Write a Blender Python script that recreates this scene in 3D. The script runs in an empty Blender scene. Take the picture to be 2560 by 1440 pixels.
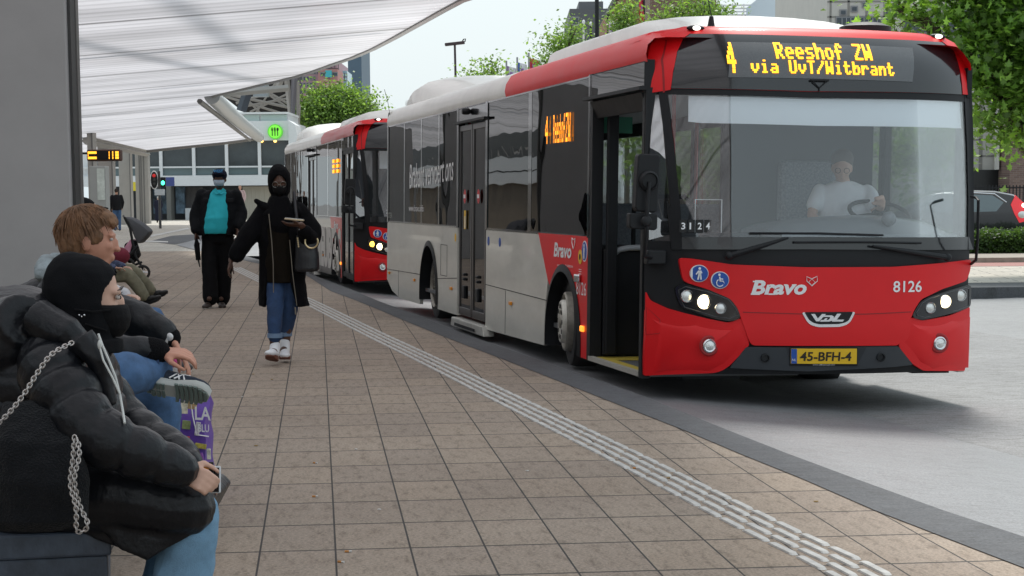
import bpy, bmesh, math, random
from mathutils import Vector, Matrix, noise, Quaternion
random.seed(7)
R_=math.radians
scn=bpy.context.scene
# ---------------------------------------------------------------- camera
F=4700.; PX,PY=1280.,960.; H=1.33; PITCH=math.atan(.1); ROLL=.008
cp_,sp_=math.cos(PITCH),math.sin(PITCH); cr_,sr_=math.cos(ROLL),math.sin(ROLL)
cam=bpy.data.cameras.new('camera'); co=bpy.data.objects.new('camera',cam); scn.collection.objects.link(co)
cam.sensor_width=36; cam.lens=36*F/2560; cam.shift_y=240/2560; cam.clip_end=2000; cam.clip_start=.1
co.matrix_world=Matrix.Translation((0,0,H))@Matrix.Rotation(math.pi/2-PITCH,4,'X')@Matrix.Rotation(-ROLL,4,'Z')
scn.camera=co
# ---------------------------------------------------------------- sky and sun (overcast)
wd=bpy.data.worlds.new('World'); scn.world=wd; wd.use_nodes=True
nt=wd.node_tree; nt.nodes.clear()
sky=nt.nodes.new('ShaderNodeTexSky'); sky.sky_type='NISHITA'; sky.sun_disc=False
SUN_EL,SUN_AZ=R_(56),R_(8)
sky.sun_elevation=SUN_EL; sky.sun_rotation=SUN_AZ; sky.air_density=1.5; sky.dust_density=4; sky.ozone_density=1.5
hs=nt.nodes.new('ShaderNodeMixRGB'); hs.inputs[0].default_value=.82; hs.inputs[2].default_value=(6.6,7.5,7.95,1)
bg=nt.nodes.new('ShaderNodeBackground'); bg.inputs[1].default_value=.1
out=nt.nodes.new('ShaderNodeOutputWorld')
nt.links.new(sky.outputs[0],hs.inputs[1]); nt.links.new(hs.outputs[0],bg.inputs[0]); nt.links.new(bg.outputs[0],out.inputs[0])
sd=bpy.data.lights.new('sun','SUN'); sd.energy=2.6; sd.angle=R_(14); sd.color=(1,.97,.92)
so=bpy.data.objects.new('sun',sd); scn.collection.objects.link(so)
sdir=Vector((math.sin(SUN_AZ)*math.cos(SUN_EL),math.cos(SUN_AZ)*math.cos(SUN_EL),math.sin(SUN_EL)))
so.rotation_euler=(-sdir).to_track_quat('-Z','Y').to_euler()
scn.view_settings.view_transform='Standard'; scn.view_settings.look='None'; scn.view_settings.exposure=.44; scn.view_settings.gamma=1
scn.render.engine='CYCLES'
scn.cycles.max_bounces=8; scn.cycles.transparent_max_bounces=12

# ---------------------------------------------------------------- measuring helpers (photo pixel -> world)
def ray(u,v):
    x=(u-PX)/F; y=(PY-v)/F
    xw=cr_*x+sr_*y; yw=-sr_*x+cr_*y
    return Vector((xw,cp_+yw*sp_,-sp_+yw*cp_))
CAM=Vector((0,0,H))
def at(u,v,Y): r=ray(u,v); return CAM+r*(Y/r.y)
def gz(u,v,z=0.): r=ray(u,v); return CAM+r*((z-H)/r.z)

# ---------------------------------------------------------------- materials
MATS={}
def mat(name,col=(.5,.5,.5),rough=.6,metal=0,noise_amt=0,nscale=8,bump=0,bscale=40,spec=.5,coat=0,emit=None,estr=0,dirt=0,sheen=0,alpha=1,stretch=(1,1,1),detail=6):
    if name in MATS: return MATS[name]
    m=bpy.data.materials.new(name); m.use_nodes=True; n=m.node_tree; b=n.nodes['Principled BSDF']
    b.inputs['Base Color'].default_value=(*col,1); b.inputs['Roughness'].default_value=rough; b.inputs['Metallic'].default_value=metal
    b.inputs['Specular IOR Level'].default_value=spec; b.inputs['Coat Weight'].default_value=coat
    if sheen: b.inputs['Sheen Weight'].default_value=sheen
    if emit: b.inputs['Emission Color'].default_value=(*emit,1); b.inputs['Emission Strength'].default_value=estr
    if noise_amt or bump or dirt:
        tc=n.nodes.new('ShaderNodeTexCoord'); mp=n.nodes.new('ShaderNodeMapping'); mp.inputs['Scale'].default_value=stretch
        n.links.new(tc.outputs['Object'],mp.inputs[0])
        if noise_amt:
            nz=n.nodes.new('ShaderNodeTexNoise'); nz.inputs['Scale'].default_value=nscale; nz.inputs['Detail'].default_value=detail; nz.inputs['Roughness'].default_value=.65
            n.links.new(mp.outputs[0],nz.inputs['Vector'])
            mr=n.nodes.new('ShaderNodeMapRange'); mr.inputs[1].default_value=.3; mr.inputs[2].default_value=.7; mr.inputs[3].default_value=1-noise_amt; mr.inputs[4].default_value=1+noise_amt
            n.links.new(nz.outputs[0],mr.inputs[0])
            mx=n.nodes.new('ShaderNodeVectorMath'); mx.operation='SCALE'; mx.inputs[0].default_value=col
            n.links.new(mr.outputs[0],mx.inputs['Scale']); n.links.new(mx.outputs[0],b.inputs['Base Color'])
            m2=n.nodes.new('ShaderNodeMapRange'); m2.inputs[3].default_value=max(0,rough-.08); m2.inputs[4].default_value=min(1,rough+.1); n.links.new(nz.outputs[0],m2.inputs[0]); n.links.new(m2.outputs[0],b.inputs['Roughness'])
        if bump:
            bz=n.nodes.new('ShaderNodeTexNoise'); bz.inputs['Scale'].default_value=bscale; bz.inputs['Detail'].default_value=4
            n.links.new(mp.outputs[0],bz.inputs['Vector'])
            bp=n.nodes.new('ShaderNodeBump'); bp.inputs['Strength'].default_value=bump; bp.inputs['Distance'].default_value=.01
            n.links.new(bz.outputs[0],bp.inputs['Height']); n.links.new(bp.outputs[0],b.inputs['Normal'])
    MATS[name]=m; return m
def glass(name,tint=(.5,.55,.55),refl=.12,rough=.0,rcol=(1,1,1),graze=.75):
    if name in MATS: return MATS[name]
    m=bpy.data.materials.new(name); m.use_nodes=True; n=m.node_tree; n.nodes.clear()
    o=n.nodes.new('ShaderNodeOutputMaterial'); t=n.nodes.new('ShaderNodeBsdfTransparent'); t.inputs[0].default_value=(*tint,1)
    g=n.nodes.new('ShaderNodeBsdfGlossy'); g.inputs[0].default_value=(*rcol,1); g.inputs['Roughness'].default_value=rough
    lw=n.nodes.new('ShaderNodeFresnel'); lw.inputs[0].default_value=1.5
    tc=n.nodes.new('ShaderNodeTexCoord'); nz=n.nodes.new('ShaderNodeTexNoise'); nz.inputs['Scale'].default_value=1.3; nz.inputs['Detail'].default_value=1
    bp=n.nodes.new('ShaderNodeBump'); bp.inputs['Strength'].default_value=.12; bp.inputs['Distance'].default_value=.03
    n.links.new(tc.outputs['Object'],nz.inputs['Vector']); n.links.new(nz.outputs[0],bp.inputs['Height']); n.links.new(bp.outputs[0],g.inputs['Normal'])
    mr=n.nodes.new('ShaderNodeMapRange'); mr.inputs[1].default_value=.04; mr.inputs[2].default_value=.8; mr.inputs[3].default_value=refl; mr.inputs[4].default_value=graze
    mx=n.nodes.new('ShaderNodeMixShader'); n.links.new(lw.outputs[0],mr.inputs[0]); n.links.new(mr.outputs[0],mx.inputs[0])
    n.links.new(t.outputs[0],mx.inputs[1]); n.links.new(g.outputs[0],mx.inputs[2]); n.links.new(mx.outputs[0],o.inputs[0])
    MATS[name]=m; return m

# ---------------------------------------------------------------- object helpers
C=scn.collection.objects
XF={}
def props(o,label=None,cat=None,group=None,kind=None):
    if label: o['label']=label
    if cat: o['category']=cat
    if group: o['group']=group
    if kind: o['kind']=kind
    return o
def thing(name,label,cat,loc=(0,0,0),rz=0,group=None,M=None):
    o=bpy.data.objects.new(name,None); C.link(o); o.empty_display_size=.2
    m=M if M is not None else Matrix.Translation(loc)@Matrix.Rotation(rz,4,'Z')
    o.matrix_world=m; XF[o.name]=m.inverted(); props(o,label,cat,group); return o
class MB:
    def __init__(s): s.v=[]; s.f=[]
    def add(s,vs,fs):
        k=len(s.v); s.v+= [Vector(a) for a in vs]; s.f+=[tuple(i+k for i in f) for f in fs]; return s
    def box(s,c,d,M=None):
        x,y,z=[a/2 for a in d]; c=Vector(c)
        vs=[Vector(a) for a in ((-x,-y,-z),(x,-y,-z),(x,y,-z),(-x,y,-z),(-x,-y,z),(x,-y,z),(x,y,z),(-x,y,z))]
        if M is not None: vs=[M@a for a in vs]
        return s.add([a+c for a in vs],[(0,3,2,1),(4,5,6,7),(0,1,5,4),(1,2,6,5),(2,3,7,6),(3,0,4,7)])
    def bb(s,a,b):
        return s.box([(p+q)/2 for p,q in zip(a,b)],[abs(q-p) for p,q in zip(a,b)])
    def ring(s,c,ax,r,n,ref=None,sq=1,ref2=None):
        ax=Vector(ax).normalized()
        a=Vector(ref) if ref is not None else (Vector((0,0,1)) if abs(ax.z)<.9 else Vector((1,0,0)))
        e1=ax.cross(a).normalized(); e2=ax.cross(e1).normalized()
        return [Vector(c)+e1*(r*math.cos(2*math.pi*i/n))+e2*(r*sq*math.sin(2*math.pi*i/n)) for i in range(n)]
    def rings(s,rs,cap=True,closed=False):
        n=len(rs[0]); k=len(s.v); fs=[]
        for r in rs: s.v+=[Vector(a) for a in r]
        m=len(rs)
        for j in range(m if closed else m-1):
            for i in range(n):
                a=k+j*n+i; b=k+j*n+(i+1)%n; c2=k+((j+1)%m)*n+(i+1)%n; d=k+((j+1)%m)*n+i
                fs.append((a,b,c2,d))
        if cap and not closed: fs.append(tuple(k+i for i in range(n))[::-1]); fs.append(tuple(k+(m-1)*n+i for i in range(n)))
        s.f+=fs; return s
    def cyl(s,p,q,r,r2=None,n=16,cap=True):
        p,q=Vector(p),Vector(q); r2=r if r2 is None else r2; ax=q-p
        return s.rings([s.ring(p,ax,r,n),s.ring(q,ax,r2,n)],cap)
    def tube(s,pts,r,n=8,closed=False):
        pts=[Vector(p) for p in pts]; rs=[]; m=len(pts); e1=None
        for i,p in enumerate(pts):
            a=pts[(i-1)%m] if (closed or i>0) else p; b=pts[(i+1)%m] if (closed or i<m-1) else p
            t=(b-a).normalized()
            if e1 is None: e1=t.cross(Vector((0,0,1)) if abs(t.z)<.9 else Vector((1,0,0))).normalized()
            e1=(e1-t*e1.dot(t)).normalized(); e2=t.cross(e1)
            rr=r[i] if isinstance(r,(list,tuple)) else r
            rs.append([p+e1*(rr*math.cos(2*math.pi*k/n))+e2*(rr*math.sin(2*math.pi*k/n)) for k in range(n)])
        return s.rings(rs,not closed,closed)
    def caps(s,p,q,r0,r1=None,n=12,sq=1,ref=None):
        """tapered capsule"""
        p,q=Vector(p),Vector(q); r1=r0 if r1 is None else r1; ax=q-p
        if ax.length<1e-5: ax=Vector((0,0,1e-4)); q=p+ax
        t=ax.normalized(); rs=[]
        for k in (-.98,-.8,-.45,0): rs.append(s.ring(p+t*(r0*k),t,r0*math.sqrt(max(0,1-k*k))+1e-4,n,ref,sq))
        for k in (0,.45,.8,.98): rs.append(s.ring(q+t*(r1*k),t,r1*math.sqrt(max(0,1-k*k))+1e-4,n,ref,sq))
        return s.rings(rs)
    def ell(s,c,r,M=None,n=16,m=10):
        c=Vector(c); rs=[]
        for j in range(m+1):
            th=math.pi*(j+.001)/(m+.002); z=-math.cos(th); q=math.sin(th)
            ring=[Vector((r[0]*q*math.cos(2*math.pi*i/n),r[1]*q*math.sin(2*math.pi*i/n),r[2]*z)) for i in range(n)]
            rs.append([(M@a if M is not None else a)+c for a in ring])
        return s.rings(rs)
    def prism(s,poly,ext):
        """poly: list of 3D points, ext: vector"""
        n=len(poly); P=[Vector(p) for p in poly]; e=Vector(ext)
        return s.add(P+[p+e for p in P],[tuple(range(n))[::-1],tuple(range(n,2*n))]+[(i,(i+1)%n,n+(i+1)%n,n+i) for i in range(n)])
    def lathe(s,prof,c,ax,n=24,cap=True):
        """prof: (radius, along)"""
        c=Vector(c); ax=Vector(ax).normalized()
        return s.rings([s.ring(c+ax*h,ax,max(r,1e-4),n) for r,h in prof],cap)
    def build(s,name,m,parent=None,smooth=False,bevel=0,world=True,label=None,loc=None,tri=False,autos=None):
        me=bpy.data.meshes.new(name); vs=s.v
        if parent is not None and world:
            I=XF.get(parent.name)
            if I is None: I=parent.matrix_world.inverted()
            vs=[I@a for a in vs]
        elif loc is not None: vs=[a-Vector(loc) for a in vs]
        me.from_pydata([tuple(a) for a in vs],[],s.f); me.validate()
        bm=bmesh.new(); bm.from_mesh(me); bmesh.ops.recalc_face_normals(bm,faces=bm.faces)
        if bevel: bmesh.ops.bevel(bm,geom=[e for e in bm.edges if len(e.link_faces)==2 and e.calc_face_angle(0)>.6],offset=bevel,segments=2,profile=.5,affect='EDGES',clamp_overlap=True)
        bm.to_mesh(me); bm.free()
        if isinstance(m,(list,tuple)):
            for q in m: me.materials.append(q)
        elif m: me.materials.append(m)
        if smooth:
            for p in me.polygons: p.use_smooth=True
            if autos is None: autos=40
            if autos:
                try: me.set_sharp_from_angle(angle=R_(autos))
                except Exception: pass
        o=bpy.data.objects.new(name,me); C.link(o)
        if parent is not None:
            o.parent=parent; XF[o.name]=XF.get(parent.name,Matrix())
        elif loc is not None: o.location=loc
        if label: o['label']=label
        return o
def struct(name,mb,m,**k):
    o=mb.build(name,m,**k); o['kind']='structure'; return o
def single(name,mb,m,label,cat,group=None,loc=None,**k):
    o=mb.build(name,m,loc=loc,**k); props(o,label,cat,group); XF[o.name]=Matrix.Translation(-Vector(loc)) if loc is not None else Matrix(); return o
def text_verts(body,size=1,shear=0,offset=0,xs=1,align='LEFT',spacing=1,extrude=0):
    cu=bpy.data.curves.new('t','FONT'); cu.body=body; cu.size=size; cu.shear=shear; cu.offset=offset; cu.align_x=align; cu.space_character=spacing; cu.extrude=extrude; cu.resolution_u=3
    ob=bpy.data.objects.new('t',cu); C.link(ob); dg=bpy.context.evaluated_depsgraph_get(); dg.update()
    me=bpy.data.meshes.new_from_object(ob.evaluated_get(dg))
    v=[(a.co.x*xs,a.co.y,a.co.z) for a in me.vertices]; f=[tuple(p.vertices) for p in me.polygons]
    C.unlink(ob); bpy.data.objects.remove(ob); bpy.data.curves.remove(cu); bpy.data.meshes.remove(me)
    return v,f
def text_on(mb,body,org,ex,ey,size,shear=0,offset=0,xs=1,align='LEFT',spacing=1,fit=None):
    """flat text: origin, unit vectors"""
    v,f=text_verts(body,size,shear,offset,xs,align,spacing); org,ex,ey=Vector(org),Vector(ex),Vector(ey)
    if fit:
        x0=min(a[0] for a in v); x1=max(a[0] for a in v); y0=min(a[1] for a in v); y1=max(a[1] for a in v)
        v=[((a[0]-x0)/(x1-x0)*fit[0],(a[1]-y0)/(y1-y0)*fit[1],0) for a in v]
    mb.add([org+ex*a[0]+ey*a[1] for a in v],f); return mb
FONT={'R':"1111010001100011111010100100101000 1".replace(' ',''),'e':"00000000000111010001111111000001110",'s':"00000000000111110000011100000111110",
'h':"10000100001011011001100011000110001",'o':"00000000000111010001100011000101110",'f':"00110010010100011110010000100001000",
'Z':"11111000010001000100010001000011111",'W':"10001100011000110101101011101110001",'v':"00000000001000110001100010101000100",
'i':"00100000000110000100001000010001110",'a':"00000000000111000001011111000101111",'U':"10001100011000110001100011000101110",
'T':"11111001000010000100001000010000100",'/':"00001000010001000100010001000010000",'t':"01000010001111001000010000100100110",
'b':"10000100001011011001100011000111110",'r':"00000000001011011001100001000010000",'n':"00000000001011011001100011000110001",
'4':"00010001100101010010111110001000010",'1':"00100011000010000100001000010001110",'6':"00110010001000011110100011000101110",' ':"0"*35,
'2':"01110100010000100010001000100011111",'5':"11111100001111000001000011000101110"}
def led(mb,s,org,ex,ey,w,h,dot=.8,bold=True):
    """dot matrix text filling w x h"""
    cols=len(s)*7-1; px=w/cols; py=h/7
    for k,ch in enumerate(s):
        g=FONT[ch]
        for r in range(7):
            for c in range(5):
                if g[r*5+c]=='1':
                    for b in ((0,1) if bold else (0,)):
                        p=org+ex*((k*7+c+b+.5)*px)+ey*(h-(r+.5)*py); a=ex*(px*dot/2); d=ey*(py*dot/2)
                        mb.add([p-a-d,p+a-d,p+a+d,p-a+d],[(0,1,2,3)])
# ================================================================ setting: ground, road, pavement
def ground_mat(name,cols,tile=None,rot=0,scale=1,joint=(.035,.03,.026),rough=.85,org=(0,0),streak=1):
    m=bpy.data.materials.new(name); m.use_nodes=True; n=m.node_tree; b=n.nodes['Principled BSDF']; L=n.links.new
    tc=n.nodes.new('ShaderNodeTexCoord'); mp=n.nodes.new('ShaderNodeMapping'); mp.inputs['Rotation'].default_value=(0,0,rot); mp.inputs['Location'].default_value=(org[0],org[1],0); mp.inputs['Scale'].default_value=(1,1,1); L(tc.outputs['Object'],mp.inputs[0])
    def nz(s,d=5,r=.6,vec=None):
        q=n.nodes.new('ShaderNodeTexNoise'); q.inputs['Scale'].default_value=s; q.inputs['Detail'].default_value=d; q.inputs['Roughness'].default_value=r; L((vec or mp).outputs[0],q.inputs['Vector']); return q
    def ramp(src,stops):
        q=n.nodes.new('ShaderNodeValToRGB'); e=q.color_ramp.elements
        while len(e)<len(stops): e.new(.5)
        for i,(p,c) in enumerate(stops): e[i].position=p; e[i].color=(*c,1)
        L(src,q.inputs[0]); return q
    def mul(a,bb,f=1):
        q=n.nodes.new('ShaderNodeMixRGB'); q.blend_type='MULTIPLY'; q.inputs[0].default_value=f; L(a,q.inputs[1]); L(bb,q.inputs[2]); return q.outputs[0]
    big=nz(.55,4); fine=nz(75,3,.8); mid=nz(5,6,.7)
    base=ramp(big.outputs[0],[(.3,cols[0]),(.7,cols[1])]).outputs[0]
    col=mul(base,ramp(fine.outputs[0],[(.25,(.5,.5,.5)),(.5,(1,1,1)),(.75,(1.5,1.5,1.5))]).outputs[0])
    # long dirty streaks and blotches
    ms=n.nodes.new('ShaderNodeMapping'); ms.inputs['Scale'].default_value=(3,9,1); L(mp.outputs[0],ms.inputs[0])
    st=nz(2.2,8,.75,ms); col=mul(col,ramp(st.outputs[0],[(.34,(.6,.58,.55)),(.5,(1,1,1)),(.8,(1.06,1.06,1.06))]).outputs[0],streak)
    sp=nz(14,2,.5,ms); col=mul(col,ramp(sp.outputs[0],[(.19,(.6,.58,.56)),(.23,(1,1,1))]).outputs[0])
    hgt=fine.outputs[0]
    if tile:
        W,Dp,off,var=tile
        br=n.nodes.new('ShaderNodeTexBrick'); br.offset=off; br.offset_frequency=3; br.squash=1
        br.inputs['Color1'].default_value=(.91,.91,.91,1); br.inputs['Color2'].default_value=(1.08,1.07,1.03,1); br.inputs['Mortar'].default_value=(1,1,1,1)
        br.inputs['Scale'].default_value=1; br.inputs['Mortar Size'].default_value=.0042; br.inputs['Mortar Smooth'].default_value=.25; br.inputs['Brick Width'].default_value=Dp*.45; br.inputs['Row Height'].default_value=W; br.inputs['Bias'].default_value=-.1
        hx=n.nodes.new('ShaderNodeVectorMath'); hx.operation='MULTIPLY'; hx.inputs[1].default_value=(.45,1,1); L(mp.outputs[0],hx.inputs[0]); L(hx.outputs[0],br.inputs['Vector']); col=mul(col,br.outputs['Color'])
        mj=n.nodes.new('ShaderNodeMixRGB'); mj.inputs[2].default_value=(*joint,1); L(br.outputs['Fac'],mj.inputs[0]); L(col,mj.inputs[1]); col=mj.outputs[0]
        inv=n.nodes.new('ShaderNodeMath'); inv.operation='MULTIPLY_ADD'; inv.inputs[1].default_value=-3; L(br.outputs['Fac'],inv.inputs[0]); L(fine.outputs[0],inv.inputs[2]); hgt=inv.outputs[0]
    L(col,b.inputs['Base Color'])
    rr=n.nodes.new('ShaderNodeMapRange'); rr.inputs[3].default_value=rough-.2; rr.inputs[4].default_value=rough+.1; L(mid.outputs[0],rr.inputs[0]); L(rr.outputs[0],b.inputs['Roughness'])
    bp=n.nodes.new('ShaderNodeBump'); bp.inputs['Strength'].default_value=.5; bp.inputs['Distance'].default_value=.004; L(hgt,bp.inputs['Height']); L(bp.outputs[0],b.inputs['Normal'])
    return m
RZ=-.12
TILE_ROT=math.atan2(-(799-PX)/F,1)       # tile rows run towards x=799
# brick texture runs along its x axis: rotate so that x points along the receding joints
M_tile=ground_mat('paving_tiles',[(.27,.212,.165),(.338,.274,.218)],tile=(.284,.56,0,0),rot=-(math.pi/2+TILE_ROT),org=(.215,.045))
M_asph=ground_mat('asphalt_worn',[(.185,.19,.197),(.215,.22,.227)],rough=.6,streak=.55)
M_kerb=ground_mat('kerb_dark',[(.07,.073,.079),(.095,.1,.107)])
M_pale=ground_mat('pale_paving',[(.42,.38,.33),(.5,.47,.42)],tile=(.3,.6,.5,0),rot=.1)
M_redp=ground_mat('red_cycle_path',[(.3,.13,.11),(.36,.17,.15)])
M_grnd=ground_mat('street_asphalt',[(.2,.2,.2),(.27,.27,.27)])
mb=MB(); mb.add([(-900,-60,RZ-.15),(900,-60,RZ-.15),(900,1500,RZ-.15),(-900,1500,RZ-.15)],[(0,1,2,3)]); struct('ground',mb,M_grnd)
# kerb lines (inner = tile edge, outer = road edge)
def pxl(P,near,far_): 
    q=[(gz(u,v).x,gz(u,v).y) for u,v in P]; q=[p for p in q if p[1]<48]; return near+q[::-1]+far_
inner=pxl([(758,683),(828,728),(885,749),(949,775),(1027,808),(1129,849),(1258,898),(1437,968),(1500,993),(1592,1029),(1699,1070),(1860,1138),(1951,1175),(2063,1219),(2162,1266),(2318,1325),(2481,1389),(2580,1428)],[(3.6,-20),(3.1,0),(2.2,5)],[(-4.9,37.5),(-5.9,41),(-7.6,48)])
outer=pxl([(766,680),(832,706),(891,728),(949,753),(1055,791),(1133,824),(1227,857),(1305,884),(1391,915),(1500,950),(1599,985),(1707,1028),(1806,1068),(1964,1130),(2080,1173),(2245,1234),(2411,1292),(2570,1345)],[(4.3,-20),(3.7,0),(2.65,5)],[(-4.5,38),(-5.5,41),(-7.2,48)])
from bisect import bisect
def resam(L,n=26):
    out=[]
    y0,y1=-20,48
    ys=[-20,-5,0,4]+[6+k*.9 for k in range(30)]+[34,37,41,48]
    for y in ys:
        for (x0,ya),(x1,yb) in zip(L,L[1:]):
            if ya<=y<=yb: out.append((x0+(x1-x0)*(y-ya)/(yb-ya),y)); break
    return out
inner=resam(inner); outer=resam(outer)
outer=[(max(o[0],i[0]+.16),o[1]) for o,i in zip(outer,inner)]
mb=MB(); poly=[(x,y,0) for x,y in inner]+[(-30,48,0),(-30,-20,0)]
n_=len(poly); mb.add(poly,[tuple(range(n_))]); struct('pavement',mb,M_tile)
mb=MB(); vs=[];fs=[]
def smooth_line(pts,it=2):
    for _ in range(it):
        q=[pts[0]]
        for a,b in zip(pts,pts[1:]): q+=[(a[0]*.75+b[0]*.25,a[1]*.75+b[1]*.25),(a[0]*.25+b[0]*.75,a[1]*.25+b[1]*.75)]
        pts=q+[pts[-1]]
    return pts
inn,ou=inner,outer
for (a,b) in zip(inn,ou):
    k=len(vs); dx=Vector((b[0]-a[0],b[1]-a[1])).normalized()
    vs+=[(a[0]-dx.x*.01,a[1]-dx.y*.01,.004),(b[0]-dx.x*.02,b[1]-dx.y*.02,.004),(b[0],b[1],-.012),(b[0]+dx.x*.008,b[1]+dx.y*.008,RZ-.02)]
for i in range(len(inn)-1):
    for j in range(3): fs.append((i*4+j,i*4+j+1,(i+1)*4+j+1,(i+1)*4+j))
mb.add(vs,fs); struct('kerb',mb,M_kerb,smooth=False)
# road with a cross fall away from the kerb
def rdz(x,y):
    d=max(x-(-.225*y+3.95),0); return RZ-.09*min(d,3.0)+(.22*min(1,(d-3.0)/6) if d>3 else 0)
xs=[-40,-8,-5]+[-9+.6*k for k in range(34)]+[12,14,17,20,40]; xs=sorted(set(xs)); ys=[-30]+[k for k in range(0,48,2)]+[60,75]
mb=MB(); mb.add([(x,y,rdz(x,y)) for y in ys for x in xs],[(j*len(xs)+i,j*len(xs)+i+1,(j+1)*len(xs)+i+1,(j+1)*len(xs)+i) for j in range(len(ys)-1) for i in range(len(xs)-1)]); struct('road',mb,M_asph,smooth=True)
# far side: kerb, pale paving, cycle path, hedge kerb
def strip(name,y0,y1,z,m,x0=3,x1=60,face=True,sl=-.03):
    mb=MB(); mb.add([(x0,y0-sl*x0,z),(x1,y0-sl*x1,z),(x1,y1-sl*x1,z),(x0,y1-sl*x0,z)],[(0,1,2,3)])
    if face: mb.add([(x0,y0-sl*x0,z),(x1,y0-sl*x1,z),(x1,y0-sl*x1,z-.6),(x0,y0-sl*x0,z-.6)],[(0,1,2,3)])
    return struct(name,mb,m)
strip('kerb_far',26.6,27.9,RZ+.1,M_kerb)
strip('pavement_far',27.9,34.0,RZ+.104,M_pale,face=False)
strip('cycle_path',34.0,35.8,RZ+.108,M_redp,face=False)
strip('hedge_kerb',35.8,60,RZ+.2,mat('hedge_kerb_stone',(.3,.26,.22),.9,noise_amt=.2))
# far plaza in front of the station
mb=MB(); mb.add([(-60,48,RZ+.1),(-1.5,48,RZ+.1),(4,150,RZ+.1),(-60,150,RZ+.1)],[(0,1,2,3)]); mb.add([(-60,48,RZ+.1),(-1.5,48,RZ+.1),(-1.5,48,RZ-.1),(-60,48,RZ-.1)],[(0,1,2,3)])
struct('station_plaza',mb,M_pale)  # pale tone paints in how far paving brightens at grazing angles
# tactile guide ribs
M_rib=mat('tactile_rib_white',(.5,.49,.465),.65,noise_amt=.22,nscale=14)
sp_px=[(585,668),(650,700),(767,752),(845,791),(930,834),(1021,877),(1127,928),(1228,979),(1353,1040),(1520,1122),(1606,1166),(1728,1228),(1845,1288),(1975,1352),(2130,1424)]
sx=[(1.9,2.2),(1.62,4.2)]+[tuple(gz(u,v)[:2]) for u,v in sp_px[::-1]]
pl=[Vector((*p,0)) for p in smooth_line(sx,3)]
seg=[0]
for a,b in zip(pl,pl[1:]): seg.append(seg[-1]+(b-a).length)
def along(d):
    for i in range(len(seg)-1):
        if seg[i+1]>=d: t=(d-seg[i])/(seg[i+1]-seg[i]); return pl[i].lerp(pl[i+1],t),(pl[i+1]-pl[i]).normalized()
    return pl[-1],(pl[-1]-pl[-2]).normalized()
tp=thing('tactile_paving','white raised guide ribs for blind walkers, four rows winding across the brown tiles','tactile paving',tuple(along(5)[0]))
def rib(mb,c,t,L=.262,w=.032,h=.007):
    nrm=Vector((-t.y,t.x,0)); pts=[]
    for k in range(5): a=-math.pi/2+math.pi*k/4; pts.append(c+t*(L/2-w/2+math.cos(a)*w/2)+nrm*(math.sin(a)*w/2))
    for k in range(5): a=math.pi/2+math.pi*k/4; pts.append(c-t*(L/2-w/2)+t*(math.cos(a)*w/2)+nrm*(math.sin(a)*w/2))
    top=[c+(p-c)*.86+Vector((0,0,h)) for p in pts]; n=len(pts)
    mb.add(pts+top,[tuple(range(n,2*n))]+[(i,(i+1)%n,n+(i+1)%n,n+i) for i in range(n)])
rest=MB(); cnt=0; d=.3; k=0
while d<seg[-1]-.3:
    for r in range(4):
        p,t=along(d+(.14 if r%2 else 0)); nrm=Vector((-t.y,t.x,0)); c=p+nrm*((r-1.5)*-.062)+Vector((0,0,.001))
        if p.y>6.1 and cnt<100:
            m1=MB(); rib(m1,c,t); m1.build('rib',M_rib,tp); cnt+=1
        else: rib(rest,c,t)
    d+=.285
o=rest.build('ribs',M_rib,tp); o['kind']='stuff'
# ================================================================ buses
RED=mat('bus_red_paint',(.72,.008,.012),.42,coat=.08,spec=.35,noise_amt=.06,nscale=1.5)
REDF=mat('bus_red_faded',(.55,.03,.035),.4,coat=.2,spec=.4,noise_amt=.06,nscale=1.5)
GREY=mat('bus_warm_grey_paint',(.62,.61,.55),.38,coat=.35,noise_amt=.1,nscale=1.7,stretch=(1,1,3))
WHT=mat('bus_white_roof',(.78,.76,.71),.4,coat=.3,noise_amt=.1,nscale=2)
ADG=mat('bus_dark_grey_wrap',(.2,.185,.175),.35,coat=.4,noise_amt=.1)
BLKP=mat('black_gloss_panel',(.012,.013,.015),.16,coat=.6)
BLKM=mat('black_matt_plastic',(.011,.012,.014),.5,noise_amt=.1,spec=.3)
BUMP=mat('grey_bumper_plastic',(.035,.04,.047),.45)
RUB=mat('tyre_rubber',(.02,.02,.02),.8,noise_amt=.3,nscale=12)
STEEL=mat('dirty_steel_rim',(.32,.3,.26),.5,metal=.5,noise_amt=.35,nscale=9)
STEELL=mat('pale_wheel_ring',(.58,.56,.5),.45,metal=.3,noise_amt=.25,nscale=12)
DARKIN=mat('dark_interior',(.03,.032,.036),.7)
WTXT=mat('white_lettering',(.82,.82,.82),.5)
LEDM=mat('amber_led',(1,.45,.02),.5,emit=(1,.44,.02),estr=1.6)
LEDR=mat('orange_led',(1,.3,.02),.5,emit=(1,.26,.01),estr=1.7)
WINB=glass('bus_side_glass',(.14,.14,.14),.1,graze=.45)
WINF=glass('bus_windscreen',(.95,.97,.98),.064,graze=.5)
WINO=glass('bus_far_side_glass',(.85,.88,.88),.06)
YEL=mat('yellow_plate',(.85,.52,.02),.45); BLU=mat('sign_blue',(.02,.09,.4),.45); SIL=mat('chrome_trim',(.75,.76,.78),.2,metal=.9)
LENS=mat('lamp_glass_clear',(.75,.76,.74),.1,metal=.7,bump=.4,bscale=120)
LAMPW=mat('lit_headlamp',(1,.85,.55),.3,emit=(1,.8,.45),estr=4)
LAMPY=mat('lit_indicator',(1,.6,.1),.3,emit=(1,.55,.06),estr=3)
AMB=mat('amber_marker',(.8,.3,.02),.3)
RPOLE=mat('red_grab_pole',(.5,.03,.03),.35); YPOLE=mat('yellow_grab_pole',(.75,.55,.05),.4)
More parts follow.
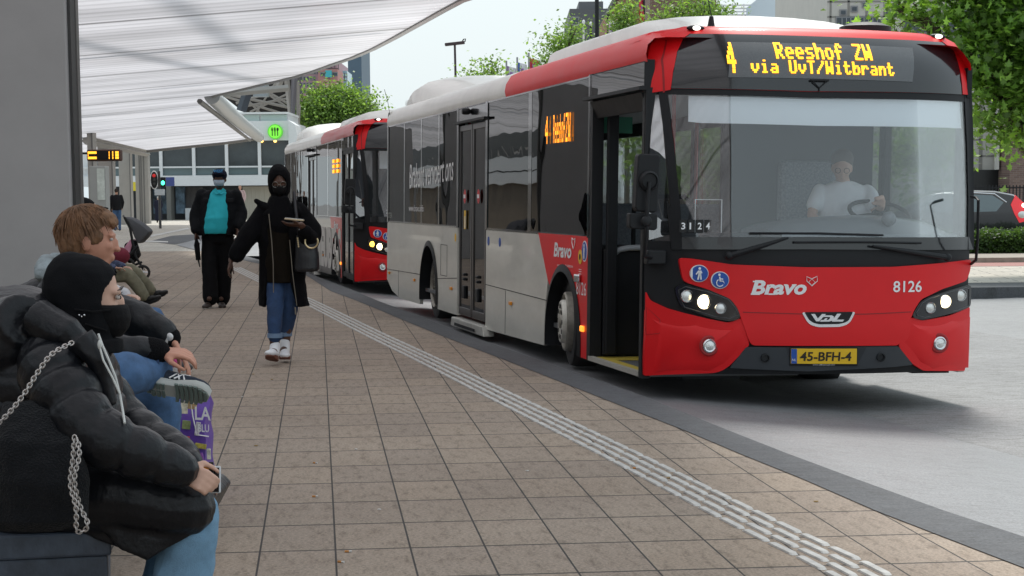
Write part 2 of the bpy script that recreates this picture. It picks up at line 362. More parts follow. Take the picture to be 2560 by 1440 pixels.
SEATM=mat('seat_fabric',(.26,.28,.31),.9,noise_amt=.3,nscale=60)
LIT=mat('visor_grey',(.86,.88,.9),.6)
ds0=Vector((ray(241,499).x,ray(241,499).y,0)).normalized()
O1=at(1605,600,13.6); O1.z=RZ
def bus_frame(O,ds,lean):
    dw=Vector((ds.y,-ds.x,0)); up=Vector((0,0,1))
    ew=dw*math.cos(lean)-up*math.sin(lean); ez=up*math.cos(lean)+dw*math.sin(lean)
    return Matrix(((ew.x,ds.x,ez.x,O.x),(ew.y,ds.y,ez.y,O.y),(ew.z,ds.z,ez.z,O.z),(0,0,0,1)))
B1=bus_frame(O1,ds0,.018); B1i=B1.inverted()
W=2.55; HW=W/2
def fs(w,z):
    """front surface: s as a function of across w and height z"""
    t=min(1,abs((w-HW)/HW)); s=-.36*(1-t**2.7)
    if z>1.1: s+=.10*(z-1.1)/1.1
    if z>2.25: s+=.30*((z-2.25)/.45)**2.4
    if z<.45: s+=.05*((.45-z)/.3)
    return s
def FP(u,v,lift=0):
    o=B1i@CAM; r=(B1i.to_3x3()@ray(u,v)); s=-.2
    for _ in range(25):
        k=(s-o.y)/r.y; w=o.x+r.x*k; z=o.z+r.z*k; s=.5*s+.5*(fs(min(max(w,0),W),z)-lift)
    return (w,z)
def SP(u,v,w=0):
    o=B1i@CAM; r=(B1i.to_3x3()@ray(u,v)); k=(w-o.x)/r.x; return (o.y+r.y*k,o.z+r.z*k)
c4=lambda *p:[FP(1560+x/2.8444,40+y/2.8444) for x,y in p]
c5=lambda *p:[FP(1560+x/2.8444,500+y/2.8444) for x,y in p]
def V(s,w,z): return Vector((w,s,z))     # bus-local: x across, y rearwards, z up
def fpatch(name,poly,off,m,root,thick=.012,smooth=True,step=.07):
    bm=bmesh.new(); vs=[bm.verts.new((a,b,0)) for a,b in poly]; f=bm.faces.new(vs)
    w0=min(a for a,b in poly);w1=max(a for a,b in poly);z0=min(b for a,b in poly);z1=max(b for a,b in poly)
    x=w0+step
    while x<w1: bmesh.ops.bisect_plane(bm,geom=bm.verts[:]+bm.edges[:]+bm.faces[:],plane_co=(x,0,0),plane_no=(1,0,0)); x+=step
    y=z0+step*1.3
    while y<z1: bmesh.ops.bisect_plane(bm,geom=bm.verts[:]+bm.edges[:]+bm.faces[:],plane_co=(0,y,0),plane_no=(0,1,0)); y+=step*1.3
    mb=MB(); bm.verts.index_update(); n=len(bm.verts)
    fr=[V(fs(v.co.x,v.co.y)-off,v.co.x,v.co.y) for v in bm.verts]; bk=[p+Vector((0,thick,0)) for p in fr]
    F1=[tuple(v.index for v in f.verts) for f in bm.faces]; be=[(e.verts[0].index,e.verts[1].index) for e in bm.edges if len(e.link_faces)==1]
    mb.add(fr+bk,F1+[tuple(i+n for i in q)[::-1] for q in F1]+[(a,b,b+n,a+n) for a,b in be]); bm.free()
    return mb.build(name,m,root,smooth=smooth,world=False,autos=35)
def rnd(poly,r=.02,n=3):
    out=[]; N=len(poly)
    for i in range(N):
        a,b,c=Vector(poly[i-1]),Vector(poly[i]),Vector(poly[(i+1)%N]); l1=(a-b).length; l2=(c-b).length; q=min(r,l1*.4,l2*.4)
        p=b+(a-b).normalized()*q; s=b+(c-b).normalized()*q
        for k in range(n+1): t=k/n; out.append(tuple((p*(1-t)**2+b*2*t*(1-t)+s*t*t)[:2]))
    return out
def spanel(name,poly,m,root,out=.0,th=.03,side=0,label=None,bevel=0):
    """panel on the side plane, poly in (s,z); outer face at w=-out (near side) or W+out"""
    mb=MB()
    if side==0: mb.prism([V(s,-out,z) for s,z in poly],Vector((th,0,0)))
    else: mb.prism([V(s,W+out,z) for s,z in poly],Vector((-th,0,0)))
    return mb.build(name,m,root,world=False,bevel=bevel,label=label)
def arc(cs,cz,r,a0,a1,n=14): return [(cs+r*math.cos(R_(a0+(a1-a0)*i/n)),cz+r*math.sin(R_(a0+(a1-a0)*i/n))) for i in range(n+1)]
def disc(mb,w,z,r,off,n=20,th=.01,sx=1,surf=True):
    s=fs(w,z)-off; mb.rings([[V(s+th*0,w+r*sx*math.cos(2*math.pi*i/n),z+r*math.sin(2*math.pi*i/n)) for i in range(n)],[V(s+th,w+r*sx*math.cos(2*math.pi*i/n),z+r*math.sin(2*math.pi*i/n)) for i in range(n)]])
FA,RA,AR=2.42,9.05,.62     # axle positions, arch radius
def wheel(root,s,w,face,steer=0):
    """face=-1: outer face looks to -w"""
    big=(face>0 and s==FA); M=Matrix.Translation((w,s,.385))@Matrix.Translation((0,0,-.1 if big else 0))@Matrix.Scale(1.2 if big else 1,4)@Matrix.Rotation(steer,4,'Z'); I=XF.get(root.name)
    wb=bpy.data.objects.new('wheel',None); C.link(wb); wb.parent=root; wb.matrix_local=M; XF[wb.name]=Matrix()
    mb=MB(); mb.lathe([(.2,.24*-face),(.36,.24*-face),(.385,.2*-face),(.385,.05*-face),(.37,0),(.34,.012*face),(.27,.005*face),(.255,.0)],(0,0,0),(1,0,0),36); 
    mb.build('tyre',RUB,wb,smooth=True,world=False)
    return wb
def bus(M,label,variant=0,group='red and grey city buses at the kerb'):
    side=GREY if variant==0 else ADG
    r=thing('city_bus',label,'bus',M=M,group=group)
    num='8126' if variant==0 else '8125'
    # ---- lower kerb-side skin with wheel arches and door gap
    zb,zt=.14,1.12
    low=[(12.2,zt),(12.33,zt-.02),(12.36,.9),(12.36,.34),(11.9,.2),(11.2,.13),(RA+AR,.14)]+arc(RA,.3,AR,-12,192)[0:]+[(RA-AR,.15),(7.24,.15),(7.24,zt)]
    spanel('rear_side_panel',low,side,r,0,.04)
    mid=[(5.68,zt),(5.68,.10),(FA+AR+.05,.14)]+arc(FA,.24,AR,-10,88,9)+[(FA+.0,.87),(3.36,zt)]
    mid=[(5.68,zt),(5.68,.10),(FA+AR+.06,.13),(FA+AR+.04,.4),(2.98,.71),(3.36,zt)]
    spanel('middle_side_panel',mid,side,r,0,.04)
    redp=[(3.357,zt),(2.976,.712)]+[p for p in arc(FA,.24,AR+.01,50,0,10)]+[(1.78,.13),(1.6,.13),(1.6,zt)]
    redp=[(3.357,zt),(2.977,.715)]+[(FA+AR*math.cos(a),.24+AR*math.sin(a)) for a in [R_(42+i*(180-42)/12) for i in range(13)]]+[(FA-AR-.01,.13),(1.6,.13),(1.6,zt)]
    spanel('red_side_panel',redp,RED if variant==0 else REDF,r,.001,.04)
    for cs,cz in ((RA,.3),(FA,.24)):
        mb=MB(); a=[(cs+(AR+.012)*math.cos(t),cz+(AR+.012)*math.sin(t)) for t in [R_(-10+200*i/24) for i in range(25)]]; b=[(cs+(AR-.05)*math.cos(t),cz+(AR-.05)*math.sin(t)) for t in [R_(-10+200*i/24) for i in range(25)]]
        n=len(a); vs=[V(s,-.006,z) for s,z in a]+[V(s,-.02,z) for s,z in b]+[V(s,.5,z) for s,z in b]
        mb.add(vs,[(i,i+1,n+i+1,n+i) for i in range(n-1)]+[(n+i,n+i+1,2*n+i+1,2*n+i) for i in range(n-1)]); mb.build('wheel_arch',BLKM,r,smooth=True,world=False)
    mb=MB(); mb.bb(V(RA-AR,.5,.2),V(RA+AR,.52,.95)); mb.bb(V(FA-AR,.5,.2),V(FA+AR,.52,.95)); mb.build('wheel_well',DARKIN,r,world=False)
    # seams, flaps, small fittings
    for a,b in (((7.24,.553),(8.46,.5)),((9.64,.5),(12.36,.47)),((3.02,.53),(5.68,.553))):
        mb=MB(); mb.prism([V(a[0],-.0025,a[1]),V(b[0],-.0025,b[1]),V(b[0],-.0025,b[1]+.007),V(a[0],-.0025,a[1]+.007)],Vector((.004,0,0))); mb.build('panel_seam',BLKM,r,world=False)
    mb=MB()
    for s,a,b in ((4.72,.12,.54),(11.35,.16,.49),(8.25,.55,.9),(7.85,.55,.9)): mb.bb(V(s,-.0025,a),V(s+.008,.002,b))
    for z in (.55,.9): mb.bb(V(7.85,-.0025,z),V(8.26,.002,z+.006))
    mb.build('flap_seam',BLKM,r,world=False)
    for s,z in ((12.1,.43),(10.05,.42),(7.55,.43),(4.45,.43)):
        mb=MB(); mb.box(V(s,-.012,z),(.02,.09,.035)); mb.build('side_marker',AMB,r,world=False,bevel=.006)
    mb=MB(); mb.box(V(1.72,-.012,.37),(.02,.1,.05)); mb.build('side_marker',mat('amber_lit',(1,.4,.05),.3,emit=(1,.35,.03),estr=1),r,world=False,bevel=.01)
    # side glass
    zt2=2.40
    spanel('side_window',[(12.3,zt),(12.3,zt2),(7.28,zt2),(7.28,zt)],WINB,r,-.006,.008)
    spanel('side_window',[(5.66,zt),(5.66,zt2),(3.78,zt2),(3.78,zt)],WINB,r,-.006,.008)
    spanel('side_window',[(3.72,zt),(3.72,zt2),(1.62,zt2),(1.62,zt)],WINB,r,-.006,.008)
    mb=MB()
    for s0,s1 in ((12.26,12.36),(10.9,10.98),(9.6,9.68),(8.4,8.48),(7.2,7.3),(5.64,5.74),(3.68,3.82),(1.55,1.64)): mb.bb(V(s0,-.003 if s0 in(7.2,5.64,1.55,12.26) else .004,zt-.01),V(s1,.07,zt2+.01))
    mb.bb(V(1.6,.0,zt-.012),V(5.66,.06,zt+.012)); mb.bb(V(7.26,.0,zt-.012),V(12.3,.06,zt+.012)); mb.bb(V(1.6,.0,zt2-.015),V(12.3,.06,zt2+.015)); mb.build('window_frame',BLKP,r,world=False)
    # rear door: two dark leaves, sensor box above
    mb=MB(); mb.bb(V(5.72,.0,2.24),V(7.22,.05,2.41)); mb.build('door_header',BLKP,r,world=False)
    mb=MB(); mb.bb(V(5.6,-.05,2.225),V(7.26,.0,2.25)); mb.build('rain_gutter',BLKM,r,world=False)
    mb=MB(); mb.lathe([(.02,0),(.035,.02),(.035,.07),(.028,.09)],V(6.55,.0,2.34),(-1,0,0),14); mb.build('door_camera',BLKM,r,world=False,smooth=True)
    for s0,s1 in ((5.76,6.46),(6.5,7.2)):
        mb=MB(); z0,z1=.17,2.21; t=.05
        mb.bb(V(s0,.01,z0),V(s0+t,.05,z1)); mb.bb(V(s1-t,.01,z0),V(s1,.05,z1)); mb.bb(V(s0+t,.01,z0),V(s1-t,.05,z0+.08)); mb.bb(V(s0+t,.01,z1-.06),V(s1-t,.05,z1))
        d=mb.build('door_leaf',mat('door_dark_brown',(.06,.055,.052),.35,coat=.3),r,world=False,bevel=.004)
        mb=MB(); mb.bb(V(s0+t,.022,z0+.08),V(s1-t,.03,z1-.06)); mb.build('pane',glass('door_glass',(.12,.115,.11),.13,graze=.55),d,world=False)
        mb=MB(); mb.box(V((s0+s1)/2+.05,.012,.42),(.03,.14,.14)); mb.box(V((s0+s1)/2+.05,.012,.56),(.03,.09,.03)); mb.box(V((s0+s1)/2+.05,.012,.61),(.03,.09,.03)); mb.build('door_lock',BLKM,d,world=False,bevel=.01)
        if variant==0:
            mb=MB(); s,z=(s0+s1)/2,1.45; mb.add([V(s+.075*math.cos(i*math.pi/12),.004,z+.075*math.sin(i*math.pi/12)) for i in range(24)],[tuple(range(24))]); st=mb.build('no_entry_sticker',mat('sticker_red',(.6,.03,.04),.5),d,world=False)
            mb=MB(); mb.bb(V(s-.05,-.001,z-.02),V(s+.05,.002,z+.02)); mb.build('bar',WTXT,st,world=False)
    if variant==0:
        mb=MB(); mb.bb(V(6.8,.006,1.1),V(6.9,.009,1.3)); mb.build('yellow_sticker',YEL,r,world=False)
        mb=MB(); mb.bb(V(6.81,.002,1.11),V(6.845,.005,1.24)); mb.build('white_sticker',WTXT,r,world=False)
    mb=MB(); mb.prism([V(5.55,-.05,.03),V(7.35,-.05,.03),V(7.3,-.05,.13),V(5.6,-.05,.13)],Vector((.12,0,0))); mb.build('ramp_sill',mat('ramp_pale_metal',(.5,.49,.45),.5,metal=.3,noise_amt=.15),r,world=False,bevel=.01)
    mb=MB(); mb.bb(V(5.9,-.075,.055),V(7.0,-.068,.085)); mb.build('ramp_slot',BLKM,r,world=False)
    # roof shell
    prof=[(0,2.40),(-.012,2.45),(.0,2.52),(.05,2.60),(.14,2.645),(.35,2.665),(HW,2.675)]
    prof=prof+[(W-a,b) for a,b in prof[::-1][1:]]
    def roofseg(name,s0,s1,m):
        mb=MB(); n=len(prof); SS=[(s0,0,0),(s1,0,0)] if s0>1 else [(.0,1,1),(.1,1,.9),(.34,0,.5),(.8,0,0),(s1,0,0)]
        for q,(sv,tp,tn) in enumerate(SS): mb.v+=[V(sv,HW+(a-HW)*(1-((.035+.06*max(0,min(1,(b-2.42)/.12))) if a>HW else 0)*tn),b if not tp else min(b,2.56+(b-2.56)*.2)) for a,b in prof]
        mb.f+=[(q*n+i,q*n+i+1,(q+1)*n+i+1,(q+1)*n+i) for q in range(len(SS)-1) for i in range(n-1)]; return mb.build(name,m,r,smooth=True,world=False,autos=0)
    roofseg('front_roof',.10,4.79,RED if variant==0 else REDF); roofseg('rear_roof',4.79,12.34,WHT)
    cl=lambda P:[(min(max(FP(*p)[0],.004),W-.004),FP(*p)[1]) for p in P]
    fpatch('roof_shoulder',cl(((1616,234),(1614,156),(1624,114),(1650,89),(1701,72),(1726,82),(1706,96),(1690,130),(1680,180),(1674,225))),.022,RED,r,.12)
    fpatch('roof_shoulder',cl(((2352,92),(2383,108),(2407,145),(2418,181),(2425,238),(2404,236),(2399,188),(2382,128),(2352,104))),.022,RED,r,.12)
    fpatch('shoulder_groove',cl(((1655,232),(1650,150),(1662,100),(1666,101),(1655,150),(1660,231))),.0235,mat('crease_shade_red',(.3,.006,.008),.5),r,.003)  # flat strip, the groove's shade put into a darker body red
    # top cap joining front to roof
    mb=MB(); rows=[]
    ws=[i*W/24 for i in range(25)]
    for k,(z) in enumerate((2.19,2.35,2.5,2.58,2.64,2.675)):
        ins=(.012,.02,.05,.1,.2,.33)[k]; rows.append([V(fs(ww,z),ww,z) for ww in [HW+(w-HW)*(1-ins/HW) for w in ws]])
    def rz_(w):
        for (a,b),(c,d) in zip(prof,prof[1:]):
            if min(a,c)<=w<=max(a,c) and a!=c: return b+(d-b)*(w-a)/(c-a)
        return 2.55
    rows.append([V(.32,min(max(w,.03),W-.03),rz_(min(max(w,.03),W-.03))+.006) for w in ws]); rows.append([V(.6,min(max(w,.03),W-.03),rz_(min(max(w,.03),W-.03))+.002) for w in ws])
    n=len(ws); vs=[p for row in rows for p in row]; mb.add(vs,[(j*n+i,j*n+i+1,(j+1)*n+i+1,(j+1)*n+i) for j in range(len(rows)-1) for i in range(n-1)]); mb.build('front_cap',RED,r,smooth=True,world=False,autos=0)
    # roof equipment
    def pod(name,s0,s1,w0,w1,z0,z1,p=2.6,m=WHT,shape=None):
        mb=MB(); rs=[]; N=18
        for i in range(N+1):
            t=i/N; s=s0+(s1-s0)*t; e=shape(t) if shape else (1-abs(2*t-1)**6)**.5; hh=(z1-z0)*max(e,.02)
            rs.append([V(s,HW+(w-HW)*(1 if e>.3 else .8+.2*e/.3),z) for w,z in ([(w0,z0)]+[(w0+(w1-w0)*(.5-.5*math.cos(math.pi*q/10)),z0+hh*(math.sin(math.pi*q/10))**.45) for q in range(1,10)]+[(w1,z0)])])
        mb.rings(rs); return mb.build(name,m,r,smooth=True,world=False,autos=60)
    pod('roof_pod',.75,4.4,.24,W-.24,2.6,2.9,shape=lambda t:min(1,(t/.18)**.6)*(min(1,((1-t)/.07))**.5))
    pod('air_conditioner',9.1,12.2,.2,W-.2,2.55,3.06,shape=lambda t:max(.02,math.sin(min(1,t/.8)*math.pi/2)**1.5 if t<.8 else 1-.35*((t-.8)/.2)**1.6))
    mb=MB(); mb.lathe([(.2,0),(.2,.04),(.12,.07)],V(.7,W-.6,2.72),(0,0,1),20); mb.build('roof_vent',BLKM,r,world=False,smooth=True)
    mb=MB(); mb.cyl(V(.45,.62,2.7),V(.45,.62,2.78),.03,.015,10); mb.tube([V(.45,.62,2.78),V(.5,.6,2.95),V(.6,.56,3.15)],.004,5); mb.build('antenna',BLKM,r,world=False)
    # floor, ceiling, rear wall, offside
    mb=MB(); mb.bb(V(.0,.06,.135),V(1.55,1.2,.15)); mb.bb(V(.1,1.2,.3),V(1.55,W-.06,.34)); mb.bb(V(1.55,.06,.3),V(12.3,W-.06,.34)); mb.build('floor',mat('bus_floor_grey',(.12,.125,.13),.6),r,world=False)
    mb=MB(); mb.bb(V(.35,.1,2.34),V(12.25,W-.1,2.38)); mb.build('ceiling',mat('bus_ceiling',(.35,.36,.37),.7),r,world=False)
    mb=MB(); mb.bb(V(12.2,.02,.35),V(12.33,W-.02,2.6)); mb.build('rear_wall',side,r,world=False,bevel=.03)
    mb=MB(); mb.bb(V(.05,W-.05,.14),V(1.75,W,1.12)); mb.bb(V(3.1,W-.05,.14),V(8.4,W,1.12)); mb.bb(V(9.7,W-.05,.14),V(12.3,W,1.12)); mb.bb(V(1.75,W-.05,.86),V(3.1,W,1.12)); mb.bb(V(8.4,W-.05,.9),V(9.7,W,1.12)); mb.build('far_side_panel',side,r,world=False)
    mb=MB()
    for a in (0.08,1.5,3.2,4.9,6.6,8.3,10,11.7): mb.bb(V(a,W-.06,1.12),V(a+.12,W-.005,2.42))
    mb.bb(V(.05,W-.05,2.2),V(12.3,W-.01,2.42)); mb.build('far_window_pillar',BLKM,r,world=False)
    mb=MB(); mb.bb(V(.15,W-.03,1.12),V(12.2,W-.02,2.25)); mb.build('far_side_window',WINO,r,world=False)
    mb=MB(); mb.bb(V(3.1,.35,.16),V(8.3,W-.35,.33)); mb.bb(V(9.8,.35,.2),V(11.4,W-.35,.35)); mb.bb(V(.15,.9,.24),V(3.1,W-.75,.4)); mb.bb(V(FA-.1,.2,.34),V(FA+.1,W-.2,.44)); mb.build('underbody',BLKM,r,world=False)
    for q0,q1 in ((V(.15,.35,.1),V(.3,.8,.135)),(V(.1,2.15,.13),V(.25,2.45,.16))): mb=MB(); mb.bb(q0,q1); mb.build('underbody_bracket',BLKM,r,world=False)
    # wheels
    for s,w,f,st in ((FA,.07,-1,R_(-7) if variant==0 else 0),(RA,.09,-1,0),(FA,W-.1,1,R_(-7) if variant==0 else 0),(RA,W-.1,1,0)):
        wb=wheel(r,s,w,f,st)
        mb=MB()
        if s==FA:
            mb.lathe([(.255,.0),(.25,.05),(.235,.06),(.2,-.06),(.17,-.065)],(0,0,0),(f,0,0),32,cap=False); mb.lathe([(.165,.04),(.155,-.09),(.1,-.095)],(0,0,0),(f,0,0),24); mb.build('rim',STEEL,wb,smooth=True,world=False)
            mb=MB(); mb.lathe([(.19,-.06),(.185,.075),(.172,.09),(.1,.088),(.095,.05),(.095,-.06)],(0,0,0),(f,0,0),32,cap=False)
            mb.build('hub_ring',STEELL,wb,smooth=True,world=False)
            mb=MB()
            for k in range(10):
                a=2*math.pi*k/10; c=Vector((f*.089,.137*math.cos(a),.137*math.sin(a))); mb.cyl(c,c+Vector((f*.004,0,0)),.021,.021,10)
            mb.build('ring_hole',BLKM,wb,world=False)
            mb=MB(); mb.lathe([(.1,.02),(.07,.05),(.055,.1),(.03,.105)],(0,0,0),(f,0,0),20); mb.build('hub',STEEL,wb,smooth=True,world=False)
        else:
            mb.lathe([(.255,.0),(.245,.03),(.23,.0),(.2,-.12),(.12,-.13),(.1,-.05),(.05,-.04)],(0,0,0),(f,0,0),32); mb.build('rim',STEEL,wb,smooth=True,world=False)
    # ---- front door
    if variant==0:
        mb=MB(); mb.bb(V(.04,-.003,.12),V(.1,.07,2.22)); mb.bb(V(1.5,-.003,.13),V(1.6,.09,2.41)); mb.bb(V(.05,-.002,2.2),V(1.5,.07,2.42)); mb.build('door_frame',BLKM,r,world=False)
        mb=MB(); mb.bb(V(.0,-.06,2.2),V(1.62,.0,2.225)); mb.build('rain_gutter',BLKM,r,world=False)
        mb=MB(); mb.prism([V(.08,-.02,2.185),V(1.52,-.02,2.185),V(1.52,.03,2.06),V(.08,.03,2.06)],Vector((.02,0,0))); mb.build('door_top_trim',BLKM,r,world=False)
        mb=MB(); mb.bb(V(.1,-.012,.13),V(1.52,.03,.165)); mb.build('door_sill',mat('door_sill_metal',(.55,.53,.47),.45,metal=.4),r,world=False)
        mb=MB(); mb.bb(V(.12,.04,.152),V(1.5,.13,.158)); mb.bb(V(1.2,.13,.152),V(1.5,.9,.158)); mb.prism([V(.3,.13,.152),V(.42,.13,.152),V(1.2,.6,.152),V(1.2,.7,.152)],Vector((0,0,.006))); mb.build('yellow_floor_stripe',mat('yellow_floor',(.55,.42,.06),.6),r,world=False)
        # inward swung leaf: panel across the opening
        mb=MB(); mb.bb(V(1.40,.1,.18),V(1.45,.19,2.1)); mb.build('open_door_leaf',BLKM,r,world=False,bevel=.01)
        mb=MB(); mb.bb(V(1.5,.1,.16),V(2.95,.82,1.03)); mb.build('wheel_box',BLKM,r,world=False,bevel=.02); mb=MB(); mb.bb(V(.62,1.25,.16),V(.68,W-.1,1.1)); mb.build('driver_partition',BLKM,r,world=False,bevel=.01)
        mb=MB(); mb.tube([V(1.46,.15,.55),V(1.46,.15,.92),V(1.46,.17,.98),V(1.46,.22,1.02),V(1.46,.3,1.035),V(1.46,.6,1.04)],.024,10); mb.build('grab_rail',mat('grab_rail_grey',(.36,.38,.4),.4),r,world=False,smooth=True)
    else:
        for s0,s1 in ((.1,.8),(.82,1.52)):
            mb=MB(); z0,z1=.17,2.2; t=.045
            mb.bb(V(s0,.01,z0),V(s0+t,.05,z1)); mb.bb(V(s1-t,.01,z0),V(s1,.05,z1)); mb.bb(V(s0+t,.01,z0),V(s1-t,.05,z0+.08)); mb.bb(V(s0+t,.01,z1-.06),V(s1-t,.05,z1))
            d=mb.build('door_leaf',BLKM,r,world=False); mb=MB(); mb.bb(V(s0+t,.022,z0+.08),V(s1-t,.03,z1-.06)); mb.build('pane',glass('front_door_glass',(.25,.25,.25),.2),d,world=False)
        mb=MB(); mb.bb(V(.04,-.003,.12),V(.1,.07,2.22)); mb.bb(V(1.53,-.003,.13),V(1.6,.09,2.41)); mb.bb(V(.05,-.002,2.2),V(1.53,.07,2.42)); mb.build('door_frame',BLKM,r,world=False)
    mb=MB(); mb.bb(V(.06,-.006,2.235),V(1.53,-.002,2.4)); mb.build('door_top_glass',WINB,r,world=False)
    # ---- interior bits
    for s,w in [(1.6,.7)]+[(s,.55) for s in (3.4,4.4,6.1,8.0,9.4)]+[(s+.3,1.9) for s in (2.2,3.4,4.4,6.1,8.0)]: mb=MB(); mb.cyl(V(s,w,.3),V(s,w,2.36),.018,n=8); mb.build('grab_pole',RPOLE,r,world=False,smooth=True)
    for s,w in ((2.6,.65),(3.5,.65),(2.6,1.95),(3.5,1.95),(4.4,1.95),(5.3,1.95),(8.2,.6),(8.2,1.95),(9.2,.6),(9.2,1.95),(10.2,.6),(10.2,1.95)):
        mb=MB(); mb.box(V(s,w,.78),(.85,.45,.1)); mb.box(V(s+.22,w,1.08),(.85,.08,.62)); mb.bb(V(s-.05,w-.2,.34),V(s+.1,w+.2,.75)); mb.build('passenger_seat',SEATM,r,world=False,bevel=.03)
    # ---- front face
    base=[(.02,.17),(W-.02,.17),(W-.01,1.12),(.01,1.12)]
    fpatch('front_panel',base,-.01,BLKM,r,.03)
    glasspoly=[(.17,1.06)]+c4((300,545),)+[c4((1300,570))[0],c4((2435,590))[0]]+c5((2470,350),(1400,352),(400,350))
    pl=c4((295,522),(1300,545),(2440,575))+c5((2470,270),(1400,268),(385,268))
    fpatch('windscreen',pl,.0,WINF,r,.006)
    fpatch('windscreen_surround',c4((240,515),(300,522),(350,900),(398,1365))+c5((408,352),(335,352),(300,0))+c4((330,1365),(290,900)),.012,BLKM,r,.03)
    fpatch('windscreen_surround',[c4((2418,560))[0]]+c4((2472,570),(2482,900))+c5((2486,352),(2440,352),(2446,0))+c4((2436,900)),.008,BLKM,r,.03)
    fpatch('windscreen_surround',c5((395,262),(1300,262),(2450,262),(2482,352),(1300,350),(392,350)),.008,BLKP,r,.02)
    fpatch('windscreen_surround',c4((260,517),(1300,540),(2440,562),(2445,612),(1300,580),(300,558)),.006,BLKM,r,.02)
    # glossy black destination panel and display
    dp=fpatch('destination_panel',rnd(c4((312,516),(322,400),(345,290),(395,165),(440,128),(1000,135),(1800,163),(2270,190),(2335,215),(2375,320),(2400,430),(2412,560),(1300,535)),.03),.016,BLKP,r,.02)
    if variant==0:
        dd=fpatch('led_display',c4((735,186),(2043,228),(2043,470),(735,437)),.021,mat('led_board',(.12,.125,.13),.4,noise_amt=.25,nscale=150),dp,.003)
        for s,a,b,tl in (('Reeshof ZW',(1075,305),(1762,318),(1085,195)),('via UvT/Witbrant',(897,405),(1915,428),(905,312)),('4',(733,405),(797,408),(733,188))):
            A=Vector(c4(a)[0]);Bq=Vector(c4(b)[0]);T=Vector(c4(tl)[0]); wv=(Bq-A); hh=(T-A).length
            mb=MB(); led(mb,s,Vector((A.x,A.y,0)),Vector((wv.normalized().x,wv.normalized().y,0)),Vector((0,1,0)),wv.length,hh,.92)
            mb.v=[V(fs(p.x,p.y)-.0245,p.x,p.y) for p in mb.v]; mb.build('display_text',LEDM,dd,world=False)
        mb=MB(); p=FP(2045,205); s=fs(*p)-.03; mb.tube([V(s,p[0]-.07,p[1]+.01),V(s,p[0]+.07,p[1]+.01)],.008,6); mb.tube([V(s,p[0]-.05,p[1]),V(s,p[0],p[1]-.045),V(s,p[0]+.05,p[1])],.005,6); mb.tube([V(s,p[0],p[1]-.045),V(s,p[0],p[1]-.075)],.004,6); mb.build('sensor_bracket',BLKM,r,world=False)
    # grey black side column between door and front, with quarter glass
    mb=MB(); mb.rings([[V(fs(w,z)-.002,w,z) for w,z in ((.0,.62),(.0,1.12)) ]+[V(fs(.25,1.12)-.002,.25,1.12),V(fs(.25,.66)-.002,.25,.66)],[V(.03,.02,.62),V(.03,.02,1.12),V(0,.25,1.12),V(0,.25,.66)]]); mb.build('front_corner_column',BLKM,r,world=False)
    qg=[FP(1622,240),FP(1650,236),FP(1662,380),FP(1678,585),FP(1622,600)]
    qg=[(max(a,.006),b) for a,b in qg]
    fpatch('quarter_window',qg,.002,glass('quarter_glass',(.5,.55,.58),.4),r,.006)
    mb=MB(); mb.bb(V(.02,-.0,1.06),V(.05,.02,2.21)); mb.build('door_post',BLKM,r,world=False)
    # red panels
    midp=rnd(c5((382,410),(470,415),(760,458),(1300,478),(1900,475),(2200,452),(2458,422),(2450,500),(2425,572),(2250,632),(2100,705),(2055,775),(2032,830),(1962,1000),(1935,1032),(900,1032),(872,980),(820,830),(780,745),(620,645),(415,580),(392,480)),.03)
    fpatch('front_red_panel',midp,.03,RED,r,.03)
    fpatch('panel_crease',c5((835,792),(1300,806),(1700,806),(2030,790),(2030,797),(1700,813),(1300,813),(835,799)),.032,mat('crease_shade_red',(.3,.006,.008),.5),r,.003)  # crease shade painted as a thin darker red strip
    lowl=[(.012,.14)]+[(max(a,.008),b) for a,b in c5((118,1000),(125,645))]+c5((180,712),(300,768),(420,802),(600,845),(740,872),(825,838),(858,930),(885,1032),(830,1088),(740,1180),(690,1212),(640,1228),(300,1240))
    fpatch('bumper_corner',rnd(lowl,.02),.022,RED,r,.04)
    lowr=c5((2462,757),(2452,1188),(2430,1212),(2120,1212),(2050,1170),(1990,1100),(1942,1035),(1985,930),(2035,832),(2110,856),(2300,822),(2400,782))
    fpatch('bumper_corner',rnd([(min(a,W-.006),b) for a,b in lowr],.02),.022,RED,r,.04)
    # proud lower bumper wedges
    for pts,sc in (((470,960),(760,930),(800,900),(850,1000),(840,1070),(700,1190),(600,1215),(300,1225),(300,1120)),.0),:
        pass
    def wedge(poly,peak,rise):
        P=c5(*poly); c=Vector(c5(peak)[0]); mb=MB(); n=len(P); o=[V(fs(*p)-.022,*p) for p in P]; i1=[V(fs(p[0]*.8+c.x*.2,p[1]*.8+c.y*.2)-.022-rise,p[0]*.8+c.x*.2,p[1]*.8+c.y*.2) for p in P]; i2=[V(fs(p[0]*.4+c.x*.6,p[1]*.4+c.y*.6)-.022-rise,p[0]*.4+c.x*.6,p[1]*.4+c.y*.6) for p in P]
        mb.rings([o,i1,i2]); mb.build('bumper_bulge',RED,r,smooth=True,world=False,autos=28)
    wedge([(200,850),(500,890),(760,925),(815,880),(870,1010),(700,1160),(600,1215),(200,1228)],(500,1090),.014)
    wedge([(2452,830),(2320,860),(2130,895),(2040,880),(1985,1010),(2100,1150),(2190,1200),(2440,1190)],(2230,1040),.014)
    fpatch('centre_bumper',rnd(c5((862,1042),(1150,1045),(1700,1040),(1940,1038),(2046,1170),(1900,1186),(1300,1217),(742,1192)),.015),.026,BUMP,r,.04)
    for a,b in (((1165,1185),(1150,1045)),):
        pass
    fpatch('plate_recess',c5((1140,1046),(1715,1044),(1645,1180),(1180,1180)),.027,mat('bumper_recess',(.02,.023,.028),.5),r,.004)
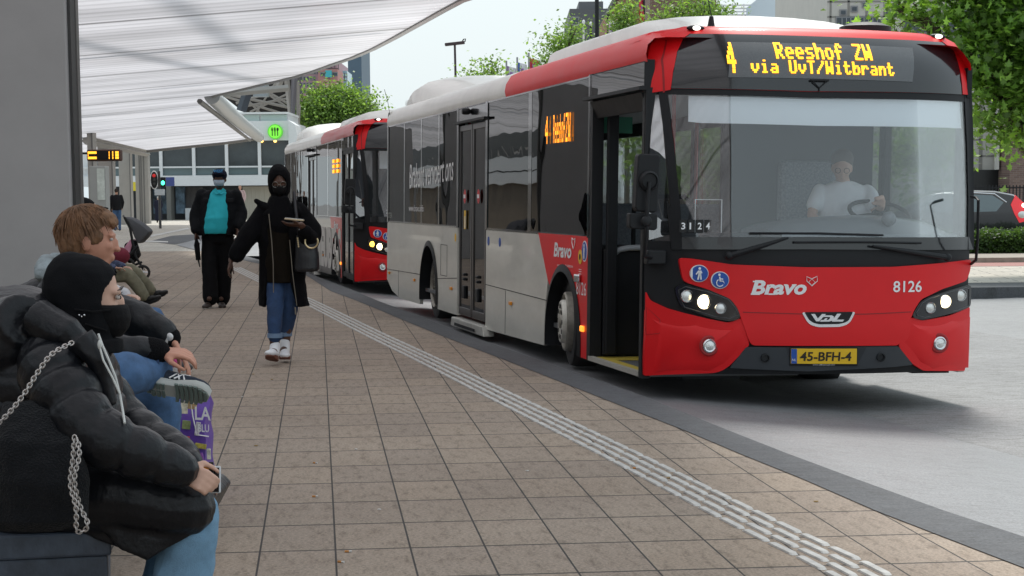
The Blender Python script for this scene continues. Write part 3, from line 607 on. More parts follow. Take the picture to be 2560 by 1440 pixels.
    for x,y in ((995,1120),(1815,1115)):
        p=c5((x,y))[0]; mb=MB(); s=fs(*p)-.028; mb.lathe([(.033,0),(.033,.012),(.024,.014),(.022,.002)],V(s,*p),(0,-1,0),18); mb.build('parking_sensor',BLKM,r,smooth=True,world=False)
    # headlamp units
    for side_,hou,lamps in ((0,((352,622),(410,592),(600,640),(745,700),(795,765),(822,835),(755,862),(640,845),(400,765),(370,700)),((435,682,.047,LENS),(555,722,.055,LAMPW),(672,768,.042,LENS))),
                     (1,((2040,812),(2090,728),(2150,690),(2300,640),(2430,602),(2462,612),(2457,755),(2370,790),(2110,852),(2048,838)),((2160,765,.042,LENS),(2262,720,.05,LAMPW),(2375,677,.045,LENS)))):
        hp=c5(*hou); hp=[(min(max(a,.005),W-.004),b) for a,b in hp]
        h=fpatch('headlight',rnd(hp,.03),.034,BLKP,r,.05)
        c=Vector((sum(a for a,b in hp)/len(hp),sum(b for a,b in hp)/len(hp))); mb=MB(); N=len(hp)
        q=[(c.x+(a-c.x)*.9,c.y+(b-c.y)*.84) for a,b in hp]; mb.tube([V(fs(a,b)-.036,a,b) for a,b in q],.004,6,closed=True); mb.build('bezel',mat('dark_trim',(.05,.05,.055),.3),h,world=False,smooth=True)
        for k,(x,y,rad,mm) in enumerate(lamps):
            p=c5((x,y))[0]; s=fs(*p)-.036; mb=MB(); 
            if variant==1 and side_==0 and k==0: mm=LAMPY
            mb.lathe([(rad,0),(rad,.014),(rad*.93,.018),(rad*.9,.012)],V(s,*p),(0,-1,0),22,cap=False); mb.build('lamp_ring',SIL,h,smooth=True,world=False)
            mb=MB(); mb.lathe([(rad*.9,.006),(rad*.7,.012),(rad*.35,.017),(.002,.019)],V(s,*p),(0,-1,0),22); mb.build('lamp',mm,h,smooth=True,world=False)
    for x,y in ((590,1033),(2222,1015)):
        p=c5((x,y))[0]; s=fs(*p)-.05; mb=MB(); mb.lathe([(.048,.0),(.05,.012),(.042,.02),(.03,.012),(.001,.014)],V(s,*p),(0,-1,0),24); f=mb.build('fog_light',SIL,r,smooth=True,world=False)
        mb=MB(); mb.lathe([(.036,.014),(.001,.026)],V(s,*p),(0,-1,0),20); mb.build('lens',LENS,f,smooth=True,world=False)
        mb=MB(); mb.lathe([(.075,.0),(.066,.006),(.05,.004)],V(s+.0,*p),(0,-1,0),28,cap=False); mb.build('fog_light_recess',mat('recess_shade_red',(.33,.006,.008),.45),f,smooth=True,world=False)  # ring in darker body red paints in the shade around the lamp
    # front markings
    def ftext(name,body,p0,p1,h,m,parent,off=.034,**k):
        a=Vector(c5(p0)[0]); b=Vector(c5(p1)[0]); d=(b-a); e=d.normalized(); hh=h/2.8444/F*13.5
        mb=MB(); text_on(mb,body,(a.x,a.y,0),(e.x,e.y,0),(-e.y*0,1,0),1,fit=(d.length,hh),**k); mb.v=[V(fs(p.x,p.y)-off,p.x,p.y) for p in mb.v]; return mb.build(name,m,parent,world=False)
    fr=None
    if variant==0:
        ftext('operator_lettering','Bravo',(892,672),(1285,672),103,WTXT,r,shear=.22,offset=.035)
        mb=MB()
        def sl(x0,y0,x1,y1):
            P=c5((x0,y1),(x1,y1),(x1,y0),(x0,y0)); mb.add([V(fs(*p)-.0345,*p) for p in P],[(0,1,2,3)])
        sl(890,663,955,673); sl(905,573,960,583); sl(1015,663,1062,673); sl(1025,598,1052,607); sl(1125,598,1150,607); sl(1182,598,1215,606)
        mb.build('operator_lettering_serif',WTXT,r,world=False)
        ftext('fleet_number',num,(1900,655),(2102,652),82,WTXT,r,offset=.012)
        for loops in ([(1286,543),(1322,560),(1360,541),(1362,575),(1323,610),(1287,575)],):
            mb=MB(); P=c5(*loops); mb.tube([V(fs(*p)-.036,*p) for p in P],.0028,4,closed=True)
            P=c5((1322,560),(1300,583),(1323,606),(1346,583)); mb.tube([V(fs(*p)-.036,*p) for p in P],.0022,4,closed=True)
            P=c5((1287,575),(1322,545)); 
            mb.build('heart_emblem',WTXT,r,world=False)
        # maker badge
        bd=fpatch('maker_badge',rnd(c5((1252,797),(1632,794),(1598,862),(1570,885),(1520,900),(1370,902),(1318,888),(1290,865)),.015),.036,SIL,r,.01)
        fpatch('badge_inset',rnd(c5((1270,795),(1614,793),(1582,855),(1555,870),(1510,880),(1375,882),(1335,872),(1305,852)),.012),.041,BLKM,bd,.006)
        mb=MB()
        def st(*pts):
            P=c5(*pts); mb.add([V(fs(*p)-.044,*p) for p in P],[tuple(range(len(P)))])
        st((1315,808),(1342,808),(1362,840),(1392,808),(1420,808),(1372,860),(1350,860))            # V
        st((1392,828),(1400,818),(1462,818),(1476,826),(1474,840),(1462,856),(1440,862),(1376,862),(1386,850),(1436,850),(1446,842),(1450,830))
        st((1415,838),(1432,838),(1420,852),(1402,852))
        st((1500,806),(1528,806),(1496,848),(1550,848),(1538,862),(1462,862),(1464,852))             # L
        mb.build('badge_lettering',SIL,bd,world=False)
        # plate
        pp=fpatch('number_plate',c5((1175,1054),(1643,1054),(1641,1163),(1174,1160)),.036,YEL,r,.006)
        fpatch('plate_border',c5((1168,1048),(1650,1048),(1648,1178),(1168,1176)),.032,BLKM,pp,.004)
        fpatch('country_band',c5((1176,1056),(1217,1056),(1216,1160),(1176,1159)),.038,BLU,pp,.003)
        ftext('country_code','NL',(1181,1142),(1210,1142),17,WTXT,pp,off=.040)
        ftext('plate_text','45-BFH-4',(1236,1142),(1600,1142),66,mat('plate_black',(.02,.015,.01),.5),pp,off=.039,offset=.02)
        ftext('dealer_text','www.vdlbuscoach.com',(1330,1173),(1487,1173),9,WTXT,pp,off=.0335)
        # round pictogram stickers
    def rsticker(x,y,kind):
        p=c5((x,y))[0]; R=.062
        mb=MB(); mb.rings([[V(fs(p[0]+R*math.cos(t),p[1]+R*math.sin(t))-.042,p[0]+R*math.cos(t),p[1]+R*math.sin(t)) for t in [2*math.pi*i/28 for i in range(28)]],[V(fs(*p)-.030,p[0]+R*.99*math.cos(t),p[1]+R*.99*math.sin(t)) for t in [2*math.pi*i/28 for i in range(28)]]]); s=mb.build('round_sticker',WTXT,r,world=False)
        mb=MB(); mb.add([V(fs(p[0]+R*.9*math.cos(t),p[1]+R*.9*math.sin(t))-.051,p[0]+R*.9*math.cos(t),p[1]+R*.9*math.sin(t)) for t in [2*math.pi*i/28 for i in range(28)]],[tuple(range(28))]); mb.build('sticker_field',BLU,s,world=False)
        mb=MB()
        def ln(pts,w):
            mb.tube([V(fs(p[0],p[1])-.055,p[0]+a*R,p[1]+b*R) for a,b in pts],w*R,5)
        def hd(a,b,q): mb.ell(V(fs(*p)-.055,p[0]+a*R,p[1]+b*R),(q*R,.001,q*R),n=10,m=6)
        if kind==0: hd(0,.58,.16); ln([(0,.35),(0,-.05)],.2); ln([(-.08,-.05),(-.2,-.7)],.1); ln([(.08,-.05),(.18,-.7)],.1); ln([(-.1,.32),(-.42,-.1)],.08); ln([(.1,.32),(.42,-.08)],.08); ln([(.42,-.08),(.52,-.7)],.04)
        else:
            hd(-.15,.62,.15); ln([(-.12,.4),(-.05,-.1),(.35,-.12),(.5,-.55),(.62,-.5)],.09); ln([(-.1,.15),(.3,.12)],.07); ln([(-.05+.42*math.cos(t),-.3+.42*math.sin(t)) for t in [R_(a) for a in range(120,331,30)]],.06)
        mb.build('pictogram',WTXT,s,world=False)
    rsticker(521,521,0); rsticker(669,568,1)
    # wipers
    def wiper(a,b,c_,d_):
        P=c5(a,b); mb=MB(); q=[V(fs(*p)-.05,*p) for p in P]; mb.tube([q[0],q[0].lerp(q[1],.5)+Vector((0,-.02,0)),q[1]],[.022,.018,.008],8); mb.ell(q[0],(.03,.03,.03)); w=mb.build('wiper',BLKM,r,smooth=True,world=False)
        P=c5(c_,d_); mb=MB(); mb.tube([V(fs(*P[0])-.03,*P[0]),V(fs((P[0][0]+P[1][0])/2,P[0][1])-.03,(P[0][0]+P[1][0])/2,(P[0][1]+P[1][1])/2+.006),V(fs(*P[1])-.03,*P[1])],.009,6); mb.build('blade',BLKM,w,world=False)
    wiper((730,395),(1150,268),(885,235),(1830,250)); wiper((2280,408),(1750,325),(1200,300),(2100,305))
    # key flap on the corner
    mb=MB(); P=c5((145,760),(250,850),(248,945),(140,955)); mb.tube([V(fs(max(a,.01),b)-.0235,max(a,.012),b) for a,b in P],.0022,5,closed=True); mb.build('filler_flap_edge',mat('crease_shade_red',(.3,.006,.008),.5),r,world=False)
    # headlight washer box & camera bracket beside the door
    mb=MB(); P=c5((205,405))[0]; s=fs(max(P[0],.02),P[1]); mb.box(V(s-.05,max(P[0],.02)-.0,P[1]),(.14,.1,.1)); mb.build('mirror_bracket',BLKM,r,world=False,bevel=.01)
    # roof marker lamps
    for x,y in ((1738,71),(2342,92)):
        p=FP(x,y); mb=MB(); s=fs(p[0],p[1]); mb.ell(V(s-.01,p[0],p[1]),(.07,.03,.022)); m_=mb.build('marker_lamp',BLKM,r,smooth=True,world=False); mb=MB(); mb.ell(V(s-.025,p[0],p[1]),(.035,.025,.017)); mb.build('marker_lens',mat('marker_white',(1,1,.9),.3,emit=(1,.97,.85),estr=1.6),m_,smooth=True,world=False)
    # mirrors
    s=-.42
    def MP(u,v,s=s):
        o=B1i@CAM; q=(B1i.to_3x3()@ray(u,v)); k=(s-o.y)/q.y; return V(s,o.x+q.x*k,o.z+q.z*k)
    mb=MB(); P=[MP(u,v) for u,v in ((1596,388),(1602,384),(1647,386),(1652,394),(1648,450),(1645,525),(1638,532),(1594,528),(1589,518),(1592,450))]; mb.prism(P,Vector((0,.1,0))); mi=mb.build('door_mirror',BLKM,r,world=False,bevel=.012)
    mb=MB(); c=MP(1621,452); mb.lathe([(.07,0),(.07,.03),(.055,.045),(.05,.03),(.02,.03)],c,(0,-1,0),22); mb.build('mirror_hub',BLKM,mi,smooth=True,world=False)
    mb=MB(); P=[MP(u,v) for u,v in ((1575,532),(1645,535),(1644,572),(1638,576),(1580,572),(1574,566))]; mb.prism(P,Vector((0,.09,0))); mb.build('kerb_mirror',BLKM,mi,world=False,bevel=.012)
    mb=MB(); mb.tube([MP(1620,455)+Vector((0,-.04,0)),MP(1614,500)+Vector((0,-.05,0)),MP(1612,555)+Vector((0,-.05,0)),MP(1611,610)+Vector((0,-.03,0)),MP(1614,640)+Vector((0,.05,0)),MP(1630,645,-.1)],.014,8); mb.ell(MP(1611,553)+Vector((0,-.05,0)),(.04,.02,.04)); mb.build('mirror_arm',BLKM,mi,smooth=True,world=False)
    mb=MB(); mb.tube([MP(2428,660,-.05),MP(2440,650,-.2),MP(2444,600,-.3),MP(2446,500,-.35),MP(2440,494,-.3),MP(2428,492,-.2)],.011,8); om=mb.build('offside_mirror_arm',BLKM,r,smooth=True,world=False)
    # cab
    mb=MB(); top=[]
    n=14; rs=[]
    for i in range(n+1):
        w=.95+1.5*i/n; t=(i/n); zz=1.22+.10*math.sin(math.pi*t)**.6; rs.append([V(fs(w,1.1)+.08,w,1.1),V(fs(w,1.1)+.1,w,1.16+.02),V(fs(w,1.2)+.28,w,zz-.03),V(fs(w,1.2)+.45,w,zz),V(.62,w,zz-.02),V(.66,w,.9)])
    mb.rings(rs); mb.build('dashboard',mat('dash_grey',(.22,.235,.25),.35,coat=.5),r,smooth=True,world=False)
    mb=MB(); mb.bb(V(.15,.25,.95),V(.6,.95,1.18)); mb.build('dashboard_shelf',DARKIN,r,world=False,bevel=.02)
    if variant==0:
        c=V(.45,2.0,1.335); ax=Vector((0,-.42,1)).normalized(); mb=MB(); mb.tube(mb.ring(c,ax,.23,32),.016,8,closed=True)
        for t in (30,150,270): mb.cyl(c,c+(Matrix.Rotation(R_(t),3,ax)@ax.orthogonal().normalized())*.22,.012,n=6)
        mb.ell(c,(.06,.06,.03)); mb.cyl(c,c-ax*.25,.03,n=8); mb.build('steering_wheel',BLKM,r,smooth=True,world=False)
        mb=MB(); mb.bb(V(1.4,1.55,.6),V(1.52,2.05,1.75)); mb.bb(V(.95,1.55,.62),V(1.42,2.05,.74)); mb.build('driver_seat',SEATM,r,world=False,bevel=.05)
        mb=MB(); mb.bb(V(1.7,1.15,.34),V(1.75,W-.08,2.3)); mb.build('cab_rear_wall',mat('cab_wall_grey',(.1,.105,.115),.6),r,world=False)
        mb=MB(); mb.ell(MP(2222,547,-.12),(.055,.05,.055)); mb.build('dash_camera',mat('cam_grey',(.2,.21,.22),.25),r,smooth=True,world=False)
        # route number cards
        for k,ch in enumerate('3124'):
            P=MP(1708+k*20.5,565,-.22); mb=MB(); mb.bb(P+Vector((-.026,0,-.045)),P+Vector((.026,.006,.045))); cd=mb.build('number_card',mat('card_black',(.008,.008,.008),.6),r,world=False)
            mb=MB(); text_on(mb,ch,P+Vector((-.015,-.003,-.024)),(1,0,0),(0,0,1),1,fit=(.03 if ch!='1' else .012,.048),offset=.02); mb.build('number',mat('card_white',(.9,.9,.9),.5,emit=(1,1,1),estr=.0),cd,world=False)
        mb=MB(); P=MP(1770,540,-.1); 
        for (a,b) in (((-.1,0,-.12),(-.094,.002,.12)),((.1,0,-.12),(.106,.002,.12)),((-.1,0,.115),(.1,.002,.12))): mb.bb(P+Vector(a),P+Vector(b))
        mb.build('sticker_frame',WTXT,r,world=False)
        # left seat frame visible, green signs
        mb=MB(); mb.tube([V(2.2,.55,1.0),V(2.2,.55,1.35),V(2.2,.7,1.45),V(2.2,1.0,1.45),V(2.2,1.1,1.35),V(2.2,1.1,1.0)],.02,8); mb.build('seat_grab_bar',BLKM,r,smooth=True,world=False)
        mb=MB(); mb.bb(V(1.62,.12,1.95),V(1.64,.36,2.08)); mb.build('exit_sign',mat('exit_green',(.02,.18,.11),.5),r,world=False)
        fpatch('sun_blind',c4((468,566),(1300,590),(2400,606),(2412,798),(1400,780),(560,760),(466,750)),-.03,LIT,r,.004)
    else:
        for k,ch in enumerate('3125'):
            P=MP(1708+k*20.5,565,-.22)+Vector((.28,0,0)); mb=MB(); text_on(mb,ch,P+Vector((-.02,-.003,-.03)),(1,0,0),(0,0,1),1,fit=(.036 if ch!='1' else .014,.06),offset=.02); mb.build('number',mat('card_white',(.9,.9,.9),.5),r,world=False)
        mb=MB(); mb.bb(V(.35,.45,1.9),V(.37,2.42,2.18)); mb.build('sun_blind',LIT,r,world=False)
        mb=MB(); mb.bb(V(.7,.1,.34),V(.75,W-.1,2.3)); mb.build('cab_rear_wall',DARKIN,r,world=False)
    # ---- side markings
    def stext(name,body,p0,h,L_,m,off=.004,tilt=0,**k):
        mb=MB(); e=Vector((0,-math.cos(tilt),math.sin(tilt))); u=Vector((0,math.sin(tilt),math.cos(tilt))); text_on(mb,body,V(p0[0],-off,p0[1]),e,u,1,fit=(L_,h),**k); return mb.build(name,m,r,world=False)
    if variant==0:
        stext('slogan_lettering','Brabant vervoert ons',(10.5,1.55),.30,3.0,WTXT,.0,R_(1.5),shear=.2)
        stext('web_lettering','www.bravo.info',(10.55,1.27),.08,1.1,WTXT,.0)
        stext('side_operator_lettering','Bravo',(2.75,.925),.125,.62,WTXT,.005,shear=.2,offset=.03)
        stext('arriva_lettering','samen met @ ARRIVA',(2.62,.845),.028,.55,WTXT,.005)
        stext('side_fleet_number',num,(1.95,.64),.105,.32,WTXT,.005)
        stext('rear_web_lettering','CITEA',(12.33,1.17),.07,.4,mat('grey_lettering',(.3,.33,.3),.5),.0)
        mb=MB(); q=[(2.11,1.1),(2.06,1.085),(2.01,1.1),(2.01,1.06),(2.06,1.01),(2.11,1.06)]; mb.tube([V(a,-.006,b) for a,b in q],.004,4,closed=True); mb.build('heart_emblem',WTXT,r,world=False)
        for s,z,m_ in ((1.84,.95,YEL),(1.7,1.0,BLU)):
            mb=MB(); 
            if m_ is BLU: mb.cyl(V(s,-.005,z),V(s,-.002,z),.085,n=24)
            else: mb.cyl(V(s,-.005,z),V(s,-.002,z),.06,n=20)
            st=mb.build('round_sticker',m_ if m_ is YEL else WTXT,r,world=False)
            if m_ is BLU:
                mb=MB(); mb.cyl(V(s,-.007,z),V(s,-.0055,z),.075,n=24); mb.build('sticker_field',BLU,st,world=False)
                mb=MB(); mb.ell(V(s,-.009,z+.045),(.003,.014,.014)); mb.bb(V(s-.016,-.01,z-.01),V(s+.016,-.008,z+.03)); mb.bb(V(s-.016,-.01,z-.06),V(s-.004,-.008,z-.01)); mb.bb(V(s+.004,-.01,z-.06),V(s+.016,-.008,z-.01)); mb.build('pictogram',WTXT,st,world=False)
            else:
                mb=MB(); mb.cyl(V(s,-.007,z),V(s,-.0055,z),.025,n=14); mb.build('sticker_field',BLKM,st,world=False)
        mb=MB()
        for k in range(3): mb.bb(V(1.8,-.004,.845-k*.018),V(1.88,-.002,.85-k*.018))
        mb.build('small_print',WTXT,r,world=False)
        mb=MB(); mb.box(V(1.87,-.02,.775),(.03,.14,.07)); mb.build('door_button',SIL,r,world=False,bevel=.015)
        for s,z in ((5.55,1.0),(5.0,1.0),(7.35,1.0)):
            mb=MB(); mb.cyl(V(s,-.004,z),V(s,-.001,z),.045,n=16); mb.build('small_round_sticker',BLU if s<7 else YEL,r,world=False)
        stext('air_con_lettering','ARRIVA',(12.05,2.66),.07,.6,mat('pale_lettering',(.45,.44,.42),.5),-.19)
        # side destination behind glass
        mb=MB(); led(mb,'4',V(3.1,-.009,1.9),Vector((0,-1,0)),Vector((0,0,1)),.12,.24,.95,False); led(mb,'Reeshof',V(2.8,-.009,1.9),Vector((0,-1,0)),Vector((0,0,1)),.42,.24,.95,False); led(mb,'ZW',V(2.36,-.009,1.9),Vector((0,-1,0)),Vector((0,0,1)),.17,.24,.95,False)
        mb.build('side_display_text',mat('orange_led_bright',(1,.3,.02),.5,emit=(1,.3,.01),estr=1.9),r,world=False)
    else:
        stext('advert_lettering','MEUBELS',(5.2+.4,.22),.72,3.9,mat('advert_grey',(.6,.58,.55),.5),.006,xs=1,offset=.05)
        stext('side_operator_lettering','Bravo',(2.75,.925),.125,.62,WTXT,.005,shear=.2,offset=.03)
        mb=MB()
        for k in range(2):
            for j in range(3): mb.bb(V(2.9-k*.6,-.012,1.86+j*.085),V(2.62-k*.6,-.008,1.86+j*.085+.055))
        mb.build('side_display_text',mat('orange_led_bright',(1,.3,.02),.5,emit=(1,.3,.01),estr=1.9),r,world=False)
    return r
bus1=bus(B1,'red and grey city bus with its front door open, amber display reading 4 Reeshof ZW',0)
ds2=Vector((-.2075,1,0)).normalized(); O2=at(883,600,29.3); O2.z=RZ
bus2=bus(bus_frame(O2,ds2,.015),'red city bus with dark grey advert side, waiting behind the first bus, front doors shut',1)
# ================================================================ station canopy, columns, buildings, trees
def canz(x,y): return 3.6+.095*max(-3,(x+.225*y)*.975)
def can(u,v):
    r=ray(u,v); # z=H+rz t ; plane z=3.6+.0926x+.02084y
    a=.095*.975; b=a*.225; t=(3.6-H)/(r.z-a*r.x-b*r.y); return CAM+r*t
def canopy_mat():
    m=bpy.data.materials.new('translucent_corrugated_panel'); m.use_nodes=True; n=m.node_tree; n.nodes.clear(); L=n.links.new
    o=n.nodes.new('ShaderNodeOutputMaterial'); d=n.nodes.new('ShaderNodeBsdfDiffuse'); t=n.nodes.new('ShaderNodeBsdfTranslucent'); g=n.nodes.new('ShaderNodeBsdfGlossy'); g.inputs['Roughness'].default_value=.28
    tc=n.nodes.new('ShaderNodeTexCoord'); mp=n.nodes.new('ShaderNodeMapping'); mp.inputs['Rotation'].default_value=(0,0,-.222); L(tc.outputs['Object'],mp.inputs[0])
    def wave(sc,dist,lo,hi,c0,nd=0):
        w=n.nodes.new('ShaderNodeTexWave'); w.wave_type='BANDS'; w.bands_direction='Y'; w.inputs['Scale'].default_value=sc; w.inputs['Distortion'].default_value=dist; w.inputs['Detail Scale'].default_value=.6; L(mp.outputs[0],w.inputs[0])
        r=n.nodes.new('ShaderNodeMapRange'); r.inputs[1].default_value=lo; r.inputs[2].default_value=hi; r.inputs[3].default_value=c0; r.inputs[4].default_value=1; L(w.outputs['Fac'],r.inputs[0]); return w,r
    w1,r1=wave(.62,.5,0,.6,.8); w2,r2=wave(.057,0,.0,.006,.3)
    nz=n.nodes.new('ShaderNodeTexNoise'); nz.inputs['Scale'].default_value=.22; nz.inputs['Detail'].default_value=5; m2=n.nodes.new('ShaderNodeMapping'); m2.inputs['Scale'].default_value=(.8,2.6,1); L(mp.outputs[0],m2.inputs[0]); L(m2.outputs[0],nz.inputs['Vector'])
    r3=n.nodes.new('ShaderNodeMapRange'); r3.inputs[1].default_value=.3; r3.inputs[2].default_value=.62; r3.inputs[3].default_value=.62; r3.inputs[4].default_value=1; L(nz.outputs[0],r3.inputs[0])
    q=n.nodes.new('ShaderNodeMath'); q.operation='MULTIPLY'; L(r1.outputs[0],q.inputs[0]); L(r2.outputs[0],q.inputs[1]); q2=n.nodes.new('ShaderNodeMath'); q2.operation='MULTIPLY'; L(q.outputs[0],q2.inputs[0]); L(r3.outputs[0],q2.inputs[1])
    c=n.nodes.new('ShaderNodeVectorMath'); c.operation='SCALE'; c.inputs[0].default_value=(.70,.68,.71); L(q2.outputs[0],c.inputs['Scale'])
    L(c.outputs[0],d.inputs[0]); L(c.outputs[0],t.inputs[0])
    bp=n.nodes.new('ShaderNodeBump'); bp.inputs['Strength'].default_value=.35; bp.inputs['Distance'].default_value=.03; L(w1.outputs['Fac'],bp.inputs['Height']); L(bp.outputs[0],g.inputs['Normal'])
    m1=n.nodes.new('ShaderNodeMixShader'); m1.inputs[0].default_value=.88; L(d.outputs[0],m1.inputs[1]); L(t.outputs[0],m1.inputs[2])
    fz=n.nodes.new('ShaderNodeFresnel'); fz.inputs[0].default_value=1.25; mm=n.nodes.new('ShaderNodeMixShader'); fm=n.nodes.new('ShaderNodeMath'); fm.operation='MULTIPLY'; fm.inputs[1].default_value=.3; L(fz.outputs[0],fm.inputs[0]); L(fm.outputs[0],mm.inputs[0]); L(m1.outputs[0],mm.inputs[1]); L(g.outputs[0],mm.inputs[2]); L(mm.outputs[0],o.inputs[0]); return m
CANM=canopy_mat(); CONC=mat('grey_column_panel',(.36,.36,.362),.45,noise_amt=.06,nscale=2); CONC2=mat('column_flange_dark',(.13,.125,.12),.5); COLW=mat('warm_grey_column',(.3,.285,.265),.6,noise_amt=.08,nscale=2)
edge=[(1152,0),(1100,28),(1040,62),(985,93),(930,122),(880,143),(830,160),(780,178),(740,190),(690,202),(630,216),(575,229),(530,240)]
far=[(530,240),(560,270),(600,305),(648,343)]
bot=[(648,343),(560,355),(450,366),(368,375)]
E3=[can(*p) for p in edge]; F3=[can(*p) for p in far]; G3=[can(*p) for p in bot]
# plan outline: overhead part runs back past the camera
near=[(1.35,22),(1.6,17),(1.55,10),(1.5,0),(1.5,-12)]
outl=[Vector((x,y,canz(x,y))) for x,y in near[::-1]]+E3+F3[1:]+G3[1:]
leftb=[Vector((-.225*y-3.2,y,canz(-.225*y-3.2,y))) for y in (84,60,40,20,0,-12)]
outl=outl+leftb
cn=thing('station_canopy','large pale translucent corrugated canopy sweeping over the platform','canopy',(-4,14,0))
mb=MB(); mb.add(outl,[tuple(range(len(outl)))]); o=mb.build('roof_sheet',CANM,cn)
mb=MB(); ed=[Vector((x,y,canz(x,y))) for x,y in near[::-1]]+E3; mb.tube([p+Vector((.02,0,.03)) for p in ed],.075,8); mb.build('edge_trim',mat('canopy_edge_metal',(.3,.3,.3),.4,metal=.5),cn,smooth=True)
mb=MB(); mb.tube([p+Vector((0,0,.0)) for p in F3],[.2,.22,.24,.26],14); mb.build('edge_tube',mat('canopy_tube',(.36,.37,.37),.35,metal=.3),cn,smooth=True)
mb=MB(); mb.tube([F3[0]+Vector((-.35,.2,-.12)),F3[-1]+Vector((-.5,.2,-.15))],.07,6); mb.tube([p+Vector((0,0,-.05)) for p in G3],.1,6); mb.build('gutter_line',CONC2,cn)
mb=MB(); a,b=at(213,338,70),at(368,378,104); mb.tube([a,b],.22,4); a2,b2=at(213,352,70),at(370,386,104); mb.tube([a2,b2],.14,4); mb.build('eaves_beam',COLW,cn)
for y in range(9,75,11):      # beams above the translucent sheet
    mb=MB(); x0=-.225*y-3; x1=min(1.2,.04*y*-1+1.5) if y<25 else -.17*y+3.2; mb.tube([Vector((x0,y,canz(x0,y)+.9)),Vector((x1,y+.2*(x1-x0),canz(x1,y)+.9))],.13,6); mb.build('roof_beam',COLW,cn)
for (a,b) in (((-3,8),(-4.5,34)),((-6.5,20),(-5.5,46))):
    mb=MB(); mb.tube([Vector((*a,canz(*a)+1.5)),Vector((*b,canz(*b)+1.5))],.14,6); mb.build('roof_brace',COLW,cn)
# pillars along the platform
for k,(Y,u) in enumerate(((13.5,187),(23,199),(33,204),(43,208),(54,211))):
    X=(u-PX)/F*Y; zt=canz(X-.5,Y)+.02
    lab=['broad grey clad pillar filling the left edge, behind the seated woman','second grey pillar of the row, seen as a strip past the broad one','third grey pillar strip under the canopy','fourth grey pillar strip under the canopy','thin far pillar strip next to the departure display'][k]
    t=thing('canopy_pillar',lab,'pillar',(X-.55,Y+.4,0),group='grey canopy pillars in a row')
    w=1.05
    mb=MB(); mb.bb((X-w,Y,0),(X,Y+.2,zt)); mb.build('cladding',CONC,t,bevel=.012)
    mb=MB(); mb.bb((X+.001,Y+.05,0),(X+.022,Y+.19,zt)); mb.build('recess_strip',mat('recess_dark',(.05,.05,.05),.6),t)
    mb=MB(); mb.bb((X-.3,Y+.2,0),(X+.03,Y+.28,zt)); mb.build('side_flange',CONC2,t,bevel=.004)
for (u0,u1,Y,lab) in ((299,328,100,'slim warm grey column behind the standing couple'),(340,372,103,'grooved end column of the canopy, by the traffic light'),(247,284,84,'warm grey column above the cabinet'),(222,236,66,'narrow column beside the cabinet')):
    a=at(u0,500,Y); b=at(u1,500,Y); t=thing('far_column',lab,'column',((a.x+b.x)/2,Y,RZ+.1),group='columns at the far end of the canopy')
    mb=MB(); top=3.95 if Y>90 else 4.0; mb.bb((a.x,Y,RZ+.1),(b.x,Y+.6,top)); mb.build('shaft',COLW,t)
    mb=MB(); q=(b.x-a.x); 
    if u0==340:
        for f_ in (.28,.42,.62): mb.bb((a.x+q*f_,Y-.02,0),(a.x+q*f_+.06,Y,top))
    else: mb.bb((b.x-.05,Y-.02,0),(b.x,Y,top))
    mb.build('groove',CONC2,t)
# departure display
Y=26; a=at(217,403,Y); b=at(301,373,Y); t=thing('departure_display','black hanging departure display with amber rows under the canopy','display',(a.x,Y,a.z))
mb=MB(); mb.bb((a.x,Y,a.z),(b.x,Y+.15,b.z)); mb.build('housing',mat('display_brown_frame',(.09,.04,.03),.5),t,bevel=.02)
mb=MB(); mb.bb((a.x+.018,Y-.01,a.z+.018),(b.x-.022,Y-.002,b.z-.018)); mb.build('screen',BLKM,t)
mb=MB(); h=b.z-a.z; wd_=b.x-a.x
random.seed(3)
for r in range(3):
    z=b.z-.026-(r+.5)*(h-.052)/3
    for c0,c1 in (((.0,.3) if r!=1 else (.0,.06)),(.62,.68),(.72,.79),(.81,.95)):
        x=a.x+.02+wd_*c0
        mb.bb((x,Y-.02,z-.016),(a.x+wd_*c1,Y-.012,z+.016))
mb.build('text_row',mat('amber_rows',(1,.4,.03),.5,emit=(1,.42,.03),estr=1.5),t)
mb=MB(); mb.cyl((a.x-.3,Y+.07,b.z-.05),(a.x,Y+.07,b.z-.05),.015); mb.build('hanger',BLKM,t)
# cabinet, plant
Y=62; a=at(226,523,Y); b=at(263,415,Y); t=thing('info_cabinet','tall pale information cabinet beside the columns','cabinet',(a.x,Y,RZ+.1))
mb=MB(); mb.bb((a.x,Y,RZ+.1),(b.x,Y+.6,b.z)); mb.build('housing',mat('cabinet_grey',(.33,.34,.33),.5),t,bevel=.02); mb=MB(); mb.bb((a.x+.25,Y-.02,a.z+.3),(b.x-.03,Y-.005,b.z-.08)); mb.build('glass_panel',mat('cabinet_pale_panel',(.55,.6,.56),.25,noise_amt=.2,nscale=3),t)
# kerb corner of the crossing bus lane
def flat(name,px,z,m): mb=MB(); mb.add([gz(u,v,z) for u,v in px],[tuple(range(len(px)))]); return struct(name,mb,m)
flat('kerb_corner',((374,603),(436,611),(486,601),(560,612),(560,586),(480,586),(430,589)),RZ+.108,M_kerb)
flat('bus_lane_crossing',((440,612),(486,600),(640,590),(700,600),(700,640),(560,640),(490,625)),RZ+.112,M_asph)
flat('guide_line',((372,589),(470,569),(474,572),(378,592)),RZ+.112,M_rib); flat('guide_line',((330,600),(420,603),(420,606),(330,603)),RZ+.112,M_rib)
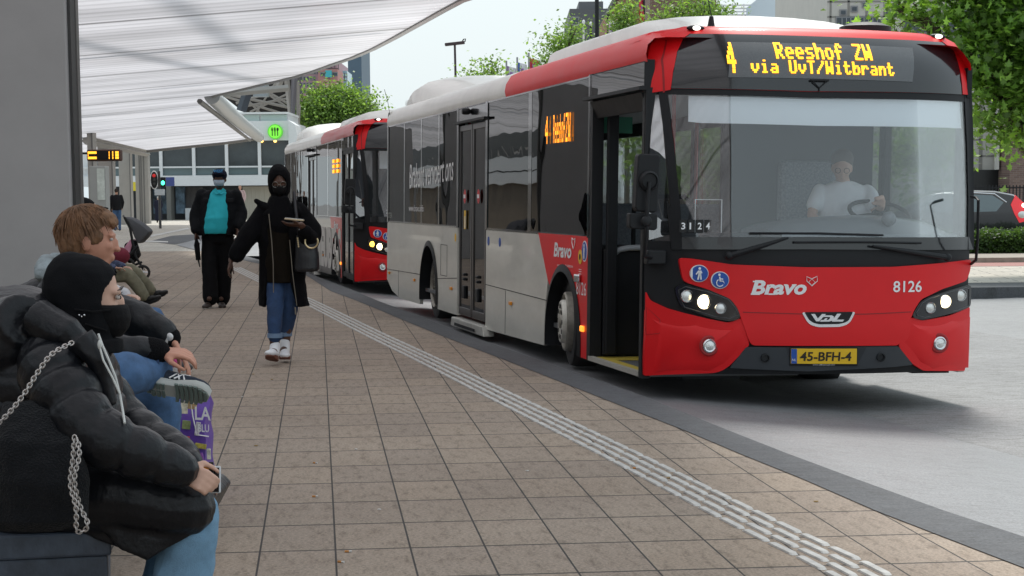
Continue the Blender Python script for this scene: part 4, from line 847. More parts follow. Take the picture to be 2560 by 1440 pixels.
# ---------------- trees
BARK=mat('bark',(.1,.075,.055),.9,noise_amt=.3,nscale=10)
def leafmat(name,c):
    m=bpy.data.materials.new(name); m.use_nodes=True; n=m.node_tree; b=n.nodes['Principled BSDF']; L=n.links.new
    at_=n.nodes.new('ShaderNodeNewGeometry'); r=n.nodes.new('ShaderNodeMapRange'); L(at_.outputs['Random Per Island'],r.inputs[0]); r.inputs[3].default_value=.45; r.inputs[4].default_value=1.7
    v=n.nodes.new('ShaderNodeVectorMath'); v.operation='SCALE'; v.inputs[0].default_value=c; L(r.outputs[0],v.inputs['Scale']); L(v.outputs[0],b.inputs['Base Color']); b.inputs['Roughness'].default_value=.5
    t=n.nodes.new('ShaderNodeBsdfTranslucent'); v2=n.nodes.new('ShaderNodeVectorMath'); v2.operation='MULTIPLY'; v2.inputs[1].default_value=(2.2,2.2,.9); L(v.outputs[0],v2.inputs[0]); L(v2.outputs[0],t.inputs[0])
    mx=n.nodes.new('ShaderNodeMixShader'); mx.inputs[0].default_value=.4; o=n.nodes['Material Output']; L(b.outputs[0],mx.inputs[1]); L(t.outputs[0],mx.inputs[2]); L(mx.outputs[0],o.inputs[0]); return m
LF1=leafmat('leaf_maple',(.135,.24,.05)); LF2=leafmat('leaf_plane_tree',(.135,.22,.06)); LF3=leafmat('leaf_hedge',(.045,.085,.022))
STAR=[(0,-.5),(.12,-.3),(.42,-.32),(.26,-.1),(.52,.12),(.2,.14),(.0,.6),(-.2,.14),(-.52,.12),(-.26,-.1),(-.42,-.32),(-.12,-.3)]
def leaf(mb,p,s,star=False,droop=0):
    q=Quaternion(Vector((random.gauss(0,1),random.gauss(0,1),random.gauss(0,.6))).normalized(),random.uniform(0,math.pi*(.45 if star else 2)))
    if star:
        M=Matrix.Rotation(random.uniform(0,6.28),3,'Z')@Matrix.Rotation(random.uniform(-.9,.9)+.9*random.choice((0,1)),3,'X')
        M=Matrix.Rotation(random.uniform(0,6.28),3,'Z')@M
        mb.add([p+M@Vector((x*s,y*s,abs(x)*s*-.15)) for x,y in STAR],[tuple(range(12))])
    else:
        a=q@Vector((s,0,0)); b=q@Vector((0,s*.55,0)); mb.add([p-a*.5,p+b*.5,p+a*.5,p-b*.5],[(0,1,2,3)])
def tree(label,base,blobs,trunk_r,n,ls,m,star=False,group=None,h0=None,seed=1,dens=.55):
    """blobs: list of (center, (rx,ry,rz))"""
    random.seed(seed); base=Vector(base); t=thing('tree',label,'tree',base,group=group)
    c0=sum((Vector(c) for c,r in blobs),Vector())/len(blobs); mb=MB()
    fork=base.lerp(Vector((c0.x,c0.y,c0.z)),.62); mb.tube([base,base.lerp(fork,.5)+Vector((.05,.05,0)),fork],[trunk_r,trunk_r*.8,trunk_r*.65],10)
    for c,r in blobs:
        c=Vector(c); mid=fork.lerp(c,.5)+Vector((random.uniform(-.2,.2),random.uniform(-.2,.2),.2)); mb.tube([fork,mid,c],[trunk_r*.5,trunk_r*.3,trunk_r*.1],7)
        for k in range(5):
            d=Vector((random.gauss(0,1),random.gauss(0,1),random.gauss(0,1))).normalized(); e=c+Vector((d.x*r[0],d.y*r[1],d.z*r[2]))*.85; mb.tube([mid.lerp(c,.6),e.lerp(c,.4)+Vector((0,0,.05)),e],[trunk_r*.16,trunk_r*.1,trunk_r*.03],5)
    mb.build('trunk',BARK,t,smooth=True)
    mb=MB(); tot=sum(r[0]*r[1]*r[2] for c,r in blobs)
    for c,r in blobs:
        c=Vector(c); k=int(n*r[0]*r[1]*r[2]/tot); cl=max(1,int(k/22))
        for _ in range(cl):
            d=Vector((random.gauss(0,1),random.gauss(0,1),random.gauss(0,1))).normalized()*random.uniform(.35,1.03); cc=c+Vector((d.x*r[0],d.y*r[1],d.z*r[2])); sz=random.uniform(.6,1.3)*ls*(2.2 if star else 2.6)
            for _ in range(22):
                p=cc+Vector((random.gauss(0,sz),random.gauss(0,sz),random.gauss(0,sz*.55))); leaf(mb,p,ls*random.uniform(.6,1.2),star)
    mb.build('crown',m,t); return t
def blob(u,v,Y,ru,rv,depth=None):
    c=at(u,v,Y); k=Y/F; return (tuple(c),(ru*k,(depth or (ru+rv)/2)*k,rv*k))
# maple at the right
Y=31
tree('broad bright green maple filling the right edge, beyond the front of the bus',(9.6,Y+1,RZ+.2),[blob(2510,60,Y,130,90),blob(2420,150,Y,90,80),blob(2520,220,Y,100,85),blob(2300,40,Y,90,45),blob(2480,300,Y,60,50),blob(2560,330,Y,50,60),blob(2230,15,Y,60,30),blob(2430,-40,Y,140,70),blob(2620,120,Y,110,200),blob(2580,-60,Y,130,100)],.2,13000,.15,LF1,True,seed=4)
tree('round green plane tree between the canopy edge and the dark tower',(at(840,480,135).x,135,RZ),[blob(835,275,135,78,50),blob(795,305,135,48,38),blob(885,275,135,48,38),blob(825,238,135,46,26),blob(768,272,135,26,34),blob(900,315,135,40,34),blob(850,335,135,85,34),blob(928,268,135,18,10),blob(878,238,135,28,18)],.35,22000,.27,LF2,seed=5,group='plane trees around the square')
tree('small young tree above the white rear roof of the front bus',(at(1205,480,62).x,62,RZ),[blob(1195,205,62,38,28),blob(1228,172,62,26,22),blob(1168,222,62,22,16),blob(1215,235,62,40,25)],.12,2600,.13,LF2,seed=6,group='plane trees around the square')
tree('taller young tree beside the grey block, left of the black mast',(at(1400,480,62).x,62,RZ),[blob(1400,115,62,42,40),blob(1380,155,62,40,28),blob(1430,80,62,25,30),blob(1440,135,62,20,30),blob(1400,200,62,60,35)],.14,4200,.13,LF2,seed=7,group='plane trees around the square')
tree('small tree in front of the pointed brick gable',(at(1565,480,70).x,70,RZ),[blob(1565,40,70,30,35),blob(1580,80,70,30,25),blob(1550,75,70,25,20)],.12,2200,.14,LF2,seed=8,group='plane trees around the square')
tree('spreading tree above the white bus roof, in front of the brick block',(at(1740,480,60).x,60,RZ),[blob(1700,25,60,42,20),blob(1755,20,60,45,26),blob(1800,38,60,38,18),blob(1660,45,60,25,14),blob(1740,60,60,80,25)],.13,3800,.13,LF2,seed=9,group='plane trees around the square')
tree('leafy street tree seen through the bus windscreen',(at(1800,480,48).x,48,RZ),[blob(1760,380,48,130,110),blob(1640,350,48,90,100),blob(1900,330,48,100,90)],.16,5200,.2,LF2,seed=10,group='plane trees around the square')
tree('leafy street tree seen through the driver side window',(at(2300,480,46).x,46,RZ),[blob(2290,390,46,70,70),blob(2360,330,46,60,50)],.14,2600,.18,LF2,seed=11,group='plane trees around the square')
# hedge
random.seed(12); mb=MB(); hy=38.6
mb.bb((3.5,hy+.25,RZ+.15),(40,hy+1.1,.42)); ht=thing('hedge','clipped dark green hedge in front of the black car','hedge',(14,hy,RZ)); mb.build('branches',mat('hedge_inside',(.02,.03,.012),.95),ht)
mb=MB()
for _ in range(15000):
    x=random.uniform(7.6,12.6) if random.random()<.8 else random.uniform(4,30); f=random.random()
    if f<.62: p=Vector((x,hy+random.gauss(.14,.07),random.uniform(RZ+.2,.5)))
    else: p=Vector((x,hy+random.uniform(.1,1.1),.5+random.gauss(0,.035)+.02*math.sin(x*9)))
    leaf(mb,p,random.uniform(.05,.09))
mb.build('foliage',LF3,ht)
# ---------------- buildings
def facade(name,label,cat,u0,u1,v0,v1,Y,m,depth=10,wins=(),wm=None,group=None,zb=RZ,frame=None):
    a=at(u0,v0,Y); b=at(u1,v1,Y); t=thing(name,label,cat,((a.x+b.x)/2,Y,zb),group=group)
    mb=MB(); mb.bb((a.x,Y,zb if v1>440 else zb),(b.x,Y+depth,a.z)); mb.build('wall',m,t)
    for (x0,x1,y0,y1) in wins:
        p=at(x0,y0,Y); q=at(x1,y1,Y)
        mb=MB(); e=.05+(Y>100)*.05; mb.bb((p.x-e,Y-.05,q.z-e),(q.x+e,Y-.01,p.z+e)); w=mb.build('window',frame or mat('window_frame_grey',(.25,.25,.26),.6),t)
        mb=MB(); mb.bb((p.x,Y-.075,q.z),(q.x,Y-.06,p.z)); mb.build('pane',wm or mat('dark_window_pane',(.05,.065,.08),.12),w)
    return t
GLD=mat('dark_window_pane',(.05,.065,.08),.12)
PINK=mat('pink_stone',(.42,.27,.3),.8,noise_amt=.1); BRK=None
def brick(name,c1,c2,sc=1):
    m=bpy.data.materials.new(name); m.use_nodes=True; n=m.node_tree; b=n.nodes['Principled BSDF']; tc=n.nodes.new('ShaderNodeTexCoord'); mp=n.nodes.new('ShaderNodeMapping'); mp.inputs['Rotation'].default_value=(math.pi/2,0,0); n.links.new(tc.outputs['Object'],mp.inputs[0])
    k=n.nodes.new('ShaderNodeTexBrick'); k.inputs['Color1'].default_value=(*c1,1); k.inputs['Color2'].default_value=(*c2,1); k.inputs['Mortar'].default_value=(.25,.2,.17,1); k.inputs['Scale'].default_value=sc; k.inputs['Brick Width'].default_value=.22; k.inputs['Row Height'].default_value=.07; k.inputs['Mortar Size'].default_value=.008; n.links.new(mp.outputs[0],k.inputs[0]); n.links.new(k.outputs[0],b.inputs['Base Color']); b.inputs['Roughness'].default_value=.9; return m
BR1=brick('brown_brick',(.13,.07,.05),(.2,.11,.08)); BR2=brick('orange_brick',(.34,.17,.1),(.28,.13,.08)); BR3=brick('purple_brick',(.16,.1,.085),(.23,.15,.12))
facade('office_building','pink stone office block with rows of small windows, behind the plane tree','building',747,845,150,300,300,PINK,20,[(751+k*8.2,755+k*8.2,y0,y0+8) for k in range(5) for y0 in (192,208,224)]+[(752+k*8.2,756+k*8.2,176,184) for k in range(11)])
t=facade('office_building','pink gabled wing with a turquoise glass bay and white uprights on its roof','building',795,846,173,300,296,mat('pink_brick',(.45,.22,.2),.8),10,[(802,812,182,189),(832,843,182,189)])
p=at(813,176,295);q=at(829,193,295); mb=MB(); mb.bb((p.x,295,q.z),(q.x,295.8,p.z)); mb.build('glass_bay',mat('turquoise_glass',(.05,.42,.47),.2),t)
mb=MB(); p=at(795,160,299);q=at(822,173,299); mb.bb((p.x,299,q.z),(q.x,306,p.z)); mb.build('roof_storey',mat('blue_grey_panel',(.3,.42,.55),.4),t)
mb=MB()
for k in range(4): p=at(819+k*8.4,158,298); q=at(821+k*8.4,173,298); mb.bb((p.x,298,q.z),(q.x,298.6,p.z))
p=at(795,171,298.5);q=at(847,175,298.5); mb.bb((p.x,298.5,q.z),(q.x,299.2,p.z)); mb.build('roof_fin',mat('fin_dark',(.1,.07,.08),.6),t)
facade('glass_block','low blue glass block between the pink wing and the dark tower','building',847,869,177,300,310,mat('sky_glass',(.35,.55,.62),.2),10,[(849+k*6.5,854+k*6.5,184+j*10,191+j*10) for k in range(3) for j in range(2)],mat('pale_pane',(.5,.75,.78),.1))
facade('tower_block','slender dark blue grey tower block left of the open sky','tower',868.5,907.5,90,400,330,mat('tower_slate',(.085,.135,.18),.6,noise_amt=.05),20,[(895,906,136,141)],mat('pale_pane',(.5,.75,.78),.1))
# right hand skyline
facade('office_building','dark grey block with a rooftop box, behind the flag poles','building',1424,1520,22,200,150,mat('dark_grey_cladding',(.1,.105,.115),.6,noise_amt=.06),15,[(1430,1445,45,60)])
mb=MB(); p=at(1447,4,151); q=at(1508,22,151); mb.bb((p.x,151,q.z-.5),(q.x,158,p.z)); single('rooftop_box',mb,mat('dark_grey_cladding2',(.13,.135,.145),.6),'grey box standing on the roof of the dark grey block','roof box')
t=thing('brick_house','pointed orange brick gable between grey blocks','building',tuple(at(1565,480,130))[:2]+(RZ,))
mb=MB(); P=[at(u,v,130) for u,v in ((1519,300),(1519,30),(1545,-25),(1572,-60),(1606,30),(1606,300))]; mb.prism(P,Vector((0,12,0))); mb.build('gable_wall',BR2,t)
mb=MB(); 
for a,b in (((1515,42),(1572,-66)),((1572,-66),(1610,40))): p=at(*a,129.9);q=at(*b,129.9); mb.tube([p,q],.18,4)
mb.build('gable_coping',CONC2,t); mb=MB(); p=at(1590,-10,133);q=at(1615,60,133); mb.bb((p.x,133,0),(q.x,138,p.z)); mb.build('glass_stair',mat('blue_dark_glass',(.12,.2,.27),.2),t)
facade('brick_block','dark brown brick block behind the spreading tree','building',1625,1790,-60,300,120,BR1,12,[(1760,1775,-10,15)])
t=facade('apartment_block','white balconied building with railings above the bus roof','building',1790,1935,38,200,115,mat('dark_maroon_wall',(.12,.05,.05),.7),12)
mb=MB()
for v in (12,20,28,36,52): p=at(1800,v,114);q=at(1937,v+2.4,114); mb.bb((p.x,113.9,q.z),(q.x,114,p.z))
for u in (1802,1830,1858,1886,1914,1934): p=at(u,10,113.8);q=at(u+2.5,54,113.8); mb.bb((p.x,113.7,q.z),(q.x,113.85,p.z))
mb.build('railing',mat('white_paint',(.7,.7,.7),.6),t); mb=MB()
for k in range(8): p=at(1868+k*0,18+k*4,114.6);q=at(1905,20+k*4,114.6); mb.bb((p.x,114.5,q.z),(q.x,114.7,p.z))
mb.build('louvre',mat('louvre_grey',(.3,.32,.35),.5),t)
t=facade('glass_office','pale turquoise glass office left of the cream concrete building','building',1941,2069,-40,200,95,mat('pale_blue_cladding',(.5,.6,.68),.4),12)
mb=MB(); p=at(1945,18,94.8);q=at(2068,44,94.8); mb.bb((p.x,94.7,q.z),(q.x,94.9,p.z)); mb.build('turquoise_band',mat('turquoise_band',(.35,.68,.68),.3),t)
mb=MB(); p=at(1985,46,94.8);q=at(2068,75,94.8); mb.bb((p.x,94.7,q.z),(q.x,94.9,p.z)); p=at(1941,52,94.9);q=at(2000,58,94.9); mb.build('window_band',mat('dark_teal_glass',(.06,.1,.11),.15),t)
CRM=mat('cream_concrete',(.52,.5,.46),.75,noise_amt=.06,nscale=1.5)
wins=[(2102,2113,27,36),(2130,2141,18,27),(2158,2168,8,16),(2092,2200,45,95),(2215,2225,30,60),(2260,2330,28,80),(2360,2470,20,90),(2490,2600,10,90),(2240,2340,120,190),(2360,2470,125,190)]
t=facade('concrete_building','cream concrete building with dark window bands, behind the maple','building',2069,2494,-160,425,72,CRM,14,wins)
mb=MB()
for u in range(2104,2200,11): p=at(u,45,71.9);q=at(u+1.5,95,71.9); mb.bb((p.x,71.88,q.z),(q.x,71.91,p.z))
mb.build('mullion',mat('grey_mullion',(.3,.31,.33),.5),t)
mb=MB()
for v in (2,40,100,150,200,250,300,350,391): p=at(2069,v,71.96);q=at(2494,v+.7,71.96); mb.bb((p.x,71.985,q.z),(q.x,72.02,p.z))
for u in (2075,2120,2165,2210,2300,2390,2455): p=at(u,-60,71.96);q=at(u+.8,424,71.96); mb.bb((p.x,71.985,q.z),(q.x,72.02,p.z))
mb.build('panel_joint',mat('joint_grey',(.25,.24,.22),.8),t)
mb=MB(); p=at(2400,425,71.7);q=at(2494,500,71.7); mb.bb((p.x,71.6,0),(q.x,71.95,p.z)); mb.build('shop_window',mat('black_shop_glass',(.008,.009,.01),.3),t)
mb=MB(); p=at(2492,350,71.3);q=at(2496,424,71.3); mb.bb((p.x,71.2,q.z),(q.x,71.6,p.z+6)); mb.build('corner_trim',WHT,t)
t=facade('glass_entrance','navy glass entrance bay with a warm lit strip, between cream wall and brick','building',2496,2533,-100,500,73,mat('navy_glass',(.015,.03,.055),.2),10)
mb=MB(); p=at(2493,461,72.8);q=at(2528,466,72.8); mb.bb((p.x,72.7,q.z),(q.x,72.95,p.z)); mb.build('lit_strip',mat('warm_strip',(1,.6,.1),.4,emit=(1,.55,.08),estr=1.6),t)
mb=MB(); p=at(2493,426,72.9);q=at(2532,500,72.9); mb.bb((p.x,72.85,0),(q.x,72.98,p.z)); mb.build('lower_glass',mat('brown_dark_glass',(.03,.028,.018),.3),t)
facade('brick_building','purple brown brick wall at the right edge behind the branch','building',2534,2720,-100,500,70,BR3,10,[(2600,2640,100,200)])
# fence
t=thing('iron_fence','black iron bar fence behind the black car','fence',(20,64,RZ)); 
mb=MB()
x0=at(2380,480,64).x; x1=at(2640,480,64).x; x=x0
while x<x1: mb.cyl((x,64,0),(x,64,at(2500,463,64).z),.022,n=5); x+=.115
mb.build('bars',BLKM,t); mb=MB(); z=at(2500,471,64).z; mb.bb((x0,63.98,z),(x1,64.02,z+.04)); mb.bb((x0,63.98,.2),(x1,64.02,.24)); mb.build('rail',BLKM,t)
# ---------------- station building far left
WP=mat('station_white',(.66,.68,.7),.5,noise_amt=.04); GLS=mat('station_dark_glass',(.045,.055,.06),.08,noise_amt=.3,nscale=.6); FR=mat('station_frosted',(.42,.52,.5),.3)
Y=120
def zz(v,Y=120): return at(560,v,Y).z
def xx(u,Y=120): return at(u,450,Y).x
st_=thing('station_building','white station building with a band of dark windows and a round green restaurant sign','building',(xx(560),Y,RZ))
mb=MB(); mb.bb((xx(200),Y,zz(464)),(xx(724),Y+10,zz(438))); mb.bb((xx(200),Y,zz(352)),(xx(724),Y+10,zz(303))); mb.bb((xx(200),Y+.6,zz(440)),(xx(720),Y+10,zz(350))); mb.bb((xx(560),Y,zz(286)),(xx(724),Y+6,zz(281))); mb.bb((xx(560),Y+.3,zz(305)),(xx(722),Y+6,zz(285))); mb.build('wall',WP,st_)
for k in range(7):
    u=320+82.3*k-82.3; 
    mb=MB(); mb.bb((xx(u+4),Y+.35,zz(415)),(xx(min(u+78,722)),Y+.5,zz(353))); w=mb.build('window',GLS,st_); 
    mb=MB(); mb.bb((xx(u+4),Y+.35,zz(437)),(xx(min(u+78,722)),Y+.5,zz(419))); mb.build('lower_pane',mat('station_green_glass',(.12,.17,.18),.15),w)
    mb=MB(); mb.bb((xx(u-4),Y+.1,zz(438)),(xx(u+4),Y+.3,zz(352))); mb.build('mullion',WP,st_)
mb=MB(); mb.bb((xx(200),Y+.15,zz(419)),(xx(722),Y+.45,zz(415))); mb.build('transom',WP,st_)
for u in (575,600,655,688): 
    mb=MB(); p=at(u,352+(u%3),120.2); mb.ell(p+Vector((0,-.05,0)),(.1,.05,.08),n=8,m=5); 
    if u>560: mb.build('ceiling_lamp',mat('warm_lamp',(1,.6,.2),.4,emit=(1,.5,.12),estr=3),st_)
for a,b in ((612,650),(655,719)): mb=MB(); mb.bb((xx(a),Y+.2,zz(304)),(xx(b),Y+.29,zz(287))); mb.build('frosted_pane',FR,st_)
mb=MB(); mb.bb((xx(200),Y+3,RZ),(xx(760),Y+10,zz(464))); mb.build('ground_floor_wall',mat('plinth_dark',(.04,.045,.055),.5),st_)
mb=MB(); mb.bb((xx(600),Y+1,RZ),(xx(668),Y+3.2,zz(466))); mb.build('ribbed_wall',mat('ribbed_concrete',(.4,.37,.31),.85,noise_amt=.25,nscale=3,stretch=(14,1,.3)),st_)
mb=MB()
for k in range(14): mb.bb((xx(454+k*3.1),Y+1.4,RZ+.5),(xx(455.2+k*3.1),Y+1.5,zz(467)))
mb.build('slatted_screen',mat('slat_grey',(.16,.15,.15),.6),st_)
for a,b in ((374,416),(431,453)): mb=MB(); mb.bb((xx(a),Y+1,RZ+.5),(xx(b),Y+1.4,zz(466))); mb.build('mural_wall',mat('mural_blue',(.09,.14,.19),.6,noise_amt=.9,nscale=2.2,detail=3,stretch=(1,1,.7)),st_)
for a,b in ((417,428),(366,372)): mb=MB(); mb.bb((xx(a),Y-.3,RZ),(xx(b),Y+1,zz(464))); mb.build('pier',mat('pier_grey',(.14,.14,.13),.7),st_)
mb=MB(); mb.bb((xx(455),Y+.9,RZ),(xx(490),Y+1.3,zz(520))); mb.build('white_plinth',WP,st_)
mb=MB(); p=at(687.5,329,119.6); mb.cyl(p,p+Vector((0,.35,0)),.47,n=30); rs_=mb.build('restaurant_sign',mat('sign_green_rim',(.12,.55,.05),.5,emit=(.15,.7,.05),estr=.25),st_,smooth=True)
mb=MB(); mb.cyl(p+Vector((0,-.02,0)),p+Vector((0,.0,0)),.40,n=30); mb.build('sign_face',mat('sign_lime',(.2,.75,.06),.5,emit=(.2,.8,.06),estr=.45),rs_)
mb=MB(); q=p+Vector((0,-.05,0))
for dx in (-.17,0,.17): mb.box(q+Vector((dx,0,-.1)),(.05,.02,.34))
mb.box(q+Vector((-.17,0,.1)),(.13,.02,.06))
for dx in (-.22,-.17,-.12): mb.box(q+Vector((dx,0,.18)),(.025,.02,.14))
mb.ell(q+Vector((.17,0,.14)),(.07,.02,.11),n=10,m=6); mb.ell(q+Vector((.0,0,.12)),(.05,.02,.16),n=10,m=6); mb.build('cutlery_emblem',BLKM,rs_)
mb=MB(); P=[at(u,v,119.9) for u,v in ((720,300),(738,312),(745,352),(735,400),(722,400))]; mb.prism(P,Vector((0,3,0))); mb.build('end_fascia',WP,st_)
mb=MB(); p=at(409,443,115);q=at(435,465,115); mb.bb((p.x,115,q.z),(q.x,115.2,p.z)); single('blue_sign',mb,mat('deep_blue_sign',(.03,.05,.2),.5),'dark blue station sign beside the traffic light','sign')
mb=MB(); p=at(328,455,112);q=at(343,477,112); mb.bb((p.x,112,q.z),(q.x,112.2,p.z)); single('yellow_sign',mb,mat('sign_yellow',(.6,.5,.03),.5),'yellow timetable sign between the two far columns','sign')
# roof trusses above the station
ts=thing('steel_roof','dark steel truss roof behind the station building','roof structure',(xx(650),132,RZ)); Y=131
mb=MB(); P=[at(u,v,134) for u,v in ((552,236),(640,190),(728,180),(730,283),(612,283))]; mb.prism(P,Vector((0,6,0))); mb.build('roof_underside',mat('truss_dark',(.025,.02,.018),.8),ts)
mb=MB(); BG=mat('truss_beige',(.26,.235,.21),.6)
for a,b,w in (((572,236),(728,270),.11),((590,258),(725,215),.1),((640,212),(725,262),.09),((600,268),(728,245),.09),((625,280),(725,232),.08),((655,225),(728,275),.08),((560,240),(700,282),.09),((610,240),(650,282),.08),((700,190),(640,282),.08)): mb.tube([at(*a,133),at(*b,133)],w,5)
mb.build('truss_member',BG,ts)
mb=MB(); mb.tube([at(603,278,129),at(620,226,129)],.34,4); mb.build('dark_strut',mat('strut_navy',(.03,.037,.048),.5),ts)
mb=MB(); mb.bb(tuple(at(632,232,129)-Vector((0,0,.25))),tuple(at(668,218,129)+Vector((0,1,.2)))); mb.build('duct_box',mat('duct_grey',(.22,.24,.25),.5),ts)
for a,b,w in (((716,192),(726,282),.17),((737,196),(729,300),.2),((744,205),(746,330),.12),((748,262),(745,335),.1),((702,200),(692,225),.2)):
    mb=MB(); mb.tube([at(*b,128),at(*a,128)],[w,w*1.1],4); mb.build('leaning_post',BG if a[0] not in(737,) else mat('post_grey',(.14,.13,.14),.6),ts)
# traffic light
Y=86; c=at(398,460,Y); t=thing('traffic_light','traffic light with a white rimmed red head and a small lit green head','traffic light',(c.x,Y,RZ+.1))
mb=MB(); mb.cyl((c.x,Y,RZ+.1),(c.x,Y,at(398,428,Y).z),.06,n=8); mb.build('pole',mat('pole_dark',(.05,.05,.05),.5),t)
mb=MB(); h=at(386,450,Y); mb.ell(h+Vector((0,-.02,0)),(.19,.02,.43)); mb.build('backboard_rim',WTXT,t,smooth=True); mb=MB(); mb.ell(h+Vector((0,-.05,0)),(.155,.03,.38)); hd_=mb.build('lamp_head',BLKM,t,smooth=True)
mb=MB(); mb.ell(h+Vector((0,-.08,.2)),(.08,.02,.08)); mb.build('red_lamp',mat('red_lamp_dim',(.3,.02,.02),.4,emit=(.6,.02,.02),estr=.4),hd_,smooth=True)
mb=MB(); mb.ell(h+Vector((0,-.08,0)),(.07,.02,.07)); mb.ell(h+Vector((0,-.08,-.18)),(.07,.02,.07)); mb.build('unlit_lamp',mat('lamp_off',(.03,.03,.03),.3),hd_)
g_=at(408,455,Y); mb=MB(); mb.box(g_,(.22,.16,.44)); gh=mb.build('small_lamp_head',BLKM,t,bevel=.02); mb=MB(); mb.ell(g_+Vector((0,-.09,-.04)),(.08,.02,.1)); mb.build('green_lamp',mat('green_lamp_lit',(.1,1,.5),.4,emit=(.05,1,.45),estr=3),gh,smooth=True)
mb=MB(); p=at(387,473,Y);q=at(413,488,Y); mb.bb((p.x,Y-.08,q.z),(q.x,Y-.06,p.z)); mb.build('sign_plate',mat('plate_pale',(.5,.55,.58),.5),t)
# striped bollard pole near far column
# T lamp
Y=78; c=at(1137,112,Y); t=thing('street_lamp','tall T shaped street lamp standing alone against the sky','street lamp',(c.x+.08,Y,RZ))
mb=MB(); mb.cyl((c.x+.1,Y,RZ),(c.x,Y,c.z),.065,.045,n=8); mb.build('post',mat('lamp_brown',(.05,.03,.035),.6),t)
mb=MB(); mb.box(c+Vector((0,0,.05)),(.82,.3,.12),Matrix.Rotation(R_(-6),3,'Y')); mb.build('lamp_head',mat('lamp_brown',(.05,.03,.035),.6),t,bevel=.03)
mb=MB(); p=c+Vector((.3,0,.12)); mb.tube([p,p+Vector((.06,0,.1)),p+Vector((.14,0,.12)),p+Vector((.12,0,.0))],.025,5); mb.build('sensor_loop',BLKM,t)
# black mast and flag poles
Y=55; c=at(1492,-20,Y); mb=MB(); mb.cyl((c.x,Y,RZ),(c.x,Y,c.z),.062,n=10); mb.cyl((c.x,Y,RZ),(c.x,Y,.4),.1,n=10); single('lighting_mast',mb,BLKM,'thick black mast rising behind the white bus roof','mast',loc=(c.x,Y,RZ))
cols={'purple':(.25,.12,.35),'blue':(.06,.14,.45),'red':(.6,.04,.08),'pale':(.6,.45,.5)}
for u,v0,Y,bc,bu,lab in ((1266,158,80,'purple',1,'white banner with a purple edge, leftmost of three above the bus roof'),(1293,149,80,'blue',1,'white banner with a blue edge, middle one of three above the bus roof'),(1322,138,80,'red',1,'red and white banner partly behind the taller young tree'),(1519,42,85,'pale',1,'white banner on a black pole left of the orange gable'),(1610,-8,85,'red',-.5,'red banner on a dark pole right of the orange gable')):
    c=at(u,v0,Y); t=thing('flag_banner',lab,'banner',(c.x,Y,RZ),group='city banners on flag poles')
    mb=MB(); mb.cyl((c.x,Y,RZ),(c.x,Y,c.z+.1),.045,n=6); mb.build('pole',mat('flagpole_grey',(.3,.3,.32),.5) if v0>60 else BLKM,t)
    mb=MB(); k=Y/F; w_=24*k*bu; pts=[]; 
    for j in range(9):
        for i in range(5): pts.append(Vector((c.x+w_*i/4,Y+.08*math.sin(i*1.7+j*.6),c.z-.1-j*.12-.03*i)))
    mb.add(pts,[(j*5+i,j*5+i+1,(j+1)*5+i+1,(j+1)*5+i) for j in range(8) for i in range(4)]); mb.build('cloth',mat('banner_white',(.72,.72,.75),.8) if bc!='red' else mat('banner_red',(.55,.04,.07),.8),t,smooth=True)
    mb=MB(); pp=[p+Vector((0,-.03,0)) for k2,p in enumerate(pts) if k2%5 in(0,1)]; mb.add(pp,[(2*j,2*j+1,2*j+3,2*j+2) for j in range(8)]); mb.build('coloured_edge',mat('banner_'+bc+'_edge',cols[bc],.8),t)
    mb=MB(); mm_=pts[17]+Vector((0,-.06,0)); mb.box(mm_,(abs(w_)*.3,.01,.28)); mb.build('print_block',mat('banner_print',cols['purple' if bc=='red' else bc],.8),t)
for u,v0,v1,col_,lab in ((1459,55,180,1,'slim white tipped pole in front of the grey block'),(1477,60,180,0,'slim black pole with a white cap beside the mast'),(1563,20,120,0,'slim pole between the small tree and the gable')):
    c=at(u,v0,84); mb=MB(); mb.cyl((c.x,84,RZ),(c.x,84,c.z),.05,n=6); t=thing('flag_pole',lab,'pole',(c.x,84,RZ),group='bare flag poles'); mb.build('shaft',WHT if col_ else BLKM,t); mb=MB(); mb.ell(c,(.07,.07,.1),n=8,m=5); mb.build('cap',WTXT,t)
# ---------------- black car behind the hedge
Y=42.5; cx=at(2358,500,Y).x; zg=RZ+.02
t=thing('parked_car','glossy black hatchback behind the hedge, red tail light at the right edge','car',(cx,Y,zg))
CARP=mat('black_car_paint',(.01,.011,.014),.12,coat=1)
prof=[(2.0,.25),(2.02,.55),(1.98,.85),(1.86,1.08),(1.6,1.38),(1.2,1.46),(.4,1.49),(-.2,1.44),(-.75,1.18),(-1.15,.97),(-1.75,.85),(-2.0,.7),(-2.05,.45),(-2.0,.25)]
mb=MB(); rs=[]
for y,inset in ((0,.14),(.06,.03),(.25,0),(1.45,0),(1.64,.03),(1.7,.14)):
    rs.append([Vector((cx+x*(1-inset*.1),Y+y,zg+ (z if z<.9 else .9+(z-.9)*(1-inset*.5)))) for x,z in prof])
mb.rings(rs); bodyc=mb.build('car_body',CARP,t,smooth=True)
gm=mat('car_glass',(.12,.17,.19),.05,coat=1)
for P in (((-.72,.98),(-.18,1.36),(.28,1.4),(.28,.98)),((.36,.98),(.36,1.4),(1.1,1.36),(1.36,1.2),(1.2,1.0))):
    mb=MB(); mb.prism([Vector((cx+x,Y-.012,zg+z)) for x,z in P],Vector((0,.03,0))); mb.build('side_window',gm,t)
mb=MB(); mb.tube([Vector((cx+x,Y-.014,zg+z)) for x,z in ((-.78,.97),(-.2,1.39),(.5,1.43),(1.15,1.39),(1.42,1.2))],.014,5); mb.build('window_trim',SIL,t)
